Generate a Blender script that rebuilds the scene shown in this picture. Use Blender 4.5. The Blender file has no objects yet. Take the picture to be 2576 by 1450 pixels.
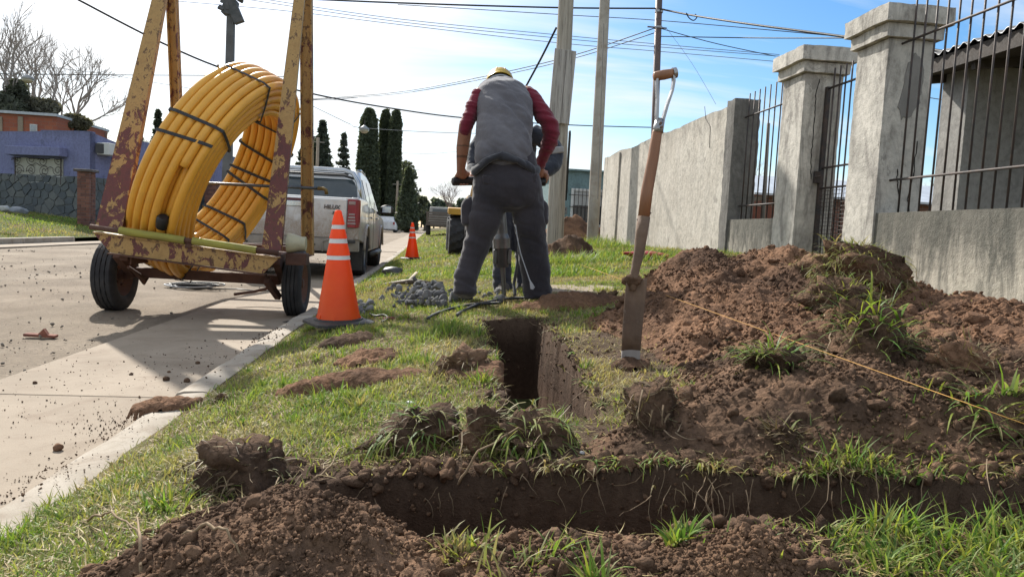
import bpy, bmesh, math, random
import numpy as np
from mathutils import Vector, Matrix, Euler
random.seed(7); RNG = np.random.default_rng(7)
R = math.radians
scene = bpy.context.scene
col = scene.collection
# ------------------------------------------------------------------ camera
YAW, PIT, ROL = R(6.4), R(4.5), 0.05
EYE = np.array([0., 0., .85])
f0 = np.array([math.sin(YAW), math.cos(YAW), 0]); r0 = np.array([math.cos(YAW), -math.sin(YAW), 0]); z0 = np.array([0, 0, 1.])
CF = f0*math.cos(PIT)-z0*math.sin(PIT); _u = z0*math.cos(PIT)+f0*math.sin(PIT)
CR = r0*math.cos(ROL)+_u*math.sin(ROL); CU = -r0*math.sin(ROL)+_u*math.cos(ROL)
cam = bpy.data.cameras.new('camera'); cam.sensor_width = 36; cam.lens = 25; cam.clip_start = .05; cam.clip_end = 3000
camo = bpy.data.objects.new('camera', cam); col.objects.link(camo)
camo.matrix_world = Matrix(((CR[0], CU[0], -CF[0], EYE[0]), (CR[1], CU[1], -CF[1], EYE[1]), (CR[2], CU[2], -CF[2], EYE[2]), (0, 0, 0, 1)))
scene.camera = camo
# ------------------------------------------------------------------ light
SUN_EL, SUN_AZ = R(37), R(24)            # azimuth: left of the street direction (+Y)
SDIR = np.array([-math.sin(SUN_AZ)*math.cos(SUN_EL), math.cos(SUN_AZ)*math.cos(SUN_EL), math.sin(SUN_EL)])
sun = bpy.data.lights.new('sun', 'SUN'); sun.energy = 2.15; sun.angle = R(1.2); sun.color = (1, .955, .88)
suno = bpy.data.objects.new('sun', sun); col.objects.link(suno); suno.location = (-5, 5, 20)
suno.rotation_euler = Vector((-SDIR[0], -SDIR[1], -SDIR[2])).to_track_quat('-Z', 'Y').to_euler()
world = bpy.data.worlds.new('World'); scene.world = world; world.use_nodes = True
scene.view_settings.view_transform = 'Standard'; scene.view_settings.look = 'None'
scene.view_settings.exposure = 1.82; scene.view_settings.gamma = 1; scene.view_settings.use_curve_mapping = False

def N(nt, typ, props=None, **ins):
    n = nt.nodes.new(typ)
    for k, v in (props or {}).items(): setattr(n, k, v)
    for k, v in ins.items():
        s = n.inputs[int(k[1:])] if k[0] == 'i' and k[1:].isdigit() else n.inputs[k.replace('_', ' ')]
        if isinstance(v, bpy.types.NodeSocket): nt.links.new(v, s)
        else: s.default_value = v
    return n
def c4(c): return (c[0], c[1], c[2], 1) if len(c) == 3 else c
def ramp(nt, fac, stops, interp='LINEAR'):
    n = nt.nodes.new('ShaderNodeValToRGB'); n.color_ramp.interpolation = interp
    e = n.color_ramp.elements
    while len(e) < len(stops): e.new(.5)
    for q, (p, c) in zip(e, stops): q.position = p; q.color = c4(c) if hasattr(c, '__len__') else (c, c, c, 1)
    nt.links.new(fac, n.inputs[0]); return n.outputs[0]
def coord(nt, scale=(1, 1, 1), kind='Object', rot=(0, 0, 0)):
    t = nt.nodes.new('ShaderNodeTexCoord')
    return N(nt, 'ShaderNodeMapping', None, Vector=t.outputs[kind], Scale=scale, Rotation=rot).outputs[0]
def noise(nt, v, scale, detail=5, rough=.6, dist=0.):
    return N(nt, 'ShaderNodeTexNoise', None, Vector=v, Scale=scale, Detail=detail, Roughness=rough, Distortion=dist).outputs[0]
def mix(nt, fac, a, b, mode='MIX'):
    n = nt.nodes.new('ShaderNodeMix'); n.data_type = 'RGBA'; n.blend_type = mode
    for s, v in ((n.inputs[0], fac), (n.inputs[6], a), (n.inputs[7], b)):
        if isinstance(v, bpy.types.NodeSocket): nt.links.new(v, s)
        else: s.default_value = c4(v) if hasattr(v, '__len__') else v
    return n.outputs[2]
def mth(nt, op, a, b=0., c=0., clamp=False):
    n = nt.nodes.new('ShaderNodeMath'); n.operation = op; n.use_clamp = clamp
    for s, v in zip(n.inputs, (a, b, c)):
        if isinstance(v, bpy.types.NodeSocket): nt.links.new(v, s)
        else: s.default_value = v
    return n.outputs[0]
def bumpn(nt, h, strength=.5, dist=.01, normal=None):
    n = N(nt, 'ShaderNodeBump', None, Height=h, Strength=strength, Distance=dist)
    if normal is not None: nt.links.new(normal, n.inputs['Normal'])
    return n.outputs[0]
def newmat(name):
    m = bpy.data.materials.new(name); m.use_nodes = True; nt = m.node_tree; nt.nodes.clear()
    o = nt.nodes.new('ShaderNodeOutputMaterial'); b = nt.nodes.new('ShaderNodeBsdfPrincipled')
    nt.links.new(b.outputs[0], o.inputs[0]); return m, nt, b, o
def setp(nt, b, **kw):
    for k, v in kw.items():
        s = b.inputs[k.replace('_', ' ')]
        if isinstance(v, bpy.types.NodeSocket): nt.links.new(v, s)
        else: s.default_value = c4(v) if (hasattr(v, '__len__') and len(v) == 3 and s.type == 'RGBA') else v
MATS = {}
def M(name, ca, cb=None, scale=6., rough=.7, bump=.3, bscale=60., bdist=.004, metal=0., detail=6, stretch=(1, 1, 1), lo=.35, hi=.65, spec=.5, third=None):
    """general procedural surface: two-tone noise, fine bump, uneven gloss"""
    if name in MATS: return MATS[name]
    m, nt, b, o = newmat(name)
    v = coord(nt, stretch); f = noise(nt, v, scale, detail)
    cb = cb or tuple(x*.75 for x in ca)
    stops = [(lo, ca), (hi, cb)]
    if third: stops.append((min(.99, hi+.08), third))
    cc = ramp(nt, f, stops)
    f2 = noise(nt, v, bscale, 4)
    cc = mix(nt, .25, cc, ramp(nt, f2, [(.3, .55), (.7, 1.)]), 'MULTIPLY')
    setp(nt, b, Base_Color=cc, Metallic=metal, Specular_IOR_Level=spec)
    setp(nt, b, Roughness=ramp(nt, f2, [(.3, max(.02, rough-.1)), (.7, min(1, rough+.12))]))
    if bump: setp(nt, b, Normal=bumpn(nt, f2, bump, bdist))
    MATS[name] = m; return m
# ------------------------------------------------------------------ sky
def build_sky():
    nt = world.node_tree; nt.nodes.clear()
    o = nt.nodes.new('ShaderNodeOutputWorld'); bg = nt.nodes.new('ShaderNodeBackground')
    sk = nt.nodes.new('ShaderNodeTexSky'); sk.sky_type = 'NISHITA'; sk.sun_disc = False
    sk.sun_elevation = SUN_EL; sk.sun_rotation = -SUN_AZ
    sk.air_density = 1.0; sk.dust_density = 1.0; sk.ozone_density = 1.6; sk.altitude = 50
    tc = nt.nodes.new('ShaderNodeTexCoord'); d = tc.outputs['Generated']
    # thin cirrus: noise on the sky plane (direction divided by height), streaked
    sx = N(nt, 'ShaderNodeSeparateXYZ', None, Vector=d)
    h = mth(nt, 'ADD', mth(nt, 'MAXIMUM', sx.outputs[2], 0.0), .16)
    px_ = mth(nt, 'DIVIDE', sx.outputs[0], h); py_ = mth(nt, 'DIVIDE', sx.outputs[1], h)
    cv = N(nt, 'ShaderNodeCombineXYZ', None, X=px_, Y=py_, Z=0.).outputs[0]
    mp = N(nt, 'ShaderNodeMapping', None, Vector=cv, Rotation=(0, 0, R(40)), Scale=(.5, 1.9, 1)).outputs[0]
    n1 = noise(nt, mp, 1.1, 7, .58, .5)
    n2 = noise(nt, N(nt, 'ShaderNodeMapping', None, Vector=cv, Location=(3.1, 1.2, 0), Scale=(.5, .6, 1)).outputs[0], .8, 3, .5)
    cl = mth(nt, 'ADD', mth(nt, 'ADD', mth(nt, 'MULTIPLY', n1, 1.7), -.48), mth(nt, 'MULTIPLY', n2, .5))
    # a thin veil nearly everywhere, opening to blue in one broad clear patch to the right of the street
    dt = N(nt, 'ShaderNodeVectorMath', {'operation': 'DOT_PRODUCT'}, i0=d, i1=tuple(SDIR)).outputs['Value']
    ga, ge = R(48), R(24); gd = (math.sin(ga)*math.cos(ge), math.cos(ga)*math.cos(ge), math.sin(ge))
    gp = N(nt, 'ShaderNodeVectorMath', {'operation': 'DOT_PRODUCT'}, i0=d, i1=gd).outputs['Value']
    cl = mth(nt, 'ADD', cl, mth(nt, 'SUBTRACT', .16, mth(nt, 'MULTIPLY', ramp(nt, gp, [(.70, 0.), (.97, 1.)]), SKY_GAP)))
    mask = ramp(nt, cl, [(.40, .04), (.58, .40), (.84, 1.)])
    up = ramp(nt, dt, [(.3, (2.6, 2.78, 2.95)), (.80, (2.65, 2.77, 2.88)), (1., (4.6, 4.6, 4.55))])
    sky = mix(nt, mth(nt, 'MULTIPLY', mask, .93), N(nt, 'ShaderNodeHueSaturation', None, Saturation=1.5, Value=.46, Color=sk.outputs[0]).outputs[0], up)
    nt.links.new(sky, bg.inputs[0]); bg.inputs[1].default_value = .105
    nt.links.new(bg.outputs[0], o.inputs[0])
SKY_GAP = .45
build_sky()

# ------------------------------------------------------------------ pixel to place (photo seen 2575 wide)
FPX = 1788.
def ray(px, py): return CF+CR*(px-1287.5)/FPX-CU*(py-725.)/FPX
def Y(px, py, y): d = ray(px, py); return EYE+d*(y/d[1])
def X(px, py, x): d = ray(px, py); return EYE+d*(x/d[0])
def Z(px, py, z): d = ray(px, py); return EYE+d*((z-EYE[2])/d[2])
def proj(p):
    q = np.asarray(p, float)-EYE; dz = q@CF
    return np.stack([1287.5+FPX*(q@CR)/dz, 725-FPX*(q@CU)/dz], -1)

# ------------------------------------------------------------------ numeric noise
def _h(ix, iy, s):
    n = (ix.astype(np.int64)*374761393+iy.astype(np.int64)*668265263+s*1274126177) & 0xffffffff
    n = ((n ^ (n >> 13))*1274126177) & 0xffffffff
    return ((n ^ (n >> 16)) & 0xffff)/65535.
def vn(x, y, s=0):
    x = np.asarray(x, float); y = np.asarray(y, float)
    ix, iy = np.floor(x), np.floor(y); fx, fy = x-ix, y-iy
    fx = fx*fx*fx*(fx*(fx*6-15)+10); fy = fy*fy*fy*(fy*(fy*6-15)+10)
    a, b, c, d = _h(ix, iy, s), _h(ix+1, iy, s), _h(ix, iy+1, s), _h(ix+1, iy+1, s)
    return (a*(1-fx)+b*fx)*(1-fy)+(c*(1-fx)+d*fx)*fy
def fbm(x, y, o=4, s=0, g=.5):
    t = 0; a = 1; n = 0
    for i in range(o):
        t = t+a*vn(x*2**i+17*i, y*2**i-9*i, s+i); n += a; a *= g
    return t/n-.5
def sst(a, b, x):
    t = np.clip((x-a)/(b-a), 0, 1); return t*t*(3-2*t)

# ------------------------------------------------------------------ mesh builder
class MB:
    def __init__(s): s.v = []; s.f = []; s.m = []; s.mi = 0
    def add(s, vs, fs):
        o = len(s.v); s.v.extend([tuple(map(float, p)) for p in vs])
        for f in fs: s.f.append(tuple(i+o for i in f)); s.m.append(s.mi)
        return s
    def box(s, c, d, rot=None):
        h = [x/2 for x in d]
        vs = [Vector((sx*h[0], sy*h[1], sz*h[2])) for sx in (-1, 1) for sy in (-1, 1) for sz in (-1, 1)]
        if rot is not None:
            q = rot if isinstance(rot, Matrix) else Euler(rot).to_matrix(); vs = [q @ v for v in vs]
        vs = [v+Vector(c) for v in vs]
        return s.add(vs, [(0, 1, 3, 2), (4, 6, 7, 5), (0, 4, 5, 1), (2, 3, 7, 6), (0, 2, 6, 4), (1, 5, 7, 3)])
    def bar(s, a, b, w, h, up=(0, 0, 1), w2=None, h2=None):
        a, b = Vector(a), Vector(b); t = (b-a).normalized(); u = Vector(up)
        if abs(t.dot(u)) > .98: u = Vector((0, 1, 0))
        x = t.cross(u).normalized(); y = x.cross(t)
        w2 = w if w2 is None else w2; h2 = h if h2 is None else h2
        vs = [a+x*sx*w/2+y*sy*h/2 for sx, sy in ((-1, -1), (1, -1), (1, 1), (-1, 1))]
        vs += [b+x*sx*w2/2+y*sy*h2/2 for sx, sy in ((-1, -1), (1, -1), (1, 1), (-1, 1))]
        return s.add(vs, [(3, 2, 1, 0), (4, 5, 6, 7), (0, 1, 5, 4), (1, 2, 6, 5), (2, 3, 7, 6), (3, 0, 4, 7)])
    def tube(s, pts, r, n=8, caps=True, closed=False):
        pts = [Vector(p) for p in pts]; k = len(pts)
        rr = r if hasattr(r, '__len__') else [r]*k
        vs = []; x = None
        for i, p in enumerate(pts):
            if closed: t = (pts[(i+1) % k]-pts[i-1])
            else: t = (pts[min(i+1, k-1)]-pts[max(i-1, 0)])
            t.normalize()
            if x is None:
                x = t.cross(Vector((0, 0, 1)) if abs(t.z) < .9 else Vector((1, 0, 0))).normalized()
            else:
                x = (x-t*x.dot(t)).normalized()
            y = t.cross(x)
            for j in range(n):
                a = 2*math.pi*j/n; vs.append(p+(x*math.cos(a)+y*math.sin(a))*rr[i])
        fs = []
        for i in range(k if closed else k-1):
            for j in range(n):
                fs.append((i*n+j, i*n+(j+1) % n, ((i+1) % k)*n+(j+1) % n, ((i+1) % k)*n+j))
        if caps and not closed: fs += [tuple(range(n-1, -1, -1)), tuple(range((k-1)*n, k*n))]
        return s.add(vs, fs)
    def lathe(s, prof, c=(0, 0, 0), n=24, axis='z', caps=True):
        vs = []
        for rr, h in prof:
            for j in range(n):
                a = 2*math.pi*j/n; p = (rr*math.cos(a), rr*math.sin(a), h)
                if axis == 'x': p = (p[2], p[0], p[1])
                elif axis == 'y': p = (p[1], p[2], p[0])
                vs.append((p[0]+c[0], p[1]+c[1], p[2]+c[2]))
        k = len(prof); fs = []
        for i in range(k-1):
            for j in range(n): fs.append((i*n+j, i*n+(j+1) % n, (i+1)*n+(j+1) % n, (i+1)*n+j))
        if caps: fs += [tuple(range(n-1, -1, -1)), tuple(range((k-1)*n, k*n))]
        return s.add(vs, fs)
    def loft(s, rings, caps=True):
        n = len(rings[0]); vs = [p for r in rings for p in r]; fs = []
        for i in range(len(rings)-1):
            for j in range(n): fs.append((i*n+j, i*n+(j+1) % n, (i+1)*n+(j+1) % n, (i+1)*n+j))
        if caps: fs += [tuple(range(n-1, -1, -1)), tuple(range((len(rings)-1)*n, len(rings)*n))]
        return s.add(vs, fs)
    def prism(s, poly, off):
        """poly: 3d points of a planar outline; off: extrusion vector"""
        n = len(poly); a = [Vector(p) for p in poly]; b = [p+Vector(off) for p in a]
        return s.add(a+b, [tuple(range(n-1, -1, -1)), tuple(range(n, 2*n))]+[(i, (i+1) % n, n+(i+1) % n, n+i) for i in range(n)])
    def mesh(s, name):
        me = bpy.data.meshes.new(name); me.from_pydata(s.v, [], s.f); me.update(); return me
    def build(s, name, mat, parent=None, smooth=False, bevel=0., auto=None):
        me = s.mesh(name)
        mats = mat if isinstance(mat, (list, tuple)) else [mat]
        for m in mats: me.materials.append(m)
        if len(mats) > 1: me.polygons.foreach_set('material_index', s.m)
        bm = bmesh.new(); bm.from_mesh(me); bmesh.ops.recalc_face_normals(bm, faces=bm.faces); bm.to_mesh(me); bm.free()
        return obj(name, me, parent, smooth, bevel, auto)
def obj(name, me, parent=None, smooth=False, bevel=0., auto=None):
    o = bpy.data.objects.new(name, me); col.objects.link(o)
    if smooth or auto: me.polygons.foreach_set('use_smooth', [True]*len(me.polygons))
    if auto:
        me.update()
        try: me.set_sharp_from_angle(angle=R(auto))
        except Exception: pass
    if bevel:
        b = o.modifiers.new('bevel', 'BEVEL'); b.width = bevel; b.segments = 2; b.limit_method = 'ANGLE'; b.angle_limit = R(40)
    if parent is not None: par(o, parent)
    return o
def par(o, p):
    o.parent = p; o.matrix_parent_inverse = wm(p).inverted()
def wm(o):
    m = o.matrix_basis.copy()
    if o.parent: m = wm(o.parent) @ o.matrix_parent_inverse @ m
    return m
def tag(o, label=None, cat=None, group=None, kind=None):
    for k, v in (('label', label), ('category', cat), ('group', group), ('kind', kind)):
        if v: o[k] = v
    return o
def thing(name, loc, label, cat, group=None):
    o = bpy.data.objects.new(name, None); col.objects.link(o); o.location = loc; o.empty_display_size = .1
    return tag(o, label, cat, group)
def struct(o): o['kind'] = 'structure'; return o
def copy_tree(o, parent=None):
    c = o.copy(); col.objects.link(c)
    if parent is not None: c.parent = parent
    for ch in [q for q in bpy.data.objects if q.parent == o]: copy_tree(ch, c)
    return c
def np_mesh(name, V, Fq, mats, cols=None, smooth=False):
    """fast mesh from arrays; Fq: (n,3) or (n,4)"""
    me = bpy.data.meshes.new(name); V = np.asarray(V, np.float32); Fq = np.asarray(Fq, np.int32); k = Fq.shape[1]
    me.vertices.add(len(V)); me.vertices.foreach_set('co', V.ravel())
    me.loops.add(Fq.size); me.loops.foreach_set('vertex_index', Fq.ravel())
    me.polygons.add(len(Fq)); me.polygons.foreach_set('loop_start', np.arange(0, Fq.size, k, dtype=np.int32))
    try: me.polygons.foreach_set('loop_total', np.full(len(Fq), k, np.int32))
    except Exception: pass
    if smooth: me.polygons.foreach_set('use_smooth', np.ones(len(Fq), bool))
    for m in (mats if isinstance(mats, (list, tuple)) else [mats]): me.materials.append(m)
    if cols is not None:
        a = me.attributes.new('Col', 'FLOAT_COLOR', 'POINT')
        c = np.ones((len(V), 4), np.float32); c[:, :3] = cols; a.data.foreach_set('color', c.ravel())
    me.update(calc_edges=True); return me
# ------------------------------------------------------------------ ground shape
def rise(y): return .006*np.maximum(0, np.asarray(y, float)-20)
def verge0(x, y):
    z = np.interp(x, [-.98, -.6, 0, .6, 2, 3.95, 12, 60], [.065, .185, .29, .385, .54, .70, .75, .8])
    zn = np.interp(x, [-.98, -.6, 0, .6, 1.2, 2, 3.95, 12, 60], [.065, .185, .29, .385, .44, .485, .515, .7, .8])
    k = sst(4.8, 9, np.asarray(y, float)); return z*k+zn*(1-k)+rise(y)
def t1_mask(x, y):          # trench across the front, 1 inside
    wob = .075*fbm(x*4, y*4, 3, 3)+.006*fbm(x*23, y*23, 2, 4)
    far = 1.575-.33*x+wob; near = np.minimum(1.16-.14*x, 1.575-.33*x-.12)+wob*.7
    e = sst(-.30, -.02, x+wob)
    return sst(0, .03, far-y)*sst(0, .05, y-near)*e
def t2_mask(x, y):          # trench running up to the workers
    wob = .05*fbm(x*4, y*4, 3, 11)+.006*fbm(x*22, y*22, 2, 12)
    c = .35+.055*(y-1.9)+.02*np.sin(y*3); w = .135+.012*(y-1.9)
    return sst(0, .022, w-np.abs(x-c+wob))*sst(1.83, 1.93, y+wob)*sst(0, .04, 3.98-y+wob)
def ground(x, y, tr=True):
    x = np.asarray(x, float); y = np.asarray(y, float)
    z = verge0(x, y)
    a = sst(-.98, -.8, x)
    z = z+a*(.07*fbm(x*1.3, y*1.3, 3, 21)+.03*fbm(x*6, y*6, 3, 22)+.012*fbm(x*26, y*26, 3, 23))
    if tr:
        m1 = t1_mask(x, y); m2 = t2_mask(x, y)
        z = z-m1*(.42+.08*fbm(x*7, y*7, 3, 31)-.16*sst(.1, -.25, x))-m2*(.52+.06*fbm(x*7, y*7, 3, 33)-.2*sst(2.5, 1.8, y))*(1-m1)
    return z
def bumpf(x, y, cx, cy, rx, ry, h, ang=0., p=1.25):
    ca, sa = math.cos(ang), math.sin(ang); u = (x-cx)*ca+(y-cy)*sa; v = -(x-cx)*sa+(y-cy)*ca
    d2 = (u/rx)**2+(v/ry)**2
    return h*np.clip(1-d2, 0, 1)**p
def smax(*a):
    r = a[0]
    for b in a[1:]: r = np.maximum(r, b)+.012*np.exp(-np.abs(r-b)/.03)*np.minimum(1, np.minimum(r, b)/.05)
    return r
def mA(x, y):
    w = .10*fbm(x*2.2, y*2.2, 3, 41); x = x+w; y = y+.10*fbm(x*2.2, y*2.2, 3, 42)
    return smax(bumpf(x, y, 1.58, 4.15, .46, .80, .31), bumpf(x, y, 2.02, 3.95, .62, 1.1, .32), bumpf(x, y, 2.32, 3.55, .52, .8, .22),
                bumpf(x, y, 2.5, 3.0, .55, .65, .15), bumpf(x, y, 1.45, 3.35, .68, .85, .18), bumpf(x, y, 1.9, 2.75, 1.1, .6, .12), bumpf(x, y, 2.7, 2.45, .55, .5, .10), bumpf(x, y, 1.45, 2.6, .62, .75, .15), bumpf(x, y, 1.95, 2.2, .9, .6, .15), bumpf(x, y, 2.5, 2.1, .9, .7, .12))
def mB(x, y):
    w = .06*fbm(x*3, y*3, 3, 51); x = x+w; y = y+w
    f = smax(bumpf(x, y, .98, 1.62, .52, .42, .15), bumpf(x, y, 1.35, 1.75, .6, .5, .14), bumpf(x, y, .72, 1.5, .42, .25, .08), bumpf(x, y, 1.25, 2.05, .55, .45, .12), bumpf(x, y, 1.8, 1.7, .6, .6, .12), bumpf(x, y, .95, 1.9, .3, .4, .07))
    return f*sst(.0, .30, y-(1.575-.33*x)+.02)
def mC(x, y):
    w = .05*fbm(x*4, y*4, 3, 61); x = x+w; y = y+w
    return smax(bumpf(x, y, -.27, 1.10, .33, .26, .15), bumpf(x, y, -.45, 1.0, .35, .3, .09), bumpf(x, y, -.05, 1.0, .22, .2, .06), bumpf(x, y, -.3, 1.45, .3, .14, .04))
def mD(x, y):
    w = .05*fbm(x*5, y*5, 3, 71); y = y+w
    r = 1.11-.14*x; d = (y-r+.05)/.17
    return np.clip(1-d*d, 0, 1)**1.2*(.045+.08*fbm(x*6, y*2, 3, 72))*sst(-.12, .05, x)*sst(.72, .42, x)
def top(x, y):
    return ground(x, y)+np.maximum.reduce([mA(x, y), mB(x, y), mC(x, y), mD(x, y)])
def G(px, py, h=0., fn=None):
    """where the pixel's ray meets the verge (plus h)"""
    d = ray(px, py); lo = .4; fn = fn or top
    ts = np.concatenate([np.arange(.5, 8, .01), np.arange(8, 60, .05)])
    P = EYE+ts[:, None]*d; s = P[:, 2]-fn(P[:, 0], P[:, 1])-h
    k = np.argmax(s < 0)
    return P[k]
# ------------------------------------------------------------------ ground materials
def soil_mat(name, a, b, c, lo=.4, hi=.62, scale=3., bs=1.):
    m, nt, bs_, o = newmat(name); v = coord(nt)
    f = noise(nt, v, scale, 5, .62, .3); g = noise(nt, v, 45, 5, .7); h = noise(nt, v, 190, 3, .7)
    base = ramp(nt, f, [(lo, a), (.5, b), (hi, c)])
    base = mix(nt, .65, base, ramp(nt, g, [(.3, .35), (.55, 1.), (.72, 1.45)]), 'MULTIPLY')
    vor = N(nt, 'ShaderNodeTexVoronoi', None, Vector=v, Scale=70.).outputs['Distance']
    hh = mth(nt, 'ADD', mth(nt, 'MULTIPLY', g, 1.), mth(nt, 'SUBTRACT', mth(nt, 'MULTIPLY', h, .35), mth(nt, 'MULTIPLY', vor, .6)))
    setp(nt, bs_, Base_Color=base, Roughness=1., Specular_IOR_Level=.12, Normal=bumpn(nt, hh, .9*bs, .012))
    return m
SOIL_DARK = soil_mat('topsoil', (.074, .047, .032), (.112, .071, .047), (.165, .100, .063))
SOIL_RED = soil_mat('red_subsoil', (.098, .058, .038), (.170, .095, .057), (.245, .138, .082), .36, .66, 2.2)
SOIL_MIX = soil_mat('mixed_soil', (.080, .051, .034), (.136, .083, .053), (.215, .129, .079), .34, .68, 3.5)
def verge_mat():
    m, nt, b, o = newmat('verge_turf_soil'); v = coord(nt)
    f = noise(nt, v, 1.6, 5, .6, .4); g = noise(nt, v, 38, 5, .7); h = noise(nt, v, 160, 3, .7)
    base = ramp(nt, f, [(.36, (.105, .068, .040)), (.46, (.150, .115, .062)), (.56, (.125, .120, .050)), (.68, (.19, .15, .09))])
    base = mix(nt, .7, base, ramp(nt, g, [(.3, .4), (.55, 1.), (.75, 1.4)]), 'MULTIPLY')
    # cut faces of the trenches: bare dark earth wherever the surface is steep
    geo = nt.nodes.new('ShaderNodeNewGeometry'); sx = N(nt, 'ShaderNodeSeparateXYZ', None, Vector=geo.outputs['True Normal'])
    steep = ramp(nt, sx.outputs[2], [(.62, 1.), (.8, 0.)])
    pz = N(nt, 'ShaderNodeSeparateXYZ', None, Vector=geo.outputs['Position']).outputs[2]
    strata = ramp(nt, mth(nt, 'ADD', pz, mth(nt, 'MULTIPLY', g, .08)), [(.0, (.10, .058, .038)), (.22, (.062, .038, .026)), (.42, (.085, .056, .038))])
    at = N(nt, 'ShaderNodeAttribute', {'attribute_name': 'Col'}).outputs['Color']
    soilm = N(nt, 'ShaderNodeSeparateColor', None, Color=at).outputs[0]
    steep = mth(nt, 'MAXIMUM', steep, soilm)
    base = mix(nt, steep, base, mix(nt, .5, strata, ramp(nt, g, [(.3, .5), (.7, 1.3)]), 'MULTIPLY'))
    hh = mth(nt, 'ADD', g, mth(nt, 'MULTIPLY', h, .4))
    setp(nt, b, Base_Color=base, Roughness=1., Specular_IOR_Level=.12, Normal=bumpn(nt, hh, .9, .014))
    return m
def road_mat():
    m, nt, b, o = newmat('dusty_road'); v = coord(nt)
    f = noise(nt, v, .9, 6, .65, .3); g = noise(nt, v, 30, 6, .75); h = noise(nt, v, 220, 3, .7)
    st = noise(nt, coord(nt, (1.2, .12, 1)), 1.5, 4, .6)
    base = ramp(nt, f, [(.32, (.195, .152, .11)), (.52, (.265, .213, .158)), (.7, (.33, .272, .207))])
    base = mix(nt, .5, base, ramp(nt, st, [(.35, .72), (.65, 1.12)]), 'MULTIPLY')
    base = mix(nt, .6, base, ramp(nt, g, [(.28, .45), (.5, 1.), (.75, 1.18)]), 'MULTIPLY')
    base = mix(nt, .5, base, ramp(nt, h, [(.3, .55), (.5, 1.)]), 'MULTIPLY')
    hh = mth(nt, 'ADD', mth(nt, 'MULTIPLY', g, 1.), mth(nt, 'MULTIPLY', h, .3))
    setp(nt, b, Base_Color=base, Roughness=.95, Specular_IOR_Level=.2, Normal=bumpn(nt, hh, .8, .02)); return m
def conc_mat(name, a, b_, stain=(.2, .17, .13), sc=1.2, amt=.35):
    m, nt, b, o = newmat(name); v = coord(nt)
    f = noise(nt, v, sc, 6, .62, .5); g = noise(nt, v, 26, 6, .75); h = noise(nt, v, 240, 2, .6)
    base = ramp(nt, f, [(.34, b_), (.6, a)])
    base = mix(nt, mth(nt, 'MULTIPLY', ramp(nt, g, [(.56, 0.), (.72, 1.)]), amt), base, stain)
    d2 = noise(nt, v, 2.6, 8, .72, 1.2); base = mix(nt, mth(nt, 'MULTIPLY', ramp(nt, d2, [(.50, 0.), (.60, .55), (.7, 1.)]), .62), base, (.20, .145, .10))
    base = mix(nt, .35, base, ramp(nt, h, [(.3, .6), (.55, 1.)]), 'MULTIPLY')
    setp(nt, b, Base_Color=base, Roughness=.88, Specular_IOR_Level=.25, Normal=bumpn(nt, mth(nt, 'ADD', g, mth(nt, 'MULTIPLY', h, .3)), .35, .006)); return m
ROAD = road_mat(); CONC = conc_mat('gutter_concrete', (.335, .272, .205), (.262, .21, .155), (.16, .115, .075)); KERBM = conc_mat('kerb_concrete', (.40, .35, .285), (.30, .255, .20), (.14, .105, .07), 3., .7)
FIELD = M('far_grass_ground', (.075, .095, .030), (.135, .120, .055), 1.2, .95, .8, 30, .03, spec=.1)
def sheet(name, xs, ys, zf, mat, cols=None):
    XX, YY = np.meshgrid(xs, ys); V = np.stack([XX, YY, zf(XX, YY)], -1).reshape(-1, 3)
    nx = len(xs); i = (np.arange(len(ys)-1)[:, None]*nx+np.arange(nx-1)[None, :]).ravel()
    F = np.stack([i, i+1, i+1+nx, i+nx], -1)
    c = None
    if cols is not None: c = np.zeros((len(V), 3)); c[:, 0] = cols(V[:, 0], V[:, 1])
    return np_mesh(name, V, F, mat, c, True)
def gro(a, b, s, k):
    r = [a]
    while r[-1] < b: r.append(r[-1]+s); s *= k
    return np.array(r)
def soil_amount(x, y):
    """bare earth on the verge: trench lips, spoil spread, foreground"""
    s = np.zeros_like(x)
    d2 = np.abs(x-(.35+.055*(y-1.9)))
    s = np.maximum(s, sst(.30, .12, d2)*sst(1.7, 1.9, y)*sst(4.2, 4.0, y)*.8)
    s = np.maximum(s, sst(.34, .06, np.abs(y-(1.41-.30*x))-.10)*sst(-.75, -.35, x)*(1-sst(.42, .62, x+.3*fbm(x*4, y*4, 3, 83))*(y < 1.17-.14*x)))
    s = np.maximum(s, sst(.45, .1, np.hypot((x+.45)*.8, y-1.05)))
    s = np.maximum(s, sst(1.0, .35, np.hypot((x-1.0)/.62, (y-2.8)/1.15))*.85)
    s = np.maximum(s, sst(.42, .2, np.abs(y-(1.575-.33*x)-.12))*sst(.25, .45, x))
    s = np.maximum(s, sst(.02, .06, np.maximum(mA(x, y), mB(x, y))))
    n = fbm(x*7, y*7, 4, 81)
    return np.clip(s*1.5-.35+1.6*n*(s > .02), 0, 1)
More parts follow.
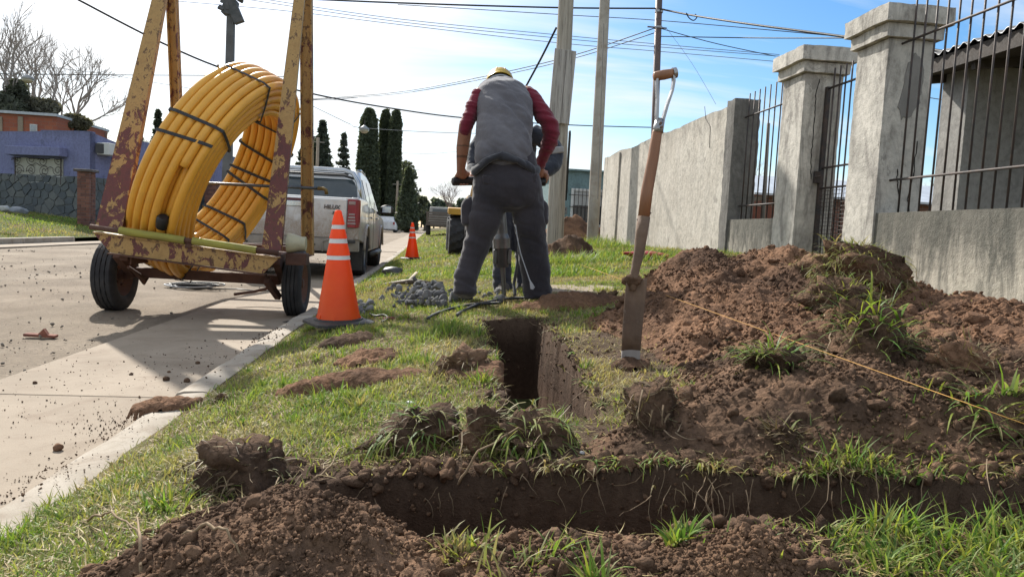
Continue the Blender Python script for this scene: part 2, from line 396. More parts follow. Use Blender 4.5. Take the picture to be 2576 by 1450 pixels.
def build_ground():
    # far field sheet, to the horizon
    xs = np.concatenate([-np.geomspace(900, 12, 24), np.linspace(-11, 4, 12), np.geomspace(5, 900, 26)]); ys = np.concatenate([np.linspace(-60, 60, 25), np.geomspace(64, 1600, 40)])
    def zf(x, y):
        return -.09+np.where(y < 200, rise(y), rise(200))+.000*x
    struct(obj('ground', sheet('ground', xs, ys, zf, FIELD)))
    ys = np.concatenate([np.linspace(-6, 40, 60), np.geomspace(42, 210, 30)])
    struct(obj('road', sheet('road', np.linspace(-9.25, -2.02, 30), ys, lambda x, y: rise(y)+.012*fbm(x*.8, y*.8, 3, 5)+.03*(1-((x+5.6)/3.6)**2)-.012, ROAD)))
    # concrete gutter apron in cast slabs
    y = -6.; g = None; k = 0
    root = struct(bpy.data.objects.new('gutter', None)); col.objects.link(root)
    bm = MB(); bm.box((0, 0, 0), (.955, 3.996, .10)); me0 = None
    for k in range(26):
        yc = -2.6+4.0*k; o = None
        if me0 is None:
            o = bm.build('concrete_slab', CONC, root, bevel=.004); me0 = o.data
        else:
            o = obj('concrete_slab', me0, root, False, .004)
        o.location = (-1.6125, yc, float(rise(yc))-.046+(.002*((k*7) % 3))); o.rotation_euler = (float(.006 if yc > 22 else 0), 0, 0)
    # kerb stones
    root = struct(bpy.data.objects.new('kerb', None)); col.objects.link(root); me0 = None
    for k in range(60):
        yc = -2.+1.5*k
        if me0 is None:
            b = MB(); n = 9; prof = [(-1.128, -.1), (-1.124, .045), (-1.112, .062), (-1.08, .072), (-1.0, .076), (-.972, .07), (-.965, -.1)]
            rings = []
            for q in range(10):
                yy = -.748+1.496*q/9
                rings.append([(x+.004*math.sin(q*2.1+z*40), yy, z+.003*math.sin(q*1.7+x*9)) for x, z in prof])
            b.loft(rings); o = b.build('kerb_stone', KERBM, root, auto=35); me0 = o.data
        else: o = obj('kerb_stone', me0, root)
        o.location = (.006*math.sin(k*2.3), yc, float(rise(yc))+.004*math.sin(k*1.7)); o.rotation_euler = (float(.006 if yc > 21 else 0), 0, 0)
    # the verge with its trenches
    xs = np.concatenate([np.arange(-.985, 1.9, .0125), gro(1.9, 14, .02, 1.07)]); ys = np.concatenate([gro(-3, .55, .2, .93)[:-1] if 0 else np.linspace(-3, .55, 20)[:-1], np.arange(.55, 4.3, .0125), gro(4.3, 120, .02, 1.03)])
    struct(obj('verge', sheet('verge', xs, ys, ground, verge_mat(), soil_amount)))
    # narrow concrete path crossing behind the workers
    b = MB(); b.box((2.3, 5.35, 0), (3.0, .62, .07)); o = struct(b.build('footpath', CONC, None, bevel=.01)); o.location = (0, 0, .545); o.rotation_euler = (0, 0, 0)
    me = o.data
    for v in me.vertices: v.co.z += float(verge0(v.co.x, 5.3))-.545
    # opposite verge and its kerb
    def zl(x, y):
        d = np.clip((-9.6-x)/9., 0, 1)
        return .11+rise(y)+1.0*d**.8*sst(9, 22, y)*.95+.10*fbm(x*.5, y*.5, 4, 8)*sst(-9.7, -10.5, x)
    global left_ground; left_ground = zl
    struct(obj('opposite_verge', sheet('opposite_verge', np.concatenate([np.linspace(-60, -20, 20), np.linspace(-19.5, -9.62, 50)]), np.concatenate([np.linspace(-5, 12, 12), np.linspace(12.4, 45, 100), np.linspace(48, 120, 20)]), zl, verge_left_mat())))
    b = MB()
    root = struct(bpy.data.objects.new('opposite_kerb', None)); col.objects.link(root)
    for k in range(12):
        yc = 6.2+1.2*k+(0 if k < 12 else 0)
        b = MB(); b.box((-9.53, yc, .03), (.18, 1.185, .26)); b.build('kerb_stone', KERBM, root, bevel=.02)
    b = MB(); b.box((-9.1, 12.5, -.02), (.62, 22, .10)); struct(b.build('opposite_gutter', CONC, None, bevel=.01))
def verge_left_mat():
    m, nt, b, o = newmat('opposite_turf'); v = coord(nt)
    f = noise(nt, v, .55, 5, .6, .4); g = noise(nt, v, 20, 5, .7)
    base = ramp(nt, f, [(.36, (.145, .095, .06)), (.46, (.13, .125, .05)), (.6, (.095, .125, .035))])
    base = mix(nt, .7, base, ramp(nt, g, [(.3, .4), (.7, 1.35)]), 'MULTIPLY')
    setp(nt, b, Base_Color=base, Roughness=1., Specular_IOR_Level=.1, Normal=bumpn(nt, g, .9, .04)); return m
build_ground()
# ------------------------------------------------------------------ spoil heaps
def deposit(Z_, xs, ys, n, r0_, r1_, w, seed, amp=1.):
    """drop n crumbs on a height grid; w: where they may fall"""
    rg = np.random.default_rng(seed); dx = xs[1]-xs[0]
    cand = np.argwhere(w > .25)
    if len(cand) == 0: return Z_
    pick = cand[rg.integers(0, len(cand), n)]
    rad = r0_*(r1_/r0_)**(rg.random(n)**2.6); Z0 = Z_.copy()
    for (j, i), r in zip(pick, rad):
        k = int(r/dx)+1; a0, a1, b0, b1 = max(0, j-k), min(len(ys), j+k+1), max(0, i-k), min(len(xs), i+k+1)
        jj = (ys[a0:a1]-ys[j])[:, None]; ii = (xs[b0:b1]-xs[i])[None, :]
        s = r*r-(jj*jj*(.8+.5*rg.random())+ii*ii*(.8+.5*rg.random()))
        zz = Z0[j, i]-r*(.25+.4*rg.random())+np.sqrt(np.maximum(s, 0))*amp
        Z_[a0:a1, b0:b1] = np.where(s > 0, np.maximum(Z_[a0:a1, b0:b1], zz), Z_[a0:a1, b0:b1])
    return Z_
SURF = []
def heap(name, fn, x0, x1, y0, y1, dx, mat, label, n, r0_, r1_, seed, lump=.03):
    xs = np.arange(x0, x1, dx); ys = np.arange(y0, y1, dx); XX, YY = np.meshgrid(xs, ys)
    h = fn(XX, YY); g0 = ground(XX, YY, False)
    gt = ground(XX, YY)
    zz = gt+h
    act = h > .006
    zz = zz+np.where(act, np.minimum(1, h/.05)*(lump*2.2*fbm(XX*6.5, YY*6.5, 5, seed, .62)+.012*fbm(XX*40, YY*40, 3, seed+5)), 0)
    zz = deposit(zz, xs, ys, n, r0_, r1_, np.where(act, np.clip(h/.04, 0, 1), 0), seed)
    zz = np.where(h > .004, zz, gt-.03)
    V = np.stack([XX, YY, zz], -1).reshape(-1, 3); nx = len(xs)
    i = (np.arange(len(ys)-1)[:, None]*nx+np.arange(nx-1)[None, :])
    keep = (act[:-1, :-1] | act[1:, :-1] | act[:-1, 1:] | act[1:, 1:])
    i = i[keep]; F = np.stack([i, i+1, i+1+nx, i+nx], -1)
    u, inv = np.unique(F, return_inverse=True); F = inv.reshape(F.shape); V = V[u]
    o = obj(name, np_mesh(name, V, F, mat, None, True)); tag(o, label, 'dirt pile')
    SURF.append((V, seed)); return o
HA = heap('soil_mound', mA, .6, 3.92, 1.15, 5.3, .0125, SOIL_RED, 'long reddish brown mound of dug earth in front of the gate', 14000, .006, .018, 101, .06)
HB = heap('soil_mound', mB, .25, 2.9, .95, 2.7, .0085, SOIL_MIX, 'dark crumbly earth mound beside the front trench, under the string', 14000, .004, .011, 102, .035)
HC = heap('soil_mound', mC, -.85, .25, .55, 1.65, .0065, SOIL_MIX, 'dark earth heap in the left foreground, near the kerb end of the trench', 9000, .003, .009, 103, .035)
HD = heap('soil_ridge', mD, -.2, 1.1, .6, 1.35, .0075, SOIL_MIX, 'low ridge of loose soil along the near lip of the front trench', 6000, .003, .010, 104, .03)
def small_heap(px, py, rx, ry, h, mat, label, seed, ang=0., n=350, dx=.012, r1_=.03):
    c = G(px, py, 0, lambda x, y: ground(x, y)); cx, cy = c[0], c[1]
    def fn(x, y):
        w = .25*min(rx, ry)*fbm(x*3/rx*.5, y*3/ry*.5, 3, seed)
        return bumpf(x+w, y+w, cx, cy, rx, ry, h, ang, 1.1)*(1+.6*fbm(x*2.5/rx, y*2.5/rx, 3, seed+1))
    m = max(rx, ry)*1.15
    return heap('soil_mound', fn, cx-m, cx+m, cy-m, cy+m, dx, mat, label, n, .006, r1_, seed, .02)
small_heap(870, 862, .17, .10, .035, SOIL_DARK, 'small dark spill of soil on the grass before the near traffic cone', 111)
small_heap(925, 912, .16, .12, .04, SOIL_RED, 'small red brown spill of soil left of the bright grass clump', 112)
small_heap(880, 975, .32, .10, .05, SOIL_RED, 'long flat streak of red soil on the grass left of the trench', 113, -.1, 600)
small_heap(425, 1025, .15, .10, .035, SOIL_RED, 'small soil spill lying over the kerb edge', 114, .5)
small_heap(1440, 606, 1.15, .7, .62, SOIL_RED, 'tall red brown soil heap behind the wooden pole, before the teal house', 115, 0, 500, .05, .12)
small_heap(1432, 650, .42, .35, .30, SOIL_DARK, 'dark clumpy soil heap at the foot of the wooden pole', 116, 0, 400, .02, .08)
small_heap(1440, 772, .42, .14, .085, SOIL_RED, 'brown soil ridge at the far end of the trench by the right boot', 117, 0, 700, .012)
small_heap(1588, 926, .085, .06, .03, SOIL_RED, 'small collar of soil round the tip of the spade', 119, 0, 260, .008, .014)
small_heap(1220, 945, .17, .13, .03, SOIL_RED, 'thin red soil spread beside the trench edge', 118, 0, 500)
# ------------------------------------------------------------------ walls on the right
def plaster(name, a, b_, dark, streak=.55, topz=None, sc=1.3):
    m, nt, b, o = newmat(name); v = coord(nt)
    f = noise(nt, v, sc, 6, .62, .6); g = noise(nt, v, 14, 6, .7); h = noise(nt, v, 90, 4, .7)
    st = noise(nt, coord(nt, (2.6, 2.6, .6)), 2.2, 7, .7, .9)
    base = ramp(nt, f, [(.32, b_), (.62, a)])
    base = mix(nt, mth(nt, 'MULTIPLY', ramp(nt, st, [(.47, 0.), (.66, 1.)]), streak), base, dark)
    if topz is not None:      # mould that has run down from the coping and up from the damp foot
        z = N(nt, 'ShaderNodeSeparateXYZ', None, Vector=v).outputs[2]
        zz = mth(nt, 'ADD', z, mth(nt, 'MULTIPLY', mth(nt, 'SUBTRACT', st, .5), 1.1))
        mk = ramp(nt, mth(nt, 'SUBTRACT', zz, topz-.5), [(.12, 0.), (.55, .8)])
        base = mix(nt, mk, base, dark)
    pe = noise(nt, coord(nt, (1, 1, .8)), 2.4, 9, .7, .5); base = mix(nt, mth(nt, 'MULTIPLY', ramp(nt, pe, [(.585, 0.), (.605, 1.)]), .55), base, dark)
    base = mix(nt, .6, base, ramp(nt, g, [(.3, .55), (.55, 1.), (.75, 1.15)]), 'MULTIPLY')
    hh = mth(nt, 'ADD', g, mth(nt, 'MULTIPLY', h, .35))
    setp(nt, b, Base_Color=base, Roughness=.92, Specular_IOR_Level=.2, Normal=bumpn(nt, hh, .7, .015)); return m
PL_WALL = plaster('long_wall_plaster', (.56, .52, .455), (.46, .42, .36), (.27, .25, .22), .4, 2.85)
PL_PIL = plaster('pillar_plaster', (.58, .545, .485), (.40, .375, .335), (.19, .175, .16), .8)
PL_LOW = plaster('low_wall_plaster', (.47, .425, .355), (.34, .31, .26), (.10, .098, .085), .9, .95, 2.)
PL_END = plaster('wall_end_mould', (.20, .19, .175), (.15, .142, .13), (.08, .076, .07), .6)
CRACK = M('crack_shadow', (.03, .028, .025), None, 8, 1., 0)
PATCH = M('patched_cement', (.20, .19, .175), (.25, .235, .215), 5, .95, .5, 50)
IRON = M('dark_iron_bar', (.035, .033, .034), (.075, .05, .04), 14, .6, .4, 120, .002, metal=.3)
def rough_box(b, lo, hi, n, amp, seed=0, fr=6., chip=0.):
    lo, hi = np.array(lo, float), np.array(hi, float)
    for ax in range(3):
        u, w = (ax+1) % 3, (ax+2) % 3
        nu, nw = max(1, int(round((hi[u]-lo[u])/n))), max(1, int(round((hi[w]-lo[w])/n)))
        for sd in (0, 1):
            P = np.zeros((nu+1, nw+1, 3)); P[..., ax] = (lo, hi)[sd][ax]
            P[..., u] = np.linspace(lo[u], hi[u], nu+1)[:, None]; P[..., w] = np.linspace(lo[w], hi[w], nw+1)[None, :]
            x, y, z = P[..., 0], P[..., 1], P[..., 2]
            D = np.stack([fbm(y*fr+z*1.3, z*fr+x*1.7, 3, seed), fbm(x*fr+z*1.9, z*fr-y*1.3, 3, seed+7), fbm(x*fr+y, y*fr+z*1.1, 3, seed+13)], -1)
            c = (lo+hi)/2; h = (hi-lo)/2; t = np.abs((P-c)/h); ed = (np.sort(t, -1)[..., 1] > .999)
            Q = P+D*amp*2
            if chip: Q = Q-np.sign(P-c)*(ed*np.maximum(0, fbm(x*9+y*5, z*9+y*3, 3, seed+3)+.12)*chip)[..., None]
            vs = Q.reshape(-1, 3); fs = []
            for i in range(nu):
                for j in range(nw):
                    q = (i*(nw+1)+j, (i+1)*(nw+1)+j, (i+1)*(nw+1)+j+1, i*(nw+1)+j+1); fs.append(q if sd else q[::-1])
            b.add(vs, fs)
    return b
WX = 3.95
def pillar(y0, y1, label, seed, cracks, patch=None):
    g = .45; t = thing('gate_pillar', (4.17, (y0+y1)/2, .6), label, 'pillar', 'gate pillars')
    b = MB(); rough_box(b, (WX, y0, .45), (WX+.44, y1, 2.74), .05, .004, seed, 5., .012); b.build('shaft', PL_PIL, t, auto=50)
    b = MB(); rough_box(b, (WX-.05, y0-.05, 2.745), (WX+.49, y1+.05, 2.86), .05, .004, seed+1, 5., .014); b.build('capital_moulding', PL_PIL, t, auto=50)
    b = MB(); rough_box(b, (WX-.10, y0-.10, 2.865), (WX+.54, y1+.10, 3.02), .05, .006, seed+2, 5., .02); b.build('cap', PL_PIL, t, auto=50)
    for cr in cracks:
        pts = [Y(px, py, y0-.004) for px, py in cr]; b = MB(); rg = random.Random(seed)
        fine = []
        for p, q in zip(pts[:-1], pts[1:]):
            for k in range(6): fine.append(p+(q-p)*k/6+np.array([rg.uniform(-.008, .008), 0, rg.uniform(-.006, .006)]))
        b.tube(fine, [.0035+.003*math.sin(i*1.3)**2 for i in range(len(fine))], 4); b.build('crack', CRACK, t)
    if patch:
        rg = random.Random(seed); pp = []
        for (ax, ay), (bx, by) in zip(patch, patch[1:]+patch[:1]):
            for k in range(4): pp.append((ax+(bx-ax)*k/4+rg.uniform(-4, 4), ay+(by-ay)*k/4+rg.uniform(-4, 4)))
        pts = [Y(px, py, y0+.004) for px, py in pp]; b = MB(); b.prism(pts, (0, -.012, 0)); b.build('cement_patch', PATCH, t, bevel=.003)
    return t
pillar(6.1, 6.58, 'tall cracked cement gate pillar nearest the camera, with a dark patch', 3,
       [[(2318, 500), (2312, 555), (2306, 610), (2298, 660), (2303, 700)][:0] or [(2258, 425), (2256, 465), (2262, 500), (2252, 560), (2240, 600)], [(2308, 355), (2296, 440), (2282, 500), (2288, 560), (2276, 640), (2272, 690)]],
       [(2258, 270), (2285, 160), (2300, 130), (2320, 165), (2318, 215), (2310, 260), (2290, 290), (2262, 300)])
pillar(7.54, 8.04, 'cracked cement gate pillar further from the camera, left of the gate', 23,
       [[(2060, 200), (2052, 240), (2048, 290), (2044, 350), (2040, 400), (2038, 460)]])
def wall_thing(name, label, y0, y1, z1, th, mat, seed, x0=WX, ragged=.0, cat='wall', z0_=.3):
    b = MB(); rough_box(b, (x0, y0, z0_), (x0+th, y1, z1), .12, .0018, seed, 2.); me = b
    if ragged:
        for i, p in enumerate(b.v):
            if p[2] > z1-.03: b.v[i] = (p[0], p[1], p[2]+ragged*(float(fbm(p[1]*1.1, .3, 4, seed+5))*2-.3*(int(p[1]*1.3) % 3 == 0)))
    o = b.build(name, mat, None, auto=50); return tag(o, label, cat)
w = thing('boundary_wall', (4.05, 13, .65), 'long grey cement wall beyond the gate pillars', 'wall')
o = wall_thing('wall_panel', None, 9.62, 16.5, 2.74, .2, PL_WALL, 31, ragged=.05); del_keys = [k for k in o.keys()]; [o.__delitem__(k) for k in del_keys]; par(o, w)
b = MB(); rough_box(b, (WX-.012, 9.36, .3), (WX+.36, 9.615, 2.80), .06, .006, 35, 5., .03); b.build('end_pier', PL_END, w, auto=50)
b = MB(); rough_box(b, (WX-.035, 15.3, .3), (WX-.002, 15.62, 2.70), .1, .003, 36); b.build('pilaster', PL_WALL, w, auto=50)
b = MB(); rough_box(b, (WX-.004, 16.505, .3), (WX+.25, 16.8, 2.72), .1, .004, 37); b.build('far_pier', PL_WALL, w, auto=50)
b = MB()
for px, py in ((1, 1),):
    pts = [X(1772, 268, WX-.003), X(1775, 300, WX-.003), X(1786, 318, WX-.003), X(1784, 372, WX-.003)]; b.tube(pts, .004, 4)
b.build('crack', CRACK, w)
tag(wall_thing('low_wall', None, 8.045, 9.355, 1.17, .22, PL_LOW, 41, WX+.02), 'low cement wall between the far pillar and the long wall', 'wall')
tag(wall_thing('low_wall', None, .6, 6.095, 1.19, .22, PL_LOW, 45, WX+.02), 'low mould stained cement wall at the right edge of the view', 'wall')
def fence(name, y0, y1, xb, rails, zb, zt, step, label, cat='fence', spike=.0):
    t = thing(name, (xb, (y0+y1)/2, zb), label, cat)
    for z in rails:
        b = MB(); b.tube([(xb-.02, y0, z), (xb-.02, y1, z)], .011, 8); b.build('rail', IRON, t, True)
    y = y0+step*.6
    while y < y1-.03:
        b = MB(); j = .008*math.sin(y*37); b.tube([(xb, y, zb), (xb+j*.5, y+j, (zb+zt)/2), (xb, y+j*.3, zt)], .0085, 6); b.build('bar', IRON, t, True)
        y += step
    return t
fence('iron_fence', .9, 6.12, 4.10, (1.49, 2.70), 1.17, 3.2, .135, 'dark iron bar railing on the low wall at the right edge')
fence('iron_fence', 8.02, 9.36, 4.12, (1.36, 2.55), 1.15, 2.86, .15, 'dark iron bar railing in the gap between long wall and far pillar')
g = thing('iron_gate', (4.2, 6.9, .66), 'narrow dark iron gate with wire mesh between the two pillars', 'gate')
for y in (7.50, 6.62): b = MB(); b.box((4.2, y, 1.62), (.045, .045, 1.96)); b.build('stile', IRON, g, bevel=.003)
for z in (.72, 1.5, 1.72, 2.58): b = MB(); b.tube([(4.2, 6.62, z), (4.2, 7.5, z)], .012, 6); b.build('rail', IRON, g, True)
for k in range(7): b = MB(); y = 6.73+k*.11; b.tube([(4.2, y, .72), (4.2, y, 2.78)], .0085, 6); b.build('bar', IRON, g, True)
b = MB()
for k in range(18): b.tube([(4.18, 6.64, .75+k*.042), (4.18, 7.48, .75+k*.042)], .0028, 4, False)
for k in range(20): b.tube([(4.18, 6.64+k*.044, .73), (4.18, 6.64+k*.044, 1.48)], .0028, 4, False)
mm = b.build('wire_mesh', IRON, g)
b = MB(); b.box((4.17, 7.5, 1.62), (.09, .05, .13)); b.tube([(4.12, 7.48, 1.62), (4.12, 7.36, 1.62)], .012, 6); b.build('lock', IRON, g, bevel=.004)
b = MB(); b.box((5.0, 9.6, 1.1), (.12, .9, 1.5)); 
# ladder-like timber frame and stake behind the railing
RUSTB = M('weathered_brick_red', (.24, .085, .05), (.17, .065, .045), 9, .95, .6, 60)
b = MB(); b.box((5.6, 12.2, 1.05), (2.6, .2, .95)); o = b.build('brick_shed', RUSTB, None); tag(o, 'low red brick wall seen through the railing behind the low wall', 'wall')
GREYW = M('grey_old_timber', (.30, .275, .235), (.19, .17, .145), 3, .9, .8, 40, .006, stretch=(6, 6, .4))
b = MB(); b.tube([(4.75, 9.95, .6), (4.72, 9.97, 2.6)], [.035, .025], 8); o = b.build('garden_stake', GREYW, None, True); tag(o, 'thin grey wooden stake standing behind the railing gap', 'stake')
# ------------------------------------------------------------------ house at right
HW = plaster('house_render', (.36, .345, .32), (.30, .285, .265), (.22, .21, .2), .3)
h = thing('porch_house', (7.5, 7.9, .7), 'grey rendered house with a corrugated roof behind the right railing', 'house')
b = MB(); rough_box(b, (6.0, 7.7, .3), (11, 8.12, 3.02), .25, .004, 61); b.build('wall', HW, h, auto=50)
b = MB(); rough_box(b, (9.0, 4.6, .3), (9.3, 7.69, 3.3), .3, .004, 62); b.build('wall', HW, h, auto=50)
ROOFM = M('corrugated_zinc', (.20, .205, .21), (.12, .12, .125), 3, .5, .3, 60, .003, metal=.6)
TIMB = M('dark_roof_timber', (.045, .036, .03), (.07, .055, .045), 6, .8, .5, 40)
ny = 150; rows = []
for x, z in ((5.62, 3.13), (9.6, 3.75)):
    rows.append([(x, 4.6+3.75*k/(ny-1), z+.022*math.sin(k*1.05)) for k in range(ny)])
b = MB(); b.add(rows[0]+rows[1]+[(p[0], p[1], p[2]-.008) for p in rows[0]], [(k, k+1, ny+k+1, ny+k) for k in range(ny-1)]+[(k, 2*ny+k, 2*ny+k+1, k+1) for k in range(ny-1)])
b.build('roof_sheet', ROOFM, h, True)
b = MB(); b.prism([(5.66, 4.6, 2.93), (5.66, 8.32, 2.93), (5.66, 8.32, 3.095), (5.66, 4.6, 3.095)], (.035, 0, 0)); b.build('fascia', TIMB, h)
b = MB(); b.prism([(5.70, 4.6, 2.94), (9.6, 4.6, 3.5), (9.6, 8.3, 3.5), (5.70, 8.3, 2.94)], (0, 0, .05)); b.build('soffit', TIMB, h)
for k in range(5): b = MB(); b.bar((5.72, 4.9+.8*k, 2.90), (9.0, 4.9+.8*k, 3.36), .06, .09); b.build('rafter', TIMB, h)
b = MB(); b.box((7.3, 7.66, 2.5), (.16, .08, .34)); b.build('wall_lamp', M('brown_lamp', (.12, .08, .05), None, 5, .5), h, bevel=.01)
# brick house far right, behind
h = thing('brick_cottage', (12, 17, .8), 'small brick house with pale sheet roof glimpsed between pillar and porch house', 'house')
BRK = None
def brick_mat(name, a, b_, mort, sc, bh=.085, bw=.25):
    m, nt, b, o = newmat(name); v = coord(nt); v2 = N(nt, 'ShaderNodeVectorRotate', {'rotation_type': 'X_AXIS'}, Vector=v, Angle=R(-90)).outputs[0]
    br = nt.nodes.new('ShaderNodeTexBrick'); nt.links.new(v2, br.inputs[0])
    for k, q in (('Color1', c4(a)), ('Color2', c4(b_)), ('Mortar', c4(mort)), ('Scale', 1.), ('Mortar Size', .008), ('Brick Width', bw), ('Row Height', bh)): br.inputs[k].default_value = q
    g = noise(nt, v, 20, 5, .7)
    setp(nt, b, Base_Color=mix(nt, .6, br.outputs[0], ramp(nt, g, [(.3, .55), (.7, 1.15)]), 'MULTIPLY'), Roughness=.95, Normal=bumpn(nt, br.outputs[1], -.6, .01)); return m
BRICK1 = brick_mat('cottage_brick', (.27, .125, .09), (.21, .10, .075), (.25, .22, .19), 1)
b = MB(); b.box((12, 17.5, 1.2), (8, 1.2, 1.9)); b.build('wall', BRICK1, h)
b = MB(); b.prism([(7.6, 16.5, 2.05), (16.4, 16.5, 2.05), (16.4, 19.5, 2.75), (7.6, 19.5, 2.75)], (0, 0, .05)); b.build('roof', M('pale_sheet_roof', (.5, .53, .56), None, 3, .5, .2), h)
for k in range(12): b = MB(); b.box((8.2+k*.5, 16.7, 1.35), (.03, .03, .7)); b.build('fence_picket', IRON, h)
b = MB(); b.box((11, 16.7, .98), (7, .05, .12)); b.build('fence_rail', IRON, h)
# ------------------------------------------------------------------ teal house at the far end
TEAL = plaster('teal_paint', (.175, .255, .265), (.15, .225, .235), (.11, .15, .155), .3)
WHITEP = M('white_frame_paint', (.62, .62, .60), (.52, .52, .5), 4, .6, .1)
GLASS = None
def glass_mat(name, c=(.02, .025, .03), rough=.06):
    m, nt, b, o = newmat(name); v = coord(nt); f = noise(nt, v, 2., 3)
    setp(nt, b, Base_Color=ramp(nt, f, [(.3, c), (.7, tuple(q*1.6+.01 for q in c))]), Roughness=rough, Specular_IOR_Level=.7); return m
GLASS = glass_mat('dark_window_glass')
t = thing('teal_house', (5.2, 24.4, .8), 'flat roofed teal house with barred white window behind the poles', 'house')
b = MB(); rough_box(b, (4.12, 24, .3), (12, 30, 3.02), .8, .004, 71); b.build('wall', TEAL, t, auto=50)
b = MB(); b.box((8, 26.9, 3.05), (8.1, 6.1, .06)); b.build('roof_slab', TEAL, t)
wl, wr, wb, wt = 4.62, 5.62, 1.22, 2.40
b = MB()
for c, d in ((((wl+wr)/2, 23.97, wt), (wr-wl+.14, .08, .08)), (((wl+wr)/2, 23.97, wb), (wr-wl+.14, .08, .08)), ((wl-.03, 23.97, (wb+wt)/2), (.08, .08, wt-wb-.08)), ((wr+.03, 23.97, (wb+wt)/2), (.08, .08, wt-wb-.08))): b.box(c, d)
f = b.build('window_frame', WHITEP, t)
b = MB(); b.box(((wl+wr)/2, 23.985, (wb+wt)/2), (wr-wl, .012, wt-wb)); b.build('pane', GLASS, f)
b = MB(); b.box(((wl+wr)/2, 23.972, (wb+wt)/2+.32), (wr-wl-.02, .01, .5)); b.build('roller_blind', M('blind_white', (.5, .5, .48), None, 5, .7), f)
for k in range(8): b = MB(); b.tube([(wl+.04+k*.135, 23.9, wb-.05), (wl+.04+k*.135, 23.9, wt+.05)], .011, 5); b.build('bar', IRON, f)
for k in range(3): b = MB(); b.tube([(wl-.16, 23.9, wb+.2+k*.4), (wr+.16, 23.9, wb+.2+k*.4)], .011, 5); b.build('bar', IRON, f)
for k in range(2): b = MB(); b.box((4.34+.0*k+.07*k, 23.985, 2.37), (.05, .02, .12)); b.build('vent', M('vent_grey', (.12, .15, .15)), t)
tb = thing('meter_pillar', (4.1, 22.4, .7), 'slim pale teal meter pillar with a black conduit, beside the wooden pole', 'meter box')
b = MB(); b.box((4.02, 22.4, 1.3), (.30, .3, 1.25)); b.build('pillar_body', TEAL, tb, bevel=.01)
b = MB(); b.box((4.04, 22.24, 1.62), (.15, .03, .22)); b.build('meter_door', M('meter_grey', (.16, .17, .16), None, 6, .4), tb, bevel=.008)
b = MB(); b.box((4.04, 22.222, 1.66), (.08, .01, .08)); b.build('meter_glass', GLASS, tb)
b = MB(); b.tube([(4.08, 22.4, 1.9), (4.1, 22.4, 4.0), (4.09, 22.4, 4.12)], .04, 8); b.build('conduit', M('black_conduit', (.02, .02, .022), None, 5, .5), tb, True)
# ------------------------------------------------------------------ poles
def pole_mat(name, a, b_, d):
    m, nt, b, o = newmat(name); v = coord(nt, (9, 9, .35)); f = noise(nt, v, 2.2, 6, .65, .4); g = noise(nt, coord(nt, (30, 30, 1.2)), 2., 4, .7)
    base = ramp(nt, f, [(.3, d), (.45, b_), (.66, a)])
    setp(nt, b, Base_Color=mix(nt, .7, base, ramp(nt, g, [(.34, .35), (.46, 1.)]), 'MULTIPLY'), Roughness=.92, Specular_IOR_Level=.2, Normal=bumpn(nt, g, .8, .012)); return m
POLEW = pole_mat('grey_pole_wood', (.40, .365, .31), (.30, .27, .225), (.13, .11, .09)); BOARDW = pole_mat('board_wood', (.42, .395, .36), (.33, .31, .285), (.14, .12, .11))
p0 = G(1394, 634, 0, lambda x, y: verge0(x, y)); p1 = Y(1427, -60, p0[1])
pl = thing('utility_pole', tuple(p0), 'thick weathered wooden pole with a nailed board behind the worker', 'pole')
def organic_pole(a, b_, r0_, r1_, n=14, k=26, seed=0):
    a, b_ = np.array(a), np.array(b_); B = MB(); rings = []
    for i in range(k):
        t = i/(k-1); c = a+(b_-a)*t; r = r0_+(r1_-r0_)*t
        rings.append([(c[0]+r*(1+.05*float(fbm(j*.9, t*3, 2, seed))*2)*math.cos(2*math.pi*j/n), c[1]+r*math.sin(2*math.pi*j/n), c[2]) for j in range(n)])
    return B.loft(rings)
organic_pole(p0-np.array([0, 0, .4]), p1, .155, .125, seed=2).build('shaft', POLEW, pl, True)
yb = p0[1]-.17
pa, pb, pc, pd = Y(1395, 122, yb), Y(1448, 132, yb), Y(1430, 315, yb), Y(1378, 306, yb)
for k in range(2):
    u0, u1 = (0, .56) if k == 0 else (.575, 1)
    q = [pa+(pb-pa)*u0, pa+(pb-pa)*u1, pd+(pc-pd)*u1, pd+(pc-pd)*u0]
    b = MB(); b.prism([tuple(p+np.array([0, .006*k, .01*(k-.5)])) for p in q], (0, -.045-.01*k, 0)); b.build('board', BOARDW, pl, bevel=.004)
p0 = X(1489, 617, 3.42); p1 = X(1524, -60, 3.42)
pl = thing('utility_pole', tuple(p0), 'smooth pale concrete pole at the far end of the long wall', 'pole')
organic_pole(p0-np.array([0, 0, .4]), p1, .135, .11, 12, seed=5).build('shaft', conc_mat('pole_concrete', (.40, .37, .32), (.30, .275, .235), (.16, .145, .12), 2.), pl, True)
b = MB(); b.tube([X(1503, 500, 3.28), X(1510, 300, 3.28), X(1518, 60, 3.28)], .012, 5); b.build('seam_cable', M('cable_grey', (.2, .19, .17)), pl)
RUSTP = M('rusty_steel_pole', (.10, .075, .07), (.15, .10, .085), 4, .6, .4, 50, .003, metal=.3)
p0 = Y(1646, 345, 18.); p1 = Y(1659, -60, 18.)
pl = thing('utility_pole', (p0[0], 18., .75), 'thin dark rusty steel pole behind the long wall carrying wires', 'pole')
b = MB(); b.tube([(p0[0], 18, .3), tuple(p0), tuple(p1)], [.10, .095, .085], 12); b.build('shaft', RUSTP, pl, True)
for py in (30, 70): q = Y(1657 if py < 50 else 1655, py, 18.); b = MB(); b.lathe([(.105, -.025), (.105, .025)], tuple(q), 14); b.build('clamp', M('zinc_clamp', (.4, .4, .4), None, 8, .4, metal=.8), pl)
b = MB(); q = Y(1655, 70, 18.); b.bar(q-np.array([.28, 0, 0]), q+np.array([.22, 0, 0]), .03, .03); b.build('wire_bracket', RUSTP, pl)
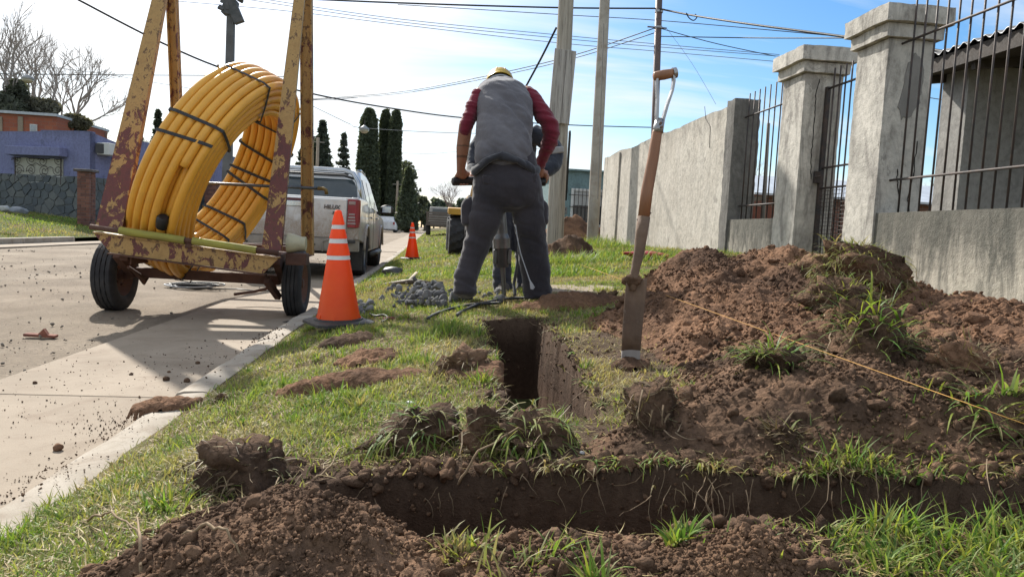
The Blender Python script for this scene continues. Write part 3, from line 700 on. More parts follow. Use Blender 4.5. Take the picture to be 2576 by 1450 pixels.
# street lamp post across the road with a broken box on top
p0 = Y(570, 470, 16.5); p1 = Y(581, 38, 16.5)
pl = thing('lamp_post', (float(p0[0]), 16.5, 0), 'dark square lamp post behind the pipe coil with a broken lamp head', 'lamp post')
b = MB(); b.bar((p0[0], 16.5, -.1), tuple(p1), .20, .20, (0, 1, 0), .15, .15); b.build('shaft', M('lamp_post_concrete', (.13, .135, .135), (.09, .09, .09), 4, .9, .5), pl, bevel=.01)
b = MB(); q = p1; b.box((q[0]-.02, 16.5, q[2]+.15), (.24, .3, .34), (0, R(12), 0)); b.box((q[0]+.12, 16.42, q[2]+.02), (.2, .16, .42), (0, R(-24), 0))
for k in range(9): b.box((q[0]+random.uniform(-.2, .24), 16.45+random.uniform(-.1, .1), q[2]+random.uniform(-.1, .36)), (.12, .05, .10), (random.random()*3, random.random()*3, 0))
b.build('broken_lamp_head', M('lamp_head_dark', (.05, .055, .055), (.09, .09, .09), 8, .7), pl)
# ------------------------------------------------------------------ wires
WIRE = M('black_wire', (.02, .02, .022), None, 5, .6, 0); WIREG = M('grey_wire', (.16, .17, .18), None, 5, .6, 0)
def wire(pts, r, label, sub=6, mat=None):
    P = [Y(*p) for p in pts]; out = []
    for i in range(len(P)-1):
        a, b_, c, d = P[max(0, i-1)], P[i], P[i+1], P[min(len(P)-1, i+2)]
        for k in range(sub):
            t = k/sub; out.append(.5*((2*b_)+(-a+c)*t+(2*a-5*b_+4*c-d)*t*t+(-a+3*b_-3*c+d)*t**3))
    out.append(P[-1]); b = MB(); b.tube(out, r, 5); o = b.build('overhead_wire', mat or WIRE, None, True)
    return tag(o, label, 'wire', 'overhead wires')
wire([(640, -8, 18), (1000, 8, 18), (1400, 20, 18), (1655, 22, 18)], .022, 'thick black cable reaching the steel pole from the left, topmost of all wires')
wire([(1655, 22, 18), (1745, 40, 16.5), (1890, 62, 14), (2160, 98, 11), (2500, 150, 8.2)], .022, 'thick black cable from the steel pole to the right, passing behind the near pillar')
wire([(1725, 33, 16.8), (1733, 46, 16.8), (1744, 52, 16.8), (1752, 44, 16.8), (1748, 36, 16.8)], .014, 'short cable loop hanging under the thick black cable right of the steel pole')
wire([(1000, 12, 19), (1420, 38, 19), (1655, 52, 18.2), (2000, 82, 15), (2300, 110, 13)], .010, 'thin black wire just below the thick cable, crossing to the near pillar')
wire([(640, -5, 26), (1000, 48, 26), (1420, 90, 26), (1660, 112, 26), (1960, 138, 26)], .012, 'upper of a pair of thin grey wires across the middle of the sky', 6, WIREG)
wire([(600, -4, 26), (1000, 55, 26), (1420, 98, 26), (1660, 119, 26), (1960, 142, 26)], .012, 'lower of a pair of thin grey wires across the middle of the sky', 6, WIREG)
wire([(330, -6, 26), (700, 26, 26), (1000, 62, 26), (1400, 108, 26), (1660, 130, 26), (1960, 156, 26)], .012, 'lone thin grey wire under the grey pair across the sky', 6, WIREG)
wire([(185, -6, 15), (400, 105, 16), (575, 178, 17), (780, 235, 19), (980, 272, 22), (1170, 297, 25), (1420, 314, 28), (1650, 321, 31)], .022, 'thick black cable falling from the top left behind the pipe coil')
wire([(-10, 186, 24), (300, 189, 24), (560, 190, 23), (780, 192, 22)][:3]+[(740, 193, 22)], .015, 'level black wire at left, passing behind the bare tree and coil')
wire([(-10, 155, 40), (230, 182, 40), (420, 213, 40), (600, 240, 40), (800, 252, 40), (900, 245, 40)], .015, 'thin sagging wire on the left below the level wire', 6, WIREG)
wire([(770, 250, 30), (1000, 232, 27), (1220, 192, 23), (1440, 140, 20.5), (1650, 70, 18.1)], .014, 'upper of two wires sweeping up from behind the coil to the steel pole')
wire([(770, 252, 30), (1000, 236, 27), (1220, 198, 23), (1440, 148, 20.5), (1650, 82, 18.1)], .012, 'lower of two wires sweeping up from behind the coil to the steel pole')
wire([(1320, 222, 14), (1360, 148, 13.4), (1399, 70, 12.9)], .02, 'short dark guy rope slanting from the wooden pole behind the helmet')
wire([(1660, 92, 18), (1900, 96, 15), (2150, 96, 12)], .012, 'straight black wire going right from the steel pole bracket')
wire([(1660, 72, 18), (1800, 110, 18), (1950, 142, 18)], .011, 'black wire sloping down right from the steel pole to the far pillar')
wire([(1675, 70, 18), (1740, 160, 17), (1800, 262, 16)], .004, 'very faint thin wire slanting down to the long wall top', 6, WIREG)
wire([(780, 264, 40), (850, 298, 40), (880, 312, 40), (915, 322, 40), (1100, 333, 45), (1300, 338, 50)], .016, 'thin wire holding the hanging street lamp before the cypress', 6, WIREG)
wire([(950, 381, 100), (1000, 384, 95), (1085, 386, 85), (1180, 379, 75), (1420, 372, 55)], .022, 'far thin wire crossing low sky right of the cypresses')
wire([(940, 410, 110), (1000, 420, 105), (1150, 440, 90), (1300, 455, 80)], .02, 'faint far wire low over the end of the street', 6, WIREG)
wire([(2300, 240, 12), (2420, 258, 12), (2560, 268, 12)], .008, 'thin wire seen between near pillar and porch house', 6, WIREG)
wire([(2470, 98, 9), (2575, 85, 9), (2680, 70, 9)], .007, 'thin wire above the porch roof at right')
# hanging street lamps
def hang_lamp(px, py, y, s, label):
    p = Y(px, py, y); t = thing('hanging_lamp', tuple(p), label, 'street lamp')
    b = MB(); b.lathe([(.05*s, .30*s), (.10*s, .26*s), (.30*s, .12*s), (.36*s, 0), (.34*s, -.02*s)], tuple(p), 18); b.build('shade', M('lamp_shade_enamel', (.30, .31, .31), (.25, .25, .25), 5, .4, .1), t, True)
    b = MB(); b.lathe([(.33*s, -.025*s), (.29*s, -.14*s), (.16*s, -.24*s), (.02*s, -.27*s)], tuple(p), 18); b.build('glass_bowl', M('lamp_bowl', (.40, .37, .28), None, 4, .3, 0), t, True)
    b = MB(); b.tube([p+np.array([0, 0, .3*s]), p+np.array([0, 0, .62*s])], .03*s, 6); b.build('hanger', IRON, t)
hang_lamp(916, 326, 40, .78, 'hanging enamel street lamp in front of the tall cypress')
hang_lamp(70, 199, 24, .5, 'hanging street lamp on the level wire before the bare tree')
# ------------------------------------------------------------------ blue house across the road
def plane_hit(px, py, P0, n):
    d = ray(px, py); return EYE+d*(((P0-EYE)@n)/(d@n))
def blue_house():
    K = Y(226, 532, 27.); K = np.array([K[0], 27., float(left_ground(K[0], 27.))])
    du = np.array([-.957, .29, 0]); dv = np.array([.29, .957, 0]); nL = np.array([-.29, -.957, 0]); nR = np.array([.957, -.29, 0])
    BL = plaster('violet_blue_paint', (.20, .212, .355), (.178, .19, .32), (.115, .12, .18), .25, 3.8, .7)
    STONE = [M('stone_%s' % q, c, None, 4, .95, .6, 30, .01) for q, c in (('a', (.115, .13, .135)), ('b', (.15, .16, .155)), ('c', (.095, .11, .12)))]
    MORT = M('stone_mortar', (.19, .20, .20), None, 8, .95, .5)
    h = thing('blue_house', tuple(K), 'violet blue house with stone base across the road', 'house')
    zt = Y(226, 330, 27.)[2]
    def slab(a, b_, z0_, z1, n, th, name, mat, par_=None, off=0.):
        a, b_ = np.array(a, float)+n*off, np.array(b_, float)+n*off; B = MB()
        B.prism([(a[0], a[1], z0_), (b_[0], b_[1], z0_), (b_[0], b_[1], z1), (a[0], a[1], z1)], tuple(-n*th)); return B.build(name, mat, par_ or h)
    A = K+du*9.; C = K+dv*3.0; D = K+dv*14
    # wall with an uneven top
    B = MB(); top_ = [K, K+du*2, K+du*2.05, K+du*5, A]; zz = [zt, zt, zt-.05, zt-.12, zt-.1]
    B.prism([(A[0], A[1], .3), (K[0], K[1], .3)]+[(p[0], p[1], z) for p, z in zip(top_, zz)], tuple(-nL*.25)); B.build('front_wall', BL, h)
    B = MB(); q = [(K, zt-.02), (K+dv*1.6, zt-.28), (K+dv*1.65, zt-.02), (K+dv*14, zt+.2)]
    K2 = K+dv*.001
    B.prism([(D[0], D[1], .3), (K2[0]-.0, K2[1], .3)]+[(p[0], p[1], z) for p, z in q], tuple(-nR*.25)); B.build('side_wall', BL, h)
    # stone plinths, each stone its own piece
    def stones(P0, d, n, L, z0_, z1, seed):
        slab(P0, P0+d*L, z0_-.4, z1, n, .05, 'plinth_mortar', MORT, None, .055)
        rg = random.Random(seed); sp = .34; pts2 = []
        for r_ in range(int((z1-z0_)/(sp*.8))+2):
            for q in range(int(L/sp)+2): pts2.append((q*sp+(sp/2 if r_ % 2 else 0)+rg.uniform(-.12, .12), z0_+r_*sp*.8+rg.uniform(-.10, .10)))
        for i, (cu, cz) in enumerate(pts2):          # voronoi cell of each stone, shrunk for the joint
            poly = [(max(0, cu-.4), max(z0_, cz-.4)), (min(L, cu+.4), max(z0_, cz-.4)), (min(L, cu+.4), min(z1, cz+.4)), (max(0, cu-.4), min(z1, cz+.4))]
            for k, (ou, oz) in enumerate(pts2):
                if k == i or abs(ou-cu) > .8 or abs(oz-cz) > .8: continue
                nu, nz = ou-cu, oz-cz; dd = (nu*(ou+cu)+nz*(oz+cz))/2-.016*math.hypot(nu, nz); out = []
                for a_ in range(len(poly)):
                    p, q = poly[a_], poly[(a_+1) % len(poly)]; sp_, sq = nu*p[0]+nz*p[1]-dd, nu*q[0]+nz*q[1]-dd
                    if sp_ <= 0: out.append(p)
                    if sp_*sq < 0: t_ = sp_/(sp_-sq); out.append((p[0]+(q[0]-p[0])*t_, p[1]+(q[1]-p[1])*t_))
                poly = out
                if len(poly) < 3: break
            if len(poly) < 3: continue
            ar = abs(sum(poly[a_][0]*poly[(a_+1) % len(poly)][1]-poly[(a_+1) % len(poly)][0]*poly[a_][1] for a_ in range(len(poly))))/2
            if ar < .008: continue
            B = MB(); B.prism([tuple((P0+d*u_+n*.06)[:2])+(z_,) for u_, z_ in poly], tuple(n*(.02+.025*rg.random()))); B.build('stone', STONE[rg.randrange(3)], h, bevel=.012)
    gz = float(left_ground(K[0], K[1]))
    zs = plane_hit(100, 440, K, nL)[2]
    stones(K+du*.02, du, nL, 5.6, gz-.25, zs, 4); stones(K+dv*.02, dv, nR, 7., gz-.2, zs, 5)
    # window with scroll grille
    def onL(px, py, o=0.): return plane_hit(px, py, K+nL*o, nL)
    a, b_ = onL(41, 396), onL(160, 464)
    zw1, zw0 = a[2], b_[2]+.03
    ua, ub = (a-K)@du, (b_-K)@du
    P = lambda u, z, o=0.: tuple((K+du*u+nL*o)[:2])+(z,)
    t = h
    B = MB(); B.prism([P(ua, zw0, .03), P(ub, zw0, .03), P(ub, zw1, .03), P(ua, zw1, .03)], tuple(-nL*.02)); win = B.build('window_shutter', M('cream_shutter', (.46, .45, .38), (.38, .37, .31), 5, .7), h)
    B = MB(); B.prism([P(ua-.08, zw0-.02, .04), P(ub+.08, zw0-.02, .04), P(ub+.08, zw0+.24, .04), P(ua-.08, zw0+.24, .04)], tuple(-nL*.005)); B.build('lower_pane', GLASS, win)
    for uu in (ua, (ua+ub)/2, ub): B = MB(); B.bar(P(uu, zw0, .05), P(uu, zw0+.25, .05), .04, .03); B.build('mullion', WHITEP, win)
    for z in (zw0, zw0+.24): B = MB(); B.bar(P(ua, z, .052), P(ub, z, .052), .03, .035); B.build('window_rail', WHITEP, win)
    rg = random.Random(3)
    for k in range(11):
        uu = ua+(ub-ua)*(.08+.84*(k % 4)/3)+rg.uniform(-.08, .08); zc = zw0+.42+(k//4)*.38+rg.uniform(-.05, .05); pts = []
        sg = rg.choice((-1, 1)); ph = rg.uniform(0, 6)
        for q in range(26): th_ = q*.42; r_ = .04+.0068*q; pts.append(P(uu+sg*r_*math.cos(th_+ph), min(zw1-.02, zc+r_*math.sin(th_+ph)), .09))
        for q in range(7): pts.append(P(uu+sg*(r_*math.cos(th_+ph)+.05*q), min(zw1-.02, zc+r_*math.sin(th_+ph)+.05*math.sin(q*.7)), .09))
        B = MB(); B.tube(pts, .011, 4); B.build('scroll', IRON, win)
    for uu in (ua-.04, ub+.03): B = MB(); B.bar(P(uu, zw0-.05, .09), P(uu, zw1+.02, .09), .03, .03); B.build('grille_edge', IRON, win)
    l0, l1 = onL(34, 369), onL(171, 398); u0, u1 = (l0-K)@du, (l1-K)@du
    B = MB(); B.prism([P(u0, l1[2]+.03, .38), P(u1, l1[2]+.03, .38), P(u1, l0[2], .38), P(u0, l0[2], .38)], tuple(-nL*.38)); B.build('window_hood', BL, h, bevel=.02)
    # side wall: air conditioner, windows
    def onR(px, py): return plane_hit(px, py, K, nR)
    a, b_ = onR(250, 360), onR(268, 392); c = (a+b_)/2
    ac = MB(); ac.box(tuple(c+nR*.26), (.5, .62, .42), (0, 0, math.atan2(-nR[0], nR[1])+math.pi/2)); aco = ac.build('air_conditioner', WHITEP, h, bevel=.015)
    fm = MB(); fm.box(tuple(c+nR*.26+nL*.33), (.44, .015, .34), (0, 0, math.atan2(nL[0], -nL[1])*-1+0)); fm.build('grille', M('ac_grille', (.05, .05, .055)), aco)
    for pxa, pya, pxb, pyb in ((325, 415, 343, 448), (288, 410, 300, 445)):
        a, b_ = onR(pxa, pya), onR(pxb, pyb); u0, u1 = (a-K)@dv, (b_-K)@dv
        Q = lambda u, z, o=0.: tuple((K+dv*u+nR*o)[:2])+(z,)
        B = MB(); B.prism([Q(u0, b_[2], .03), Q(u1, b_[2], .03), Q(u1, a[2], .03), Q(u0, a[2], .03)], tuple(-nR*.02)); w_ = B.build('side_window', M('cream_shutter', (.5, .5, .5)), h)
        B = MB(); B.prism([Q(u0-.15, a[2]+.03, .3), Q(u1+.15, a[2]+.03, .3), Q(u1+.15, a[2]+.22, .3), Q(u0-.15, a[2]+.22, .3)], tuple(-nR*.3)); B.build('window_hood', BL, h)
    return K, du, dv, nL, nR
BHK = blue_house()
def brick_pier(px0, px1, pyt, pyb, y, label):
    a = Y(px0, pyb, y); b_ = Y(px1, pyb, y); w_ = b_[0]-a[0]; zt = Y((px0+px1)/2, pyt, y)[2]; cx = (a[0]+b_[0])/2
    z0_ = float(left_ground(cx, y))-.15
    t = thing('brick_pier', (cx, y, z0_), label, 'pillar')
    BR = [M('pier_brick_%s' % k, c, None, 9, .95, .5, 50) for k, c in (('a', (.20, .085, .06)), ('b', (.15, .07, .055)), ('c', (.24, .11, .08)))]
    B = MB(); B.box((cx, y, (z0_+zt)/2), (w_-.02, w_-.02, zt-z0_)); B.build('mortar_core', M('pier_mortar', (.15, .135, .125)), t)
    z = z0_; r = 0; rg = random.Random(px0)
    while z < zt-.06:
        for s in range(2):      # two bricks on the street face and two on the side, staggered
            sp = .5+(.18 if r % 2 else -.18)
            l0, l1 = (0, sp) if s == 0 else (sp, 1)
            B = MB(); B.box((cx-w_/2+w_*(l0+l1)/2, y-w_/2+.05, z+.045), (w_*(l1-l0)-.014, .11, .076)); B.build('brick', BR[rg.randrange(3)], t)
            B = MB(); B.box((cx+w_/2-.05, y-w_/2+.11+(w_-.11)*(l0+l1)/2, z+.045), (.11, (w_-.11)*(l1-l0)-.014, .076)); B.build('brick', BR[rg.randrange(3)], t)
        z += .09; r += 1
    B = MB(); B.box((cx, y, zt+.03), (w_+.16, w_+.16, .08)); B.build('cap', M('pier_cap', (.09, .075, .07)), t, bevel=.01)
brick_pier(201, 233, 432, 524, 24.5, 'brick gate pier with a flat dark cap before the blue house')
brick_pier(518, 546, 462, 532, 33, 'brick pier seen through the hole of the pipe coil')
# red brick house behind
h = thing('brick_house', tuple(Y(70, 340, 42.)), 'raw red brick house with white metal roof edge behind the blue house', 'house')
BRICK2 = brick_mat('raw_hollow_brick', (.36, .115, .06), (.29, .09, .055), (.22, .15, .12), 1, .2, .4)
a = Y(-30, 282, 42.); b_ = Y(144, 294, 42.); zb = .8
B = MB(); B.prism([(a[0]-6, 42, zb), (b_[0], 42, zb), (b_[0], 42, b_[2]), (a[0]-6, 42, a[2])], (0, 6, 0)); B.build('wall', BRICK2, h)
B = MB(); B.prism([(a[0]-6, 41.8, a[2]), (b_[0]+.05, 41.8, b_[2]), (b_[0]+.05, 48.2, b_[2]), (a[0]-6, 48.2, a[2])], (0, 0, .14)); B.build('roof_edge', M('pale_sheet_roof', (.5, .5, .5)), h)
q0, q1 = Y(76, 312, 41.95), Y(93, 332, 41.95)
B = MB(); B.box(((q0[0]+q1[0])/2, 41.96, (q0[2]+q1[2])/2), (q1[0]-q0[0], .1, q0[2]-q1[2])); wn = B.build('window_frame', WHITEP, h)
B = MB(); B.box(((q0[0]+q1[0])/2, 41.905, (q0[2]+q1[2])/2), ((q1[0]-q0[0])*.8, .02, (q0[2]-q1[2])*.8)); B.build('pane', M('pale_pane', (.35, .38, .40), None, 3, .2, 0), wn)
for q in (0, 52): c = Y(q, 312, 41.97); B = MB(); B.box((c[0], 41.97, c[2]-.6), (.25, .08, 2.0)); B.build('concrete_column', CONC, h)
# grey roofline seen through the coil hole and low buildings up the street
h = thing('grey_house', tuple(Y(600, 470, 60.)), 'low grey house with dark tiled roof seen through the coil', 'house')
a, b_ = Y(575, 440, 60.), Y(700, 440, 60.)
B = MB(); B.prism([(a[0]-6, 60, .5), (b_[0], 60, .5), (b_[0], 60, 3.4), (a[0]-6, 60, 3.4)], (0, 6, 0)); B.build('wall', M('far_house_wall', (.35, .34, .32)), h)
B = MB(); B.prism([(a[0]-6.3, 59.6, 3.4), (b_[0]+.3, 59.6, 3.4), (b_[0]-2, 59.6, 4.7), (a[0]-4, 59.6, 4.7)], (0, 6.8, 0)); B.build('roof', M('far_dark_roof', (.07, .055, .05)), h)
B = MB(); c = (a+b_)/2; B.box((c[0], 59.97, 2.1), (1.3, .1, 1.1)); B.build('window', GLASS, h)
# ------------------------------------------------------------------ trailer
def chip_mat(name, bias, zlo=None, zhi=None):
    """old yellow paint over maroon primer, flaking to rust"""
    m, nt, b, o = newmat(name); v = coord(nt)
    f = ramp(nt, noise(nt, coord(nt, (1, 1, .7)), 9., 9, .72, .7), [(.3, 0.), (.7, 1.)]); g = noise(nt, v, 60, 4, .7); h = noise(nt, coord(nt, (1, 1, .6)), 17, 6, .7, .4)
    fac = mth(nt, 'ADD', f, bias)
    if zlo is not None:
        z = N(nt, 'ShaderNodeSeparateXYZ', None, Vector=v).outputs[2]
        fac = mth(nt, 'ADD', fac, mth(nt, 'MULTIPLY', ramp(nt, mth(nt, 'DIVIDE', mth(nt, 'SUBTRACT', z, zlo), zhi-zlo), [(0, 0.), (1, 1.)]), .55))
    yel = ramp(nt, h, [(.3, (.33, .185, .055)), (.6, (.46, .285, .10)), (.75, (.40, .26, .11))])
    mar = ramp(nt, h, [(.3, (.085, .024, .020)), (.55, (.145, .040, .034)), (.75, (.19, .085, .06))])
    mk = ramp(nt, fac, [(.495, 0.), (.51, 1.)])
    base = mix(nt, mk, mar, yel)
    ru = ramp(nt, mth(nt, 'ADD', h, mth(nt, 'MULTIPLY', g, .3)), [(.70, 0.), (.75, 1.)])
    base = mix(nt, mth(nt, 'MULTIPLY', ru, .85), base, (.085, .038, .022))
    base = mix(nt, .4, base, ramp(nt, g, [(.3, .6), (.6, 1.)]), 'MULTIPLY')
    setp(nt, b, Base_Color=base, Roughness=ramp(nt, h, [(.3, .5), (.7, .75)]), Normal=bumpn(nt, mth(nt, 'ADD', mk, mth(nt, 'MULTIPLY', g, .4)), .5, .004)); return m
CH_POST = chip_mat('chipped_yellow_post', -.10, 1.2, 2.3); CH_BEAM = chip_mat('chipped_yellow_beam', .12); CH_REAR = chip_mat('chipped_rear_post', .16)
RUST = M('brown_rust_steel', (.070, .032, .022), (.115, .055, .035), 7, .85, .6, 60, .004, third=(.05, .03, .025))
def tyre_mat():
    m, nt, b, o = newmat('tyre_rubber'); v = coord(nt); f = noise(nt, v, 9, 5, .65); g = noise(nt, v, 90, 3)
    setp(nt, b, Base_Color=ramp(nt, f, [(.3, (.018, .018, .02)), (.6, (.040, .039, .040)), (.75, (.085, .075, .065))]), Roughness=.82, Specular_IOR_Level=.35, Normal=bumpn(nt, g, .3, .002)); return m
TYRE = tyre_mat()
def make_wheel(name, R_, w_, rim, parent, c, rimmat, grooves=4, lugs=60, blk=False):
    """tyre with tread grooves, sidewall and a dished rim; axle along x, centred at c"""
    root = None; B = MB(); prof = []
    hw = w_/2
    prof += [(rim, -hw*.78), (rim+.02, -hw*.96), ((R_+rim)/2, -hw*1.05), (R_-.035, -hw*.97), (R_-.010, -hw*.86)]
    ng = grooves; span = hw*.80
    for k in range(ng):
        x0_ = -span+2*span*k/ng; x1_ = -span+2*span*(k+1)/ng; gw = .05*w_/2
        cr = .006*(1-((x0_+x1_)/2/hw)**2)
        prof += [(R_+cr-.004, x0_+gw*.4), (R_+cr, x0_+gw), (R_+cr, x1_-gw), (R_+cr-.004, x1_-gw*.4), (R_+cr-.013, x1_-gw*.2), (R_+cr-.013, x1_+gw*.2)] if k < ng-1 else [(R_+cr-.004, x0_+gw*.4), (R_+cr, x0_+gw), (R_+cr, x1_-gw), (R_-.004, x1_)]
    prof += [(R_-.010, hw*.86), (R_-.035, hw*.97), ((R_+rim)/2, hw*1.05), (rim+.02, hw*.96), (rim, hw*.78)]
    n = lugs; vs = []
    for rr, x in prof:
        for j in range(n):
            a = 2*math.pi*j/n; r2 = rr
            if rr > R_-.003 and abs(x) < hw*.9 and (j+(2 if x > 0 else 0)+int(abs(x)*60)) % 3 == 0: r2 -= .007
            if R_-.02 < rr < R_-.004 and j % 2: r2 -= .004
            vs.append((x+c[0], c[1]+r2*math.cos(a), c[2]+r2*math.sin(a)))
    k = len(prof); fs = []
    for i in range(k-1):
        for j in range(n): fs.append((i*n+j, i*n+(j+1) % n, (i+1)*n+(j+1) % n, (i+1)*n+j))
    B.add(vs, fs); t = B.build('tyre', TYRE, parent, auto=32)
    for sg, nm in ((1, 'rim'),):
        B = MB(); B.lathe([(rim+.005, -hw*.8), (rim-.01, -hw*.76), (rim-.03, -hw*.4), (rim-.03, hw*.4), (rim-.012, hw*.72), (rim+.006, hw*.8), (rim-.002, hw*.84), (rim-.035, hw*.5), (rim*.62, hw*.28), (rim*.42, hw*.38), (rim*.28, hw*.40)], c, 40, 'x')
        r_ = B.build('rim', rimmat, parent, auto=40)
        B = MB(); B.lathe([(rim*.3, -hw*.9), (rim*.3, hw*.45), (rim*.22, hw*.75), (rim*.1, hw*.80)], c, 16, 'x'); B.build('hub', RUST, r_, auto=40)
        for q in range(5):
            a = q*1.2566; B = MB(); B.lathe([(.012, hw*.3), (.012, hw*.55)], (c[0], c[1]+rim*.5*math.cos(a), c[2]+rim*.5*math.sin(a)), 6, 'x'); B.build('lug_nut', RUST, r_)
    return t
def trailer():
    t = thing('pipe_trailer', (-1.95, 6.9, 0), 'rusty two wheeled reel trailer with chipped yellow and maroon posts', 'trailer')
    YB = 5.92
    L = Y(236, 578, YB); Rr = Y(700, 643, YB); d = (Rr-L); d /= np.linalg.norm(d); upv = np.array([-d[2], 0, d[0]])
    rot = math.atan2(-d[2], d[0])
    c = (L+Rr)/2; ln = np.linalg.norm(Rr-L)
    def PB(u, y, w_): return tuple(c+d*u+upv*w_+np.array([0, y, 0]))
    # tapered channel beam at the back of the tray
    B = MB(); hb = .135
    B.prism([PB(-ln/2, 0, -.025), PB(ln/2-.0, 0, -.025), PB(ln/2-.10, 0, -.025-hb), PB(-ln/2+.14, 0, -.025-hb)], (0, .012, 0)); B.build('rear_beam', CH_BEAM, t)
    B = MB(); B.prism([PB(-ln/2, -.02, -.022), PB(ln/2, -.02, -.022), PB(ln/2, .12, -.022), PB(-ln/2, .12, -.022)], tuple(upv*.010)); B.build('beam_top_flange', CH_BEAM, t)
    B = MB(); B.prism([PB(-ln/2+.13, -.03, -.172), PB(ln/2-.09, -.03, -.172), PB(ln/2-.09, .1, -.172), PB(-ln/2+.13, .1, -.172)], tuple(upv*.010)); B.build('beam_lip', RUST, t)
    B = MB(); B.tube([PB(-ln/2-.02, -.02, .022), PB(ln/2+.0, -.02, .022)], .021, 12); B.build('roller_shaft', RUST, t, True)
    PIPEY = M('sun_faded_yellow_sleeve', (.36, .33, .055), (.24, .215, .05), 14, .75, .5, 90, .003, stretch=(.25, 1, 1), third=(.14, .11, .04))
    for u0, u1 in ((-ln/2+.20, -.015), (.045, ln/2-.17)):
        B = MB(); B.tube([PB(u0, -.022, .025), PB(u1, -.022, .020)], .031, 14); B.build('roller_sleeve', PIPEY, t, auto=40)
    B = MB(); B.box(PB(.015, 0, -.005), (.05, .05, .06), (0, rot, 0)); B.build('roller_bracket', RUST, t, bevel=.005)
    # posts: angle sections leaning together in pairs
    def post(name, a, b_, w0, w1, th, mat, side, ydir=1, plate=.02):
        a, b_ = np.array(a), np.array(b_); B = MB()
        B.prism([tuple(a+np.array([-w0/2, 0, 0])), tuple(a+np.array([w0/2, 0, 0])), tuple(b_+np.array([w1/2, 0, 0])), tuple(b_+np.array([-w1/2, 0, 0]))], (0, plate*.5, 0))
        for s in (-1, 1):
            pa, pb = a+np.array([s*(w0/2-.006), .0105*1, 0]), b_+np.array([s*(w1/2-.006), .0105, 0])
            B.prism([tuple(pa), tuple(pb), tuple(pb+np.array([0, th*.7, 0])), tuple(pa+np.array([0, th, 0]))], (-.010*s, 0, 0))
        return B.build(name, mat, t)
    tl = Y(412, -30, 6.62); trr = Y(758, -30, 6.62)
    bl = Y(273, 572, 5.985); br = Y(682, 628, 5.985)
    post('front_post', bl, tl+np.array([0, 0, .12]), .205, .095, .085, CH_POST, -1)
    post('front_post', br, trr+np.array([0, 0, .12]), .155, .085, .075, CH_POST, 1)
    def chan(name, a, b_, w0, dep, mat):
        a, b_ = np.array(a), np.array(b_); B = MB()
        for s in (-1, 1):
            o = np.array([s*(w0/2-.005), 0, 0]); B.prism([tuple(a+o), tuple(b_+o), tuple(b_+o+np.array([0, dep, 0])), tuple(a+o+np.array([0, dep, 0]))], (-.011*s, 0, 0))
        B.prism([tuple(a+np.array([-w0/2+.002, dep*.45, 0])), tuple(a+np.array([w0/2-.002, dep*.45, 0])), tuple(b_+np.array([w0/2-.002, dep*.45, 0])), tuple(b_+np.array([-w0/2+.002, dep*.45, 0]))], (0, .01, 0))
        return B.build(name, mat, t)
    a = Y(452, 560, 7.45); b_ = Y(426, -30, 6.9); chan('rear_post', a, b_+np.array([0, 0, .1]), .095, .09, CH_REAR)
    a = Y(772, 640, 6.98); b_ = Y(767, -30, 6.78); chan('rear_post', a, b_+np.array([0, 0, .1]), .115, .09, CH_REAR)
    for p, q in ((tl, Y(426, -30, 6.9)), (trr, Y(767, -30, 6.78))):
        c_ = (p+q)/2+np.array([0, 0, .2]); B = MB(); B.box(tuple(c_), (.16, .4, .05)); B.lathe([(.07, -.08), (.07, .08)], (c_[0], c_[1], c_[2]+.09), 16, 'x'); B.build('spindle_seat', RUST, t)
    # retaining rod through the coil with its grease nipple end
    r1 = Y(500, 461, 6.72); r2 = Y(800, 474, 6.72); B = MB(); B.tube([tuple(r1-np.array([.55, 0, 0])), tuple(r2)], .014, 10); B.build('retaining_rod', M('bare_grey_steel', (.16, .16, .165), (.1, .1, .1), 6, .45, .2, metal=.7), t, True)
    B = MB(); q = r2; B.tube([q+np.array([0, -.02, .0]), q+np.array([.05, -.02, 0]), q+np.array([.075, -.02, -.01]), q+np.array([.08, -.02, -.05])], .017, 8); B.build('rod_handle', M('brass_old', (.22, .15, .05), None, 6, .5, metal=.5), t, True)
    # chassis
    for x, z in ((-2.46, .52), (-1.40, .49)):
        B = MB(); B.bar((x, 5.98, z), (x, 8.4, z+.03), .06, .10); B.build('side_rail', RUST, t, bevel=.006)
    for y, z, h_ in ((6.32, .50, .07), (7.35, .50, .10), (8.35, .52, .08)):
        B = MB(); B.bar((-2.46, y, z+.015), (-1.40, y, z-.005), h_, .09); B.build('cross_member', RUST, t, bevel=.006)
    B = MB(); B.bar((-2.62, 6.6, .335), (-1.37, 6.6, .315), .075, .085); B.build('axle_beam', RUST, t, bevel=.006)
    for x in (-2.64, -1.34):
        B = MB(); B.bar((x, 6.3, .52), (x, 6.62, .33), .06, .11); B.build('stub_arm', RUST, t, bevel=.006)
        B = MB(); B.tube([(x, 6.6, .30), (x-(.11 if x < -2 else -.06), 6.6, .30)], .035, 10); B.build('stub_axle', RUST, t)
        B = MB()
        for k in range(4): B.tube([(x+(.1 if x < -2 else -.1), 6.6-.33+.05*k, .40-.018*k), (x+(.1 if x < -2 else -.1), 6.6, .29-.018*k), (x+(.1 if x < -2 else -.1), 6.6+.33-.05*k, .40-.018*k)], .014, 5)
        B.build('leaf_spring', RUST, t)
    for x in (-2.42, -1.44):
        B = MB(); B.prism([(x, 6.0, .44), (x, 6.34, .44), (x, 6.34, .57), (x, 6.0, .62)], (.012, 0, 0)); B.build('gusset', RUST, t)
    B = MB(); B.bar((-2.46, 8.38, .53), (-1.95, 10.1, .50), .07, .08); B.bar((-1.40, 8.38, .51), (-1.89, 10.1, .50), .07, .08); B.build('drawbar', RUST, t, bevel=.005)
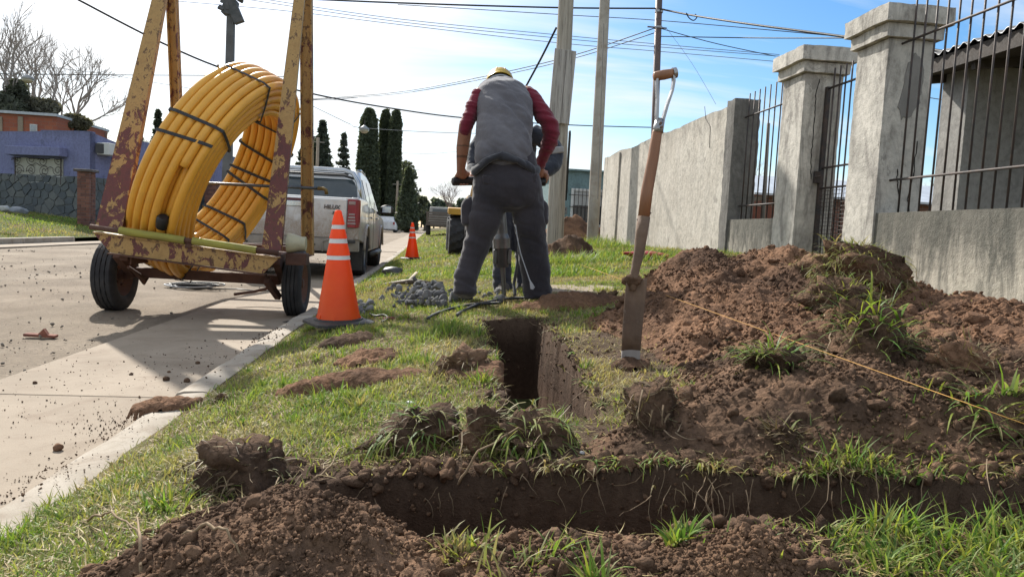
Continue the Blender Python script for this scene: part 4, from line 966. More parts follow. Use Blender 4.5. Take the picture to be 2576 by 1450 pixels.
    B = MB(); B.lathe([(.05, 0), (.055, .05), (.03, .09)], (-1.92, 10.14, .46), 12); B.build('coupling', RUST, t)
    for x, sg, R_ in ((-2.78, -1, .305), (-1.225, 1, .295)):
        make_wheel('wheel', R_, .19 if sg < 0 else .165, .178, t, (x, 6.6, R_-.002), RUST, 4, 66)
    # worn plastic light box on the right rear corner
    q = Y(742, 612, 6.15); B = MB(); n = 12; rings = []
    for w_ in (0, .02, .12, .15):
        rings.append([(q[0]-.06+w_*1.0, q[1]-.09*(1-.4*(w_ > .1))*math.cos(2*math.pi*k/n)*1., q[2]+.085*(1-.3*(w_ > .1))*math.sin(2*math.pi*k/n)) for k in range(n)])
    B.loft(rings); B.build('lamp_housing', M('yellowed_plastic', (.50, .46, .30), (.36, .34, .24), 7, .45, .2), t, auto=40)
    B = MB(); B.box((q[0]+.02, q[1]+.02, q[2]-.13), (.17, .16, .1)); B.build('lamp_bracket', RUST, t, bevel=.01)
    B = MB(); B.bar((-1.42, 6.3, .33), (-1.36, 6.5, .17), .05, .05); B.build('hanging_arm', RUST, t)
    B = MB(); B.tube([(-1.55, 7.3, .2), (-1.75, 7.25, .14), (-1.9, 7.1, .12)], .016, 6); B.build('hanging_linkage', RUST, t)
    return t
trailer()
# ------------------------------------------------------------------ coil of yellow gas pipe
def coil():
    C = np.array([-1.925, 6.78, 1.237])-.03*np.array([.9, -.08, -.43]); yaw, tilt = -.095, .45
    n = np.array([math.cos(yaw)*math.cos(tilt), math.sin(yaw)*math.cos(tilt), -math.sin(tilt)])
    a = np.cross([0, 0, 1], n); a /= np.linalg.norm(a); b_ = np.cross(n, a)
    D = .0705; rp = .0355
    m, nt, bs, o = newmat('yellow_polyethylene'); v = coord(nt); f = noise(nt, v, 3, 5, .6); g = noise(nt, v, 130, 3, .7); dd = noise(nt, v, 9, 5, .7)
    base = ramp(nt, f, [(.3, (.66, .31, .032)), (.65, (.76, .385, .05))])
    base = mix(nt, mth(nt, 'MULTIPLY', ramp(nt, dd, [(.5, 0.), (.75, 1.)]), .30), base, (.42, .25, .08))
    setp(nt, bs, Base_Color=base, Roughness=ramp(nt, dd, [(.3, .30), (.7, .5)]), Specular_IOR_Level=.45, Normal=bumpn(nt, g, .06, .001))
    t = thing('pipe_coil', (C[0], C[1], .3), 'big coil of orange yellow gas pipe leaning in the trailer', 'pipe coil')
    def ringpt(R_, ax, th): return C+n*ax+(a*math.cos(th)+b_*math.sin(th))*R_
    rg = np.random.default_rng(5); NL, NW = 5, 6
    def path(l, w_, th):
        ax = (w_-(NW-1)/2)*D*1.01+(.005*np.sin(th+l*1.7+w_*.4)+.004*np.sin(2*th+w_*.6+l)); R_ = 1.022-rp-l*D*.98-(.5*D if 0 else 0)
        R_ = R_+.004*np.sin(th*2+w_*.5+l*.7)+.003*np.sin(3*th+w_)
        if w_ in (0, NW-1) and l == 0: R_ = R_-.018
        return R_, ax
    for l in range(NL):
        for w_ in range(NW):
            if 1 < l < NL-1 and 0 < w_ < NW-1: continue
            th0, th1, closed = 0, 2*math.pi, True
            if (l, w_) == (0, CAPW): th0, th1, closed = CAPTH, CAPTH+CAPS*5.75, False      # loose capped end at the back
            k = 110; pts = []
            for i in range(k if closed else k+1):
                th = th0+(th1-th0)*i/k; R_, ax = path(l, w_, th); pts.append(ringpt(R_, ax, th))
            B = MB(); B.tube(pts, rp, 12, True, closed); B.build('pipe_turn', m, t, True)
            if not closed:
                p, q = pts[0], pts[3]; dr = (p-q)/np.linalg.norm(p-q); B = MB(); B.tube([p-dr*.02, p+dr*.03, p+dr*.075, p+dr*.09], [.046, .049, .047, .034], 16); B.build('end_cap', M('black_plastic_cap', (.015, .015, .017), None, 5, .45, .1), t, auto=40)
    # straps: flat bands round the bundle
    ST = M('black_strap', (.022, .022, .024), None, 6, .55, .2)
    hw = NW*D/2+.006
    def strap(th, skew=0., kind='full', wd=.013):
        Ro, Ri = 1.020, 1.015-NL*D*.98-.008; hw_ = hw
        loop = [(Ro-.016, -hw_), (Ro+.004, -hw_*.72), (Ro+.006, 0), (Ro+.004, hw_*.72), (Ro-.016, hw_), ((Ro+Ri)/2, hw_+.006), (Ri+.01, hw_), (Ri-.002, hw_*.7), (Ri-.003, 0), (Ri-.002, -hw_*.7), (Ri+.01, -hw_), ((Ro+Ri)/2, -hw_-.006)]
        pts = []
        for (R_, ax) in loop: pts.append((R_, ax, th+skew*ax))
        if kind == 'outer': pts = pts[:5]
        if kind == 'inner': pts = pts[5:11]
        vs = []; cl = kind == 'full'; fs = []
        for (R_, ax, h_) in pts:
            for s in (-1, 1): vs.append(ringpt(R_, ax, h_+s*wd/R_))
        k = len(pts)
        for i in range(k if cl else k-1): j = (i+1) % k; fs.append((2*i, 2*i+1, 2*j+1, 2*j))
        B = MB(); B.add(vs, fs); o = B.build('strap', ST, t); md = o.modifiers.new('th', 'SOLIDIFY'); md.thickness = .004; md.offset = 1
    for th, sk, kd in COIL_STRAPS: strap(th, sk, kd)
    return C, n, a, b_, ringpt
COIL_STRAPS = [(2.10, -.15, 'full'), (2.75, -.1, 'full'), (2.92, -.2, 'outer'), (1.0, .1, 'full'), (.45, -.1, 'full'), (.1, .15, 'full'), (-.08, -.2, 'full'), (-.65, .1, 'full'), (-1.0, -.1, 'full'), (-1.65, .1, 'full'), (-1.8, -.1, 'full')]
CAPW, CAPTH, CAPS = 4, 3.652, 1
CC = coil()
# ------------------------------------------------------------------ traffic cones
def cone(p, hgt, label, rotz=0., tilt=0.):
    t = thing('traffic_cone', (0, 0, 0), label, 'traffic cone', 'traffic cones')
    OR = MATS.get('cone_orange')
    if OR is None:
        m, nt, b, o = newmat('cone_orange'); v = coord(nt); f = noise(nt, v, 8, 5)
        cc = ramp(nt, f, [(.3, (.90, .10, .010)), (.7, (.95, .135, .014))]); setp(nt, b, Base_Color=cc, Roughness=.42); MATS['cone_orange'] = m; OR = m
        tr = nt.nodes.new('ShaderNodeBsdfTranslucent'); nt.links.new(cc, tr.inputs[0]); mx = nt.nodes.new('ShaderNodeMixShader'); mx.inputs[0].default_value = .38; nt.links.new(b.outputs[0], mx.inputs[1]); nt.links.new(tr.outputs[0], mx.inputs[2]); nt.links.new(mx.outputs[0], o.inputs[0])
    s = hgt/.74
    def prof(z): return (.140-.118*(z-.03)/.71)*s
    secs = [(.03, .455), (.455, .565), (.565, .655), (.655, .74)]
    B = MB(); pr = []
    for k, (z0_, z1_) in enumerate(secs):
        g = 1+.0
        pr += [(prof(z0_)+.003*s+(.004*s if k else 0), z0_*s), (prof(z1_), z1_*s)]
    B.lathe([(prof(.03)*.9, .02*s)]+pr+[(prof(.74)-.008*s, .748*s), (.006, .746*s)], (0, 0, 0), 40); B.build('body', OR, t, auto=30)
    WB = M('cone_reflective_band', (.74, .73, .70), (.66, .65, .62), 30, .35, .1)
    for z0_, z1_ in ((.425, .452), (.532, .562), (.625, .652)):
        B = MB(); B.lathe([(prof(z0_)+.0035*s, z0_*s), (prof(z1_)+.0035*s, z1_*s)], (0, 0, 0), 40, caps=False); B.build('reflective_band', WB, t, True)
    for k in range(8):
        a = k*math.pi/4+.2; B = MB(); B.prism([((prof(.03)+.001)*math.cos(a), (prof(.03)+.001)*math.sin(a), .03*s), ((prof(.03)+.013)*math.cos(a), (prof(.03)+.013)*math.sin(a), .03*s), (prof(.1)*math.cos(a), prof(.1)*math.sin(a), .085*s)], (-.005*math.sin(a), .005*math.cos(a), 0)); B.build('rib', OR, t)
    BB = M('cone_black_base', (.022, .022, .024), (.04, .038, .036), 12, .6, .3)
    B = MB(); hb = .195*s; ch = .05*s
    oct_ = [(-hb+ch, -hb), (hb-ch, -hb), (hb, -hb+ch), (hb, hb-ch), (hb-ch, hb), (-hb+ch, hb), (-hb, hb-ch), (-hb, -hb+ch)]
    B.loft([[(x, y, .0) for x, y in oct_], [(x, y, .016*s) for x, y in oct_], [(x*.92, y*.92, .024*s) for x, y in oct_], [(x*.80, y*.80, .027*s) for x, y in oct_]]); B.lathe([(.165*s, .02*s), (.160*s, .036*s), (.145*s, .038*s)], (0, 0, 0), 32); B.build('base', BB, t, auto=35)
    t.location = p; t.rotation_euler = (tilt, -.035, rotz); return t
c1 = G(851, 824, 0, ground); c1[2] = float(ground(c1[0], c1[1]))+.03
h1 = Y(846, 531, c1[1])[2]-c1[2]
cone(tuple(c1), float(h1), 'orange traffic cone on the grass beside the trailer wheel', .5)
c2 = G(1036, 652, 0, ground); c2[2] = float(ground(c2[0], c2[1]))+.01
cone(tuple(c2), float(Y(1033, 560, c2[1])[2]-c2[2]), 'smaller looking far traffic cone on the kerb past the pickup', .9)
# ------------------------------------------------------------------ pickup truck
def car_paint(name, c, dirt, zd):
    m, nt, b, o = newmat(name); v = coord(nt); f = noise(nt, v, 6, 7, .7, .6); g = noise(nt, v, 60, 4, .7); z = N(nt, 'ShaderNodeSeparateXYZ', None, Vector=v).outputs[2]
    mk = ramp(nt, mth(nt, 'ADD', mth(nt, 'SUBTRACT', zd, z), mth(nt, 'MULTIPLY', mth(nt, 'SUBTRACT', f, .5), .9)), [(.0, 0.), (.35, .92)])
    mk = mth(nt, 'MULTIPLY', mk, ramp(nt, g, [(.25, .55), (.6, 1.)]))
    setp(nt, b, Base_Color=mix(nt, mk, c, dirt), Metallic=.0, Roughness=mth(nt, 'ADD', .28, mth(nt, 'MULTIPLY', mk, .6)), Coat_Weight=mth(nt, 'MULTIPLY', mth(nt, 'SUBTRACT', 1., mk), .5), Specular_IOR_Level=.5); return m
def text_mesh(body, size, ext, name):
    cu = bpy.data.curves.new(name, 'FONT'); cu.body = body; cu.size = size; cu.extrude = ext; cu.align_x = 'CENTER'; cu.shear = .15; cu.offset = size*.02
    o = bpy.data.objects.new(name, cu); col.objects.link(o); dg = bpy.context.evaluated_depsgraph_get()
    me = bpy.data.meshes.new_from_object(o.evaluated_get(dg)); bpy.data.objects.remove(o); return me
def pickup():
    y0 = 10.9; xc = -2.06; W = .93
    t = thing('pickup_truck', (xc, 13, 0), 'dusty silver white pickup truck parked along the kerb ahead of the trailer', 'pickup')
    PAINT = car_paint('dusty_silver_paint', (.56, .57, .575), (.27, .21, .155), 1.12)
    BLK = M('black_trim', (.02, .02, .021), (.04, .038, .035), 8, .55, .2); CHR = M('chrome', (.55, .56, .57), None, 5, .15, 0, metal=1.)
    BUMP = M('dusty_bumper', (.28, .255, .22), (.20, .175, .145), 6, .6, .2)
    WG = glass_mat('tinted_window', (.03, .04, .045), .05)
    # bed sides and tailgate block: lofted sections along y
    def sec(y, hw, zb, zt, tuck, r=.06):
        pts = []
        P = [(-hw*.93, zb), (-hw*.995, zb+.12), (-hw, zb+.35), (-hw*.985, zt-.18), (-hw*.955, zt-r), (-hw*.93, zt-r*.25), (-hw*.90, zt), (hw*.90, zt), (hw*.93, zt-r*.25), (hw*.955, zt-r), (hw*.985, zt-.18), (hw, zb+.35), (hw*.995, zb+.12), (hw*.93, zb)]
        return [(xc+x, y, z) for x, z in P]
    B = MB(); B.loft([sec(y0+.01, W*.975, .62, 1.235, 0), sec(y0+.06, W*.99, .60, 1.245, 0), sec(y0+.5, W, .56, 1.25, 0), sec(y0+1.55, W, .56, 1.25, 0)]); bed = B.build('cargo_bed', PAINT, t, auto=28)
    # tailgate panel
    tx = W*.80; B = MB(); B.box((xc, y0-.012, .925), (2*tx, .05, .58)); tg = B.build('tailgate', PAINT, t, bevel=.012)
    B = MB(); B.box((xc, y0-.042, 1.12), (.46, .02, .085)); B.build('handle_panel', CHR, tg, bevel=.008)
    B = MB(); B.box((xc, y0-.046, 1.18), (.52, .016, .035)); B.build('dark_strip', M('maroon_strip', (.10, .02, .03), None, 5, .3, 0), tg)
    # badges
    for s, sz, x, z in (('HILUX', .082, .525, 1.065), ('SRV', .062, .585, .985)):
        me = text_mesh(s, sz, .006, 'badge'); me.materials.append(M('badge_dark_silver', (.10, .10, .105), None, 5, .35, 0, metal=.3)); o = obj('badge_lettering', me); o.matrix_world = Matrix.Translation((xc+x, y0-.045, z)) @ Matrix.Rotation(R(90), 4, 'X'); bpy.context.view_layer.update(); par(o, tg)
    # tail lamps
    RED = M('tail_lamp_red', (.30, .012, .022), (.22, .01, .02), 4, .12, 0); LENS = M('tail_lamp_clear', (.36, .30, .29), (.28, .2, .2), 12, .2, .1)
    for s in (-1, 1):
        xl0, xl1 = xc+s*(tx+.012), xc+s*(W*.992)
        B = MB(); zs = [.80, .86, 1.0, 1.15, 1.22]
        B.loft([[(xl0, y0-.03, z), (xl0+(xl1-xl0)*.75, y0-.028, z), (xl1, y0+.02, z), (xl1+s*.004, y0+.17+.05*math.sin((z-.8)*5), z), (xl0, y0+.1, z)] for z in zs]); lm = B.build('tail_lamp', RED, t, auto=40, bevel=.006)
        B = MB(); B.box(((xl0+xl1)/2-s*.02, y0-.034, 1.165), (.10, .012, .05)); B.build('clear_lens', LENS, lm, bevel=.005)
        for k in range(4): B = MB(); B.box(((xl0+xl1)/2-s*.02, y0-.034, .86+.045*k), (.12-.01*k, .012, .026)); B.build('lens_rib', LENS, lm, bevel=.005)
    # bumper
    B = MB(); rings = []
    for k in range(13):
        u = -1+2*k/12; yb = y0-.12+.20*abs(u)**5; rings.append([(xc+u*W*.99, yb, .44), (xc+u*W*.99, yb-.015, .50), (xc+u*W*.99, yb-.005, .62), (xc+u*W*.99, yb+.12, .635), (xc+u*W*.99, yb+.14, .45)])
    B.loft(rings); bp = B.build('rear_bumper', BUMP, t, auto=40)
    B = MB(); B.box((xc+.72, y0-.135+.06, .59), (.34, .05, .05)); B.build('bumper_step', BLK, bp, bevel=.01)
    for x in (-.66, -.3, .3, .66): B = MB(); B.lathe([(.016, -.004), (.016, .008)], (xc+x, y0-.145, .53), 12, 'y'); B.build('parking_sensor', BLK, bp)
    for a_, b2 in (((.42, .43), (.42, .58)), ((.42, .58), (.52, .62))): B = MB(); B.tube([(xc+a_[0], y0-.137, a_[1]), (xc+b2[0], y0-.137, b2[1])], .008, 5); B.build('bumper_crease', BUMP, bp)
    # side body with wheel arches (profile in y,z)
    arcs = lambda yc, z, r, a0, a1, n: [(yc+r*math.cos(a0+(a1-a0)*k/n), z+r*math.sin(a0+(a1-a0)*k/n)) for k in range(n+1)]
    yr, yf = y0+1.22, y0+1.22+3.085
    prof = [(y0+.02, .62), (yr-.47, .56)]+arcs(yr, .38, .455, R(155), R(25), 12)+[(yr+.47, .40), (yf-.47, .40)]+arcs(yf, .38, .455, R(155), R(25), 12)+[(yf+.5, .45), (yf+.85, .5), (yf+.90, .82), (yf+.7, .98), (yf+.1, 1.04), (yf-.55, 1.06), (y0+1.55, 1.17), (y0+1.5, 1.25), (y0+.03, 1.25)]
    for s in (-1, 1):
        B = MB(); n = len(prof); vs = [(xc+s*W*(.998 if z < 1.1 else .985), y, z) for y, z in prof]+[(xc+s*W*.86, y, z) for y, z in prof]
        B.add(vs, [tuple(range(n)), tuple(range(2*n-1, n-1, -1))]+[(i, (i+1) % n, n+(i+1) % n, n+i) for i in range(n)]); B.build('body_side', PAINT, t, auto=30, bevel=.012)
        for yc in (yr, yf):
            B = MB(); B.tube([(xc+s*(W+.012), yy, zz) for yy, zz in arcs(yc, .38, .462, R(172), R(8), 14)], .022, 8); B.build('arch_flare', PAINT, t, True)
            B = MB(); rr = [(xc+s*W*.985, yy, zz) for yy, zz in arcs(yc, .38, .452, R(200), R(-20), 12)]; qq = [(xc+s*.52, yy, zz) for _, yy, zz in rr]
            B.add(rr+qq, [(i, i+1, len(rr)+i+1, len(rr)+i) for i in range(len(rr)-1)]); B.build('wheel_well', BLK, t)
        B = MB(); B.tube([(xc+s*(W+.02), yr+.6, .34), (xc+s*(W+.03), yf-.55, .34)], .05, 8); B.build('side_step', BLK, t, True)
        B = MB(); B.box((xc+s*.80, yr-.50, .30), (.24, .02, .36)); B.build('mud_flap', BLK, t)
        for yy in (y0+2.0, y0+3.15): B = MB(); B.bar((xc+s*(W+.012), yy, .98), (xc+s*(W+.012), yy+.2, .985), .02, .03); B.build('door_handle', CHR, t, bevel=.005)
        for yy in (y0+1.58, y0+2.52): B = MB(); B.box((xc+s*(W*.999), yy, .85), (.006, .012, .85)); B.build('door_gap', BLK, t)
        m_ = MB(); cx = xc+s*(W+.17); yy = yf-.85; rings = []
        for k in range(7): u = k/6; sc = math.sin(math.pi*(.12+.76*u))**.6; rings.append([(cx+(u-.5)*.24*s, yy+.07*sc*math.cos(a)*(.6 if math.cos(a) < 0 else 1), 1.17+.095*sc*math.sin(a)) for a in np.linspace(0, 2*math.pi, 13)[:-1]])
        m_.loft(rings); mo = m_.build('side_mirror', BLK, t, auto=50)
        B = MB(); B.box((cx, yy-.052, 1.17), (.17, .008, .12)); B.build('mirror_glass', M('mirror_glass', (.5, .55, .6), None, 3, .05, 0, metal=1.), mo, bevel=.01)
        B = MB(); B.bar((xc+s*(W-.03), yy, 1.10), (cx, yy, 1.13), .05, .04); B.build('mirror_arm', BLK, mo)
    # cab
    cb = [(y0+1.57, 1.20), (y0+1.66, 1.66), (y0+1.80, 1.755), (y0+2.3, 1.80), (y0+3.0, 1.79), (y0+3.35, 1.72), (y0+4.15, 1.08)]
    def cabx(z): return W*(.965-.20*max(0, (z-1.08)/.72))
    B = MB(); n = len(cb); vs = [(xc-cabx(z), y, z) for y, z in cb]+[(xc+cabx(z), y, z) for y, z in cb]
    B.add(vs, [tuple(range(n)), tuple(range(2*n-1, n-1, -1))]+[(i, (i+1) % n, n+(i+1) % n, n+i) for i in range(n)]); B.build('cab', PAINT, t, auto=25, bevel=.05)
    # rear window, side windows, windscreen set just proud
    def zc(y): return float(np.interp(y, [c_[0] for c_ in cb], [c_[1] for c_ in cb]))
    B = MB(); q = []
    for z in (1.27, 1.60): yy = y0+1.57+.09*(z-1.20)/.46-.006; q.append((z, yy))
    hw0, hw1 = cabx(1.27)-.10, cabx(1.60)-.10
    B.prism([(xc-hw0, q[0][1], 1.27), (xc+hw0, q[0][1], 1.27), (xc+hw0+.015, q[0][1]+.02, 1.33), (xc+hw1, q[1][1], 1.56), (xc+hw1-.05, q[1][1]+.008, 1.61), (xc-hw1+.05, q[1][1]+.008, 1.61), (xc-hw1, q[1][1], 1.56)], (0, -.006, 0)); B.build('rear_window', WG, t)
    B = MB(); B.box((xc, y0+1.66, 1.70), (1.1, .05, .03)); B.build('brake_light_bar', BLK, t)
    for s in (-1, 1):
        for ya, yb_ in ((y0+1.78, y0+2.45), (y0+2.52, y0+3.45)):
            zt = 1.66; pts = []
            for y, z in ((ya+.02, 1.17), (yb_+(.25 if ya > y0+2 else 0), 1.12 if ya > y0+2 else 1.15), (yb_-(.12 if ya > y0+2 else 0), zt), (ya+.06, zt-.03)):
                pts.append((xc+s*(cabx(z)+.004), y, z))
            B = MB(); B.prism(pts, (s*.004, 0, 0)); B.build('side_window', WG, t)
        B = MB(); B.tube([(xc+s*(cabx(1.75)-.03), y0+1.75, 1.775), (xc+s*(cabx(1.8)-.03), y0+2.4, 1.825), (xc+s*(cabx(1.8)-.03), y0+3.1, 1.80)], .018, 6); B.build('roof_rail', CHR, t, True)
    # sports bar behind the cab: chrome tube
    B = MB(); pts = [(xc-.80, y0+1.2, 1.26), (xc-.76, y0+1.3, 1.55), (xc-.66, y0+1.36, 1.70), (xc-.5, y0+1.38, 1.745), (xc+.5, y0+1.38, 1.745), (xc+.66, y0+1.36, 1.70), (xc+.76, y0+1.3, 1.55), (xc+.80, y0+1.2, 1.26)]
    B.tube(pts, .038, 10); B.build('sports_bar', CHR, t, True)
    B = MB(); B.tube([(p[0]*1+.0, p[1]+.12, p[2]-.08) for p in pts[2:6]], .022, 8); B.build('sports_bar_inner', BLK, t, True)
    # underbody and bonnet
    B = MB(); B.box((xc, y0+2.6, .48), (1.4, 4.6, .2)); B.build('chassis', BLK, t)
    B = MB(); B.prism([(xc-W*.86, yf-.6, 1.05), (xc-W*.82, yf+.75, .97), (xc+W*.82, yf+.75, .97), (xc+W*.86, yf-.6, 1.05)], (0, 0, .03)); B.build('bonnet', PAINT, t, bevel=.02)
    B = MB(); B.box((xc, yf+.82, .72), (W*1.7, .12, .45)); B.build('front_grille', BLK, t, bevel=.02)
    B = MB(); B.box((xc, y0+.05, .42), (.06, .35, .06)); B.tube([(xc, y0-.1, .42), (xc+.24, y0-.16, .50)], .03, 8); B.build('tow_hitch', BLK, t)
    rimm = M('alloy_rim', (.25, .25, .25), (.15, .14, .13), 6, .4, .1, metal=.6)
    for s in (-1, 1):
        for yc in (yr, yf): make_wheel('wheel', .385, .26, .225, t, (xc+s*.79, yc, .383), rimm, 4, 54)
    # orange helmet left behind the rear window
    B = MB(); B.lathe([(.13, 0), (.14, .03), (.12, .1), (.06, .15), (.01, .16)], (xc+.28, y0+1.9, 1.25), 14); B.build('stowed_helmet', M('helmet_orange_far', (.5, .2, .03)), t, True)
pickup()
# ------------------------------------------------------------------ far vehicles
def far_car():
    y = 66.; p = Y(974, 560, y); z0_ = float(rise(y)); xc = p[0]-.1
    t = thing('parked_car', (xc, y, z0_), 'small white hatchback parked far up the street by the trees', 'car')
    PW = M('white_car_paint', (.66, .67, .68), None, 3, .3, 0)
    def sec(yy, hw, zb, zt, hwt): return [(xc-hw, yy, z0_+zb), (xc-hw*1.02, yy, z0_+zb+.35), (xc-hwt, yy, z0_+zt), (xc+hwt, yy, z0_+zt), (xc+hw*1.02, yy, z0_+zb+.35), (xc+hw, yy, z0_+zb)]
    B = MB(); B.loft([sec(y, .78, .32, .95, .74), sec(y+.1, .84, .25, .98, .78), sec(y+3.8, .82, .25, .85, .74)]); B.build('body', PW, t, auto=40)
    B = MB(); B.loft([sec(y+.1, .76, .6, 1.0, .74), sec(y+.55, .74, .6, 1.45, .6), sec(y+1.9, .74, .6, 1.47, .6), sec(y+2.8, .74, .6, .95, .7)]); B.build('cabin', PW, t, auto=30)
    B = MB(); B.prism([(xc-.62, y+.19, z0_+1.02), (xc+.62, y+.19, z0_+1.02), (xc+.54, y+.52, z0_+1.38), (xc-.54, y+.52, z0_+1.38)], (0, -.02, 0)); B.build('rear_window', GLASS, t)
    for s in (-1, 1):
        B = MB(); B.prism([(xc+s*.75, y+.55, z0_+1.0), (xc+s*.75, y+2.5, z0_+1.0), (xc+s*.66, y+1.9, z0_+1.38), (xc+s*.66, y+.75, z0_+1.38)], (s*.02, 0, 0)); B.build('side_window', GLASS, t)
        B = MB(); B.box((xc+s*.70, y-.01, z0_+.85), (.16, .06, .24)); B.build('tail_lamp', M('tail_lamp_red', (.3, .01, .02)), t)
        for yy in (y+.7, y+3.1): B = MB(); B.lathe([(.12, -.1), (.29, -.1), (.3, 0), (.29, .1), (.12, .1)], (xc+s*.72, yy, z0_+.3), 18, 'x'); B.build('wheel', TYRE, t, True)
far_car()
def far_truck():
    y = 40.; p = Y(1120, 560, y); z0_ = float(verge0(p[0], y))-.05; xc = p[0]-.3
    t = thing('parked_truck', (xc, y, z0_), 'old flatbed truck with slatted brown sides on the far verge', 'truck')
    WD = M('old_truck_wood', (.16, .13, .105), (.1, .08, .065), 4, .9, .5, stretch=(1, 1, 6)); CB = M('truck_cab_paint', (.42, .41, .38), (.33, .31, .27), 3, .6)
    for k in range(5): B = MB(); B.box((xc, y, z0_+.75+k*.13), (1.5, .05, .10)); B.build('slat', WD, t)
    for s in (-1, 1):
        for k in range(5): B = MB(); B.box((xc+s*.75, y+1.6, z0_+.75+k*.13), (.05, 3.1, .10)); B.build('slat', WD, t)
    B = MB(); B.box((xc, y+1.6, z0_+.62), (1.55, 3.3, .12)); B.build('deck', WD, t)
    B = MB(); B.loft([[(xc-.7, y+3.4+a, z0_+.5), (xc+.7, y+3.4+a, z0_+.5), (xc+.62, y+3.4+a, z0_+h_), (xc-.62, y+3.4+a, z0_+h_)] for a, h_ in ((0, 1.7), (.9, 1.72), (1.4, 1.1), (2.2, 1.0))]); B.build('cab', CB, t, bevel=.05)
    B = MB(); B.box((xc, y+3.38, z0_+1.4), (.9, .03, .35)); B.build('cab_window', GLASS, t)
    for s in (-1, 1):
        for yy in (y+.7, y+4.4): B = MB(); B.lathe([(.15, -.12), (.36, -.12), (.38, 0), (.36, .12), (.15, .12)], (xc+s*.65, yy, z0_+.38), 20, 'x'); B.build('wheel', TYRE, t, True)
far_truck()
# yellow backhoe parked behind the workers
def backhoe():
    y = 13.4; a = Z(1148, 641, .37); y = a[1]*.98; xl = Y(1148, 600, y)[0]; gz = float(ground(xl, y))
    t = thing('yellow_loader', (xl+.7, y+1, gz), 'yellow wheel loader parked on the verge behind the workers', 'loader')
    YP = M('machine_yellow', (.50, .27, .025), (.38, .20, .03), 5, .55, .3, third=(.14, .09, .05)); DK = M('machine_dark', (.03, .03, .03), (.06, .05, .045), 6, .7)
    def big_tyre(c, R_, w_):
        B = MB(); n = 60; hw = w_/2; prof = [(R_*.5, -hw*.8), (R_*.62, -hw), (R_*.85, -hw*1.04), (R_*.97, -hw*.92), (R_, -hw*.6), (R_, 0), (R_, hw*.6), (R_*.97, hw*.92), (R_*.85, hw*1.04), (R_*.62, hw), (R_*.5, hw*.8)]
        vs = []
        for i, (rr, x) in enumerate(prof):
            for j in range(n):
                an = 2*math.pi*j/n; lug = (j+int(abs(x)/hw*3)*(1 if x > 0 else -1)) % 4 < 2; r2 = rr+(.022 if (rr > R_*.95 and lug) else 0); vs.append((c[0]+x, c[1]+r2*math.cos(an), c[2]+r2*math.sin(an)))
        B.add(vs, [(i*n+j, i*n+(j+1) % n, (i+1)*n+(j+1) % n, (i+1)*n+j) for i in range(len(prof)-1) for j in range(n)]); o = B.build('tyre', TYRE, t, auto=30)
        B = MB(); B.lathe([(R_*.52, -hw*.7), (R_*.5, -hw*.4), (R_*.3, -hw*.3), (R_*.1, -hw*.35)], c, 24, 'x'); B.build('rim', YP, t, True)
    Rt = float((Y(1148, 540, y)[2]-gz)/2)
    for x in (xl, xl+1.45): big_tyre((x, y+Rt, gz+Rt-.01), Rt, .28); big_tyre((x, y+2.9, gz+Rt), Rt, .28)
    zc = gz+Rt
    B = MB(); B.box((xl+.72, y+1.8, zc+.1), (.95, 3.2, .45)); B.build('chassis', DK, t, bevel=.03)
    B = MB(); B.box((xl+.72, y+.2, zc-.05), (1.1, .5, .35)); B.build('rear_counterweight', DK, t, bevel=.04)
    B = MB(); B.prism([(xl+.2, y+.3, zc+.36), (xl+.2, y+2.4, zc+.36), (xl+.2, y+2.4, zc+.78), (xl+.2, y+.9, zc+.80), (xl+.2, y+.35, zc+.55)], (1.05, 0, 0)); B.build('engine_hood', YP, t, bevel=.05)
    for s in (0, 1): B = MB(); x = xl-.17+s*1.45; B.prism([(x, y+.05, Rt*2+gz+.0), (x, y+.7, Rt*2+gz+.06), (x, y+1.0, Rt*2+gz+.04), (x, y+1.0, Rt*2+gz+.12), (x, y+.6, Rt*2+gz+.15), (x, y+.05, Rt*2+gz+.12)], (.36, 0, 0)); B.build('mudguard', YP, t, bevel=.01)
    B = MB(); B.box((xl+.72, y+1.5, zc+.86), (.45, .4, .12)); B.box((xl+.72, y+1.32, zc+1.0), (.45, .08, .3)); B.build('seat', DK, t, bevel=.03)
    B = MB(); B.bar((xl+.25, y+.25, zc+.62), (xl+.33, y+.3, zc+1.05), .07, .09); B.bar((xl+.2, y+.15, zc+.42), (xl+.42, y+.3, zc+.72), .05, .06); B.build('hydraulic_arm', YP, t, bevel=.01)
    B = MB(); B.tube([(xl+.1, y+.15, zc+.5), (xl+.2, y+.1, zc+.75), (xl+.4, y+.2, zc+.6), (xl+.55, y+.1, zc+.3)], .016, 6); B.build('hydraulic_hose', DK, t, True)
    B = MB(); B.lathe([(.03, 0), (.03, .5)], (xl+.95, y+.9, zc+.8), 10); B.build('exhaust', DK, t)
backhoe()
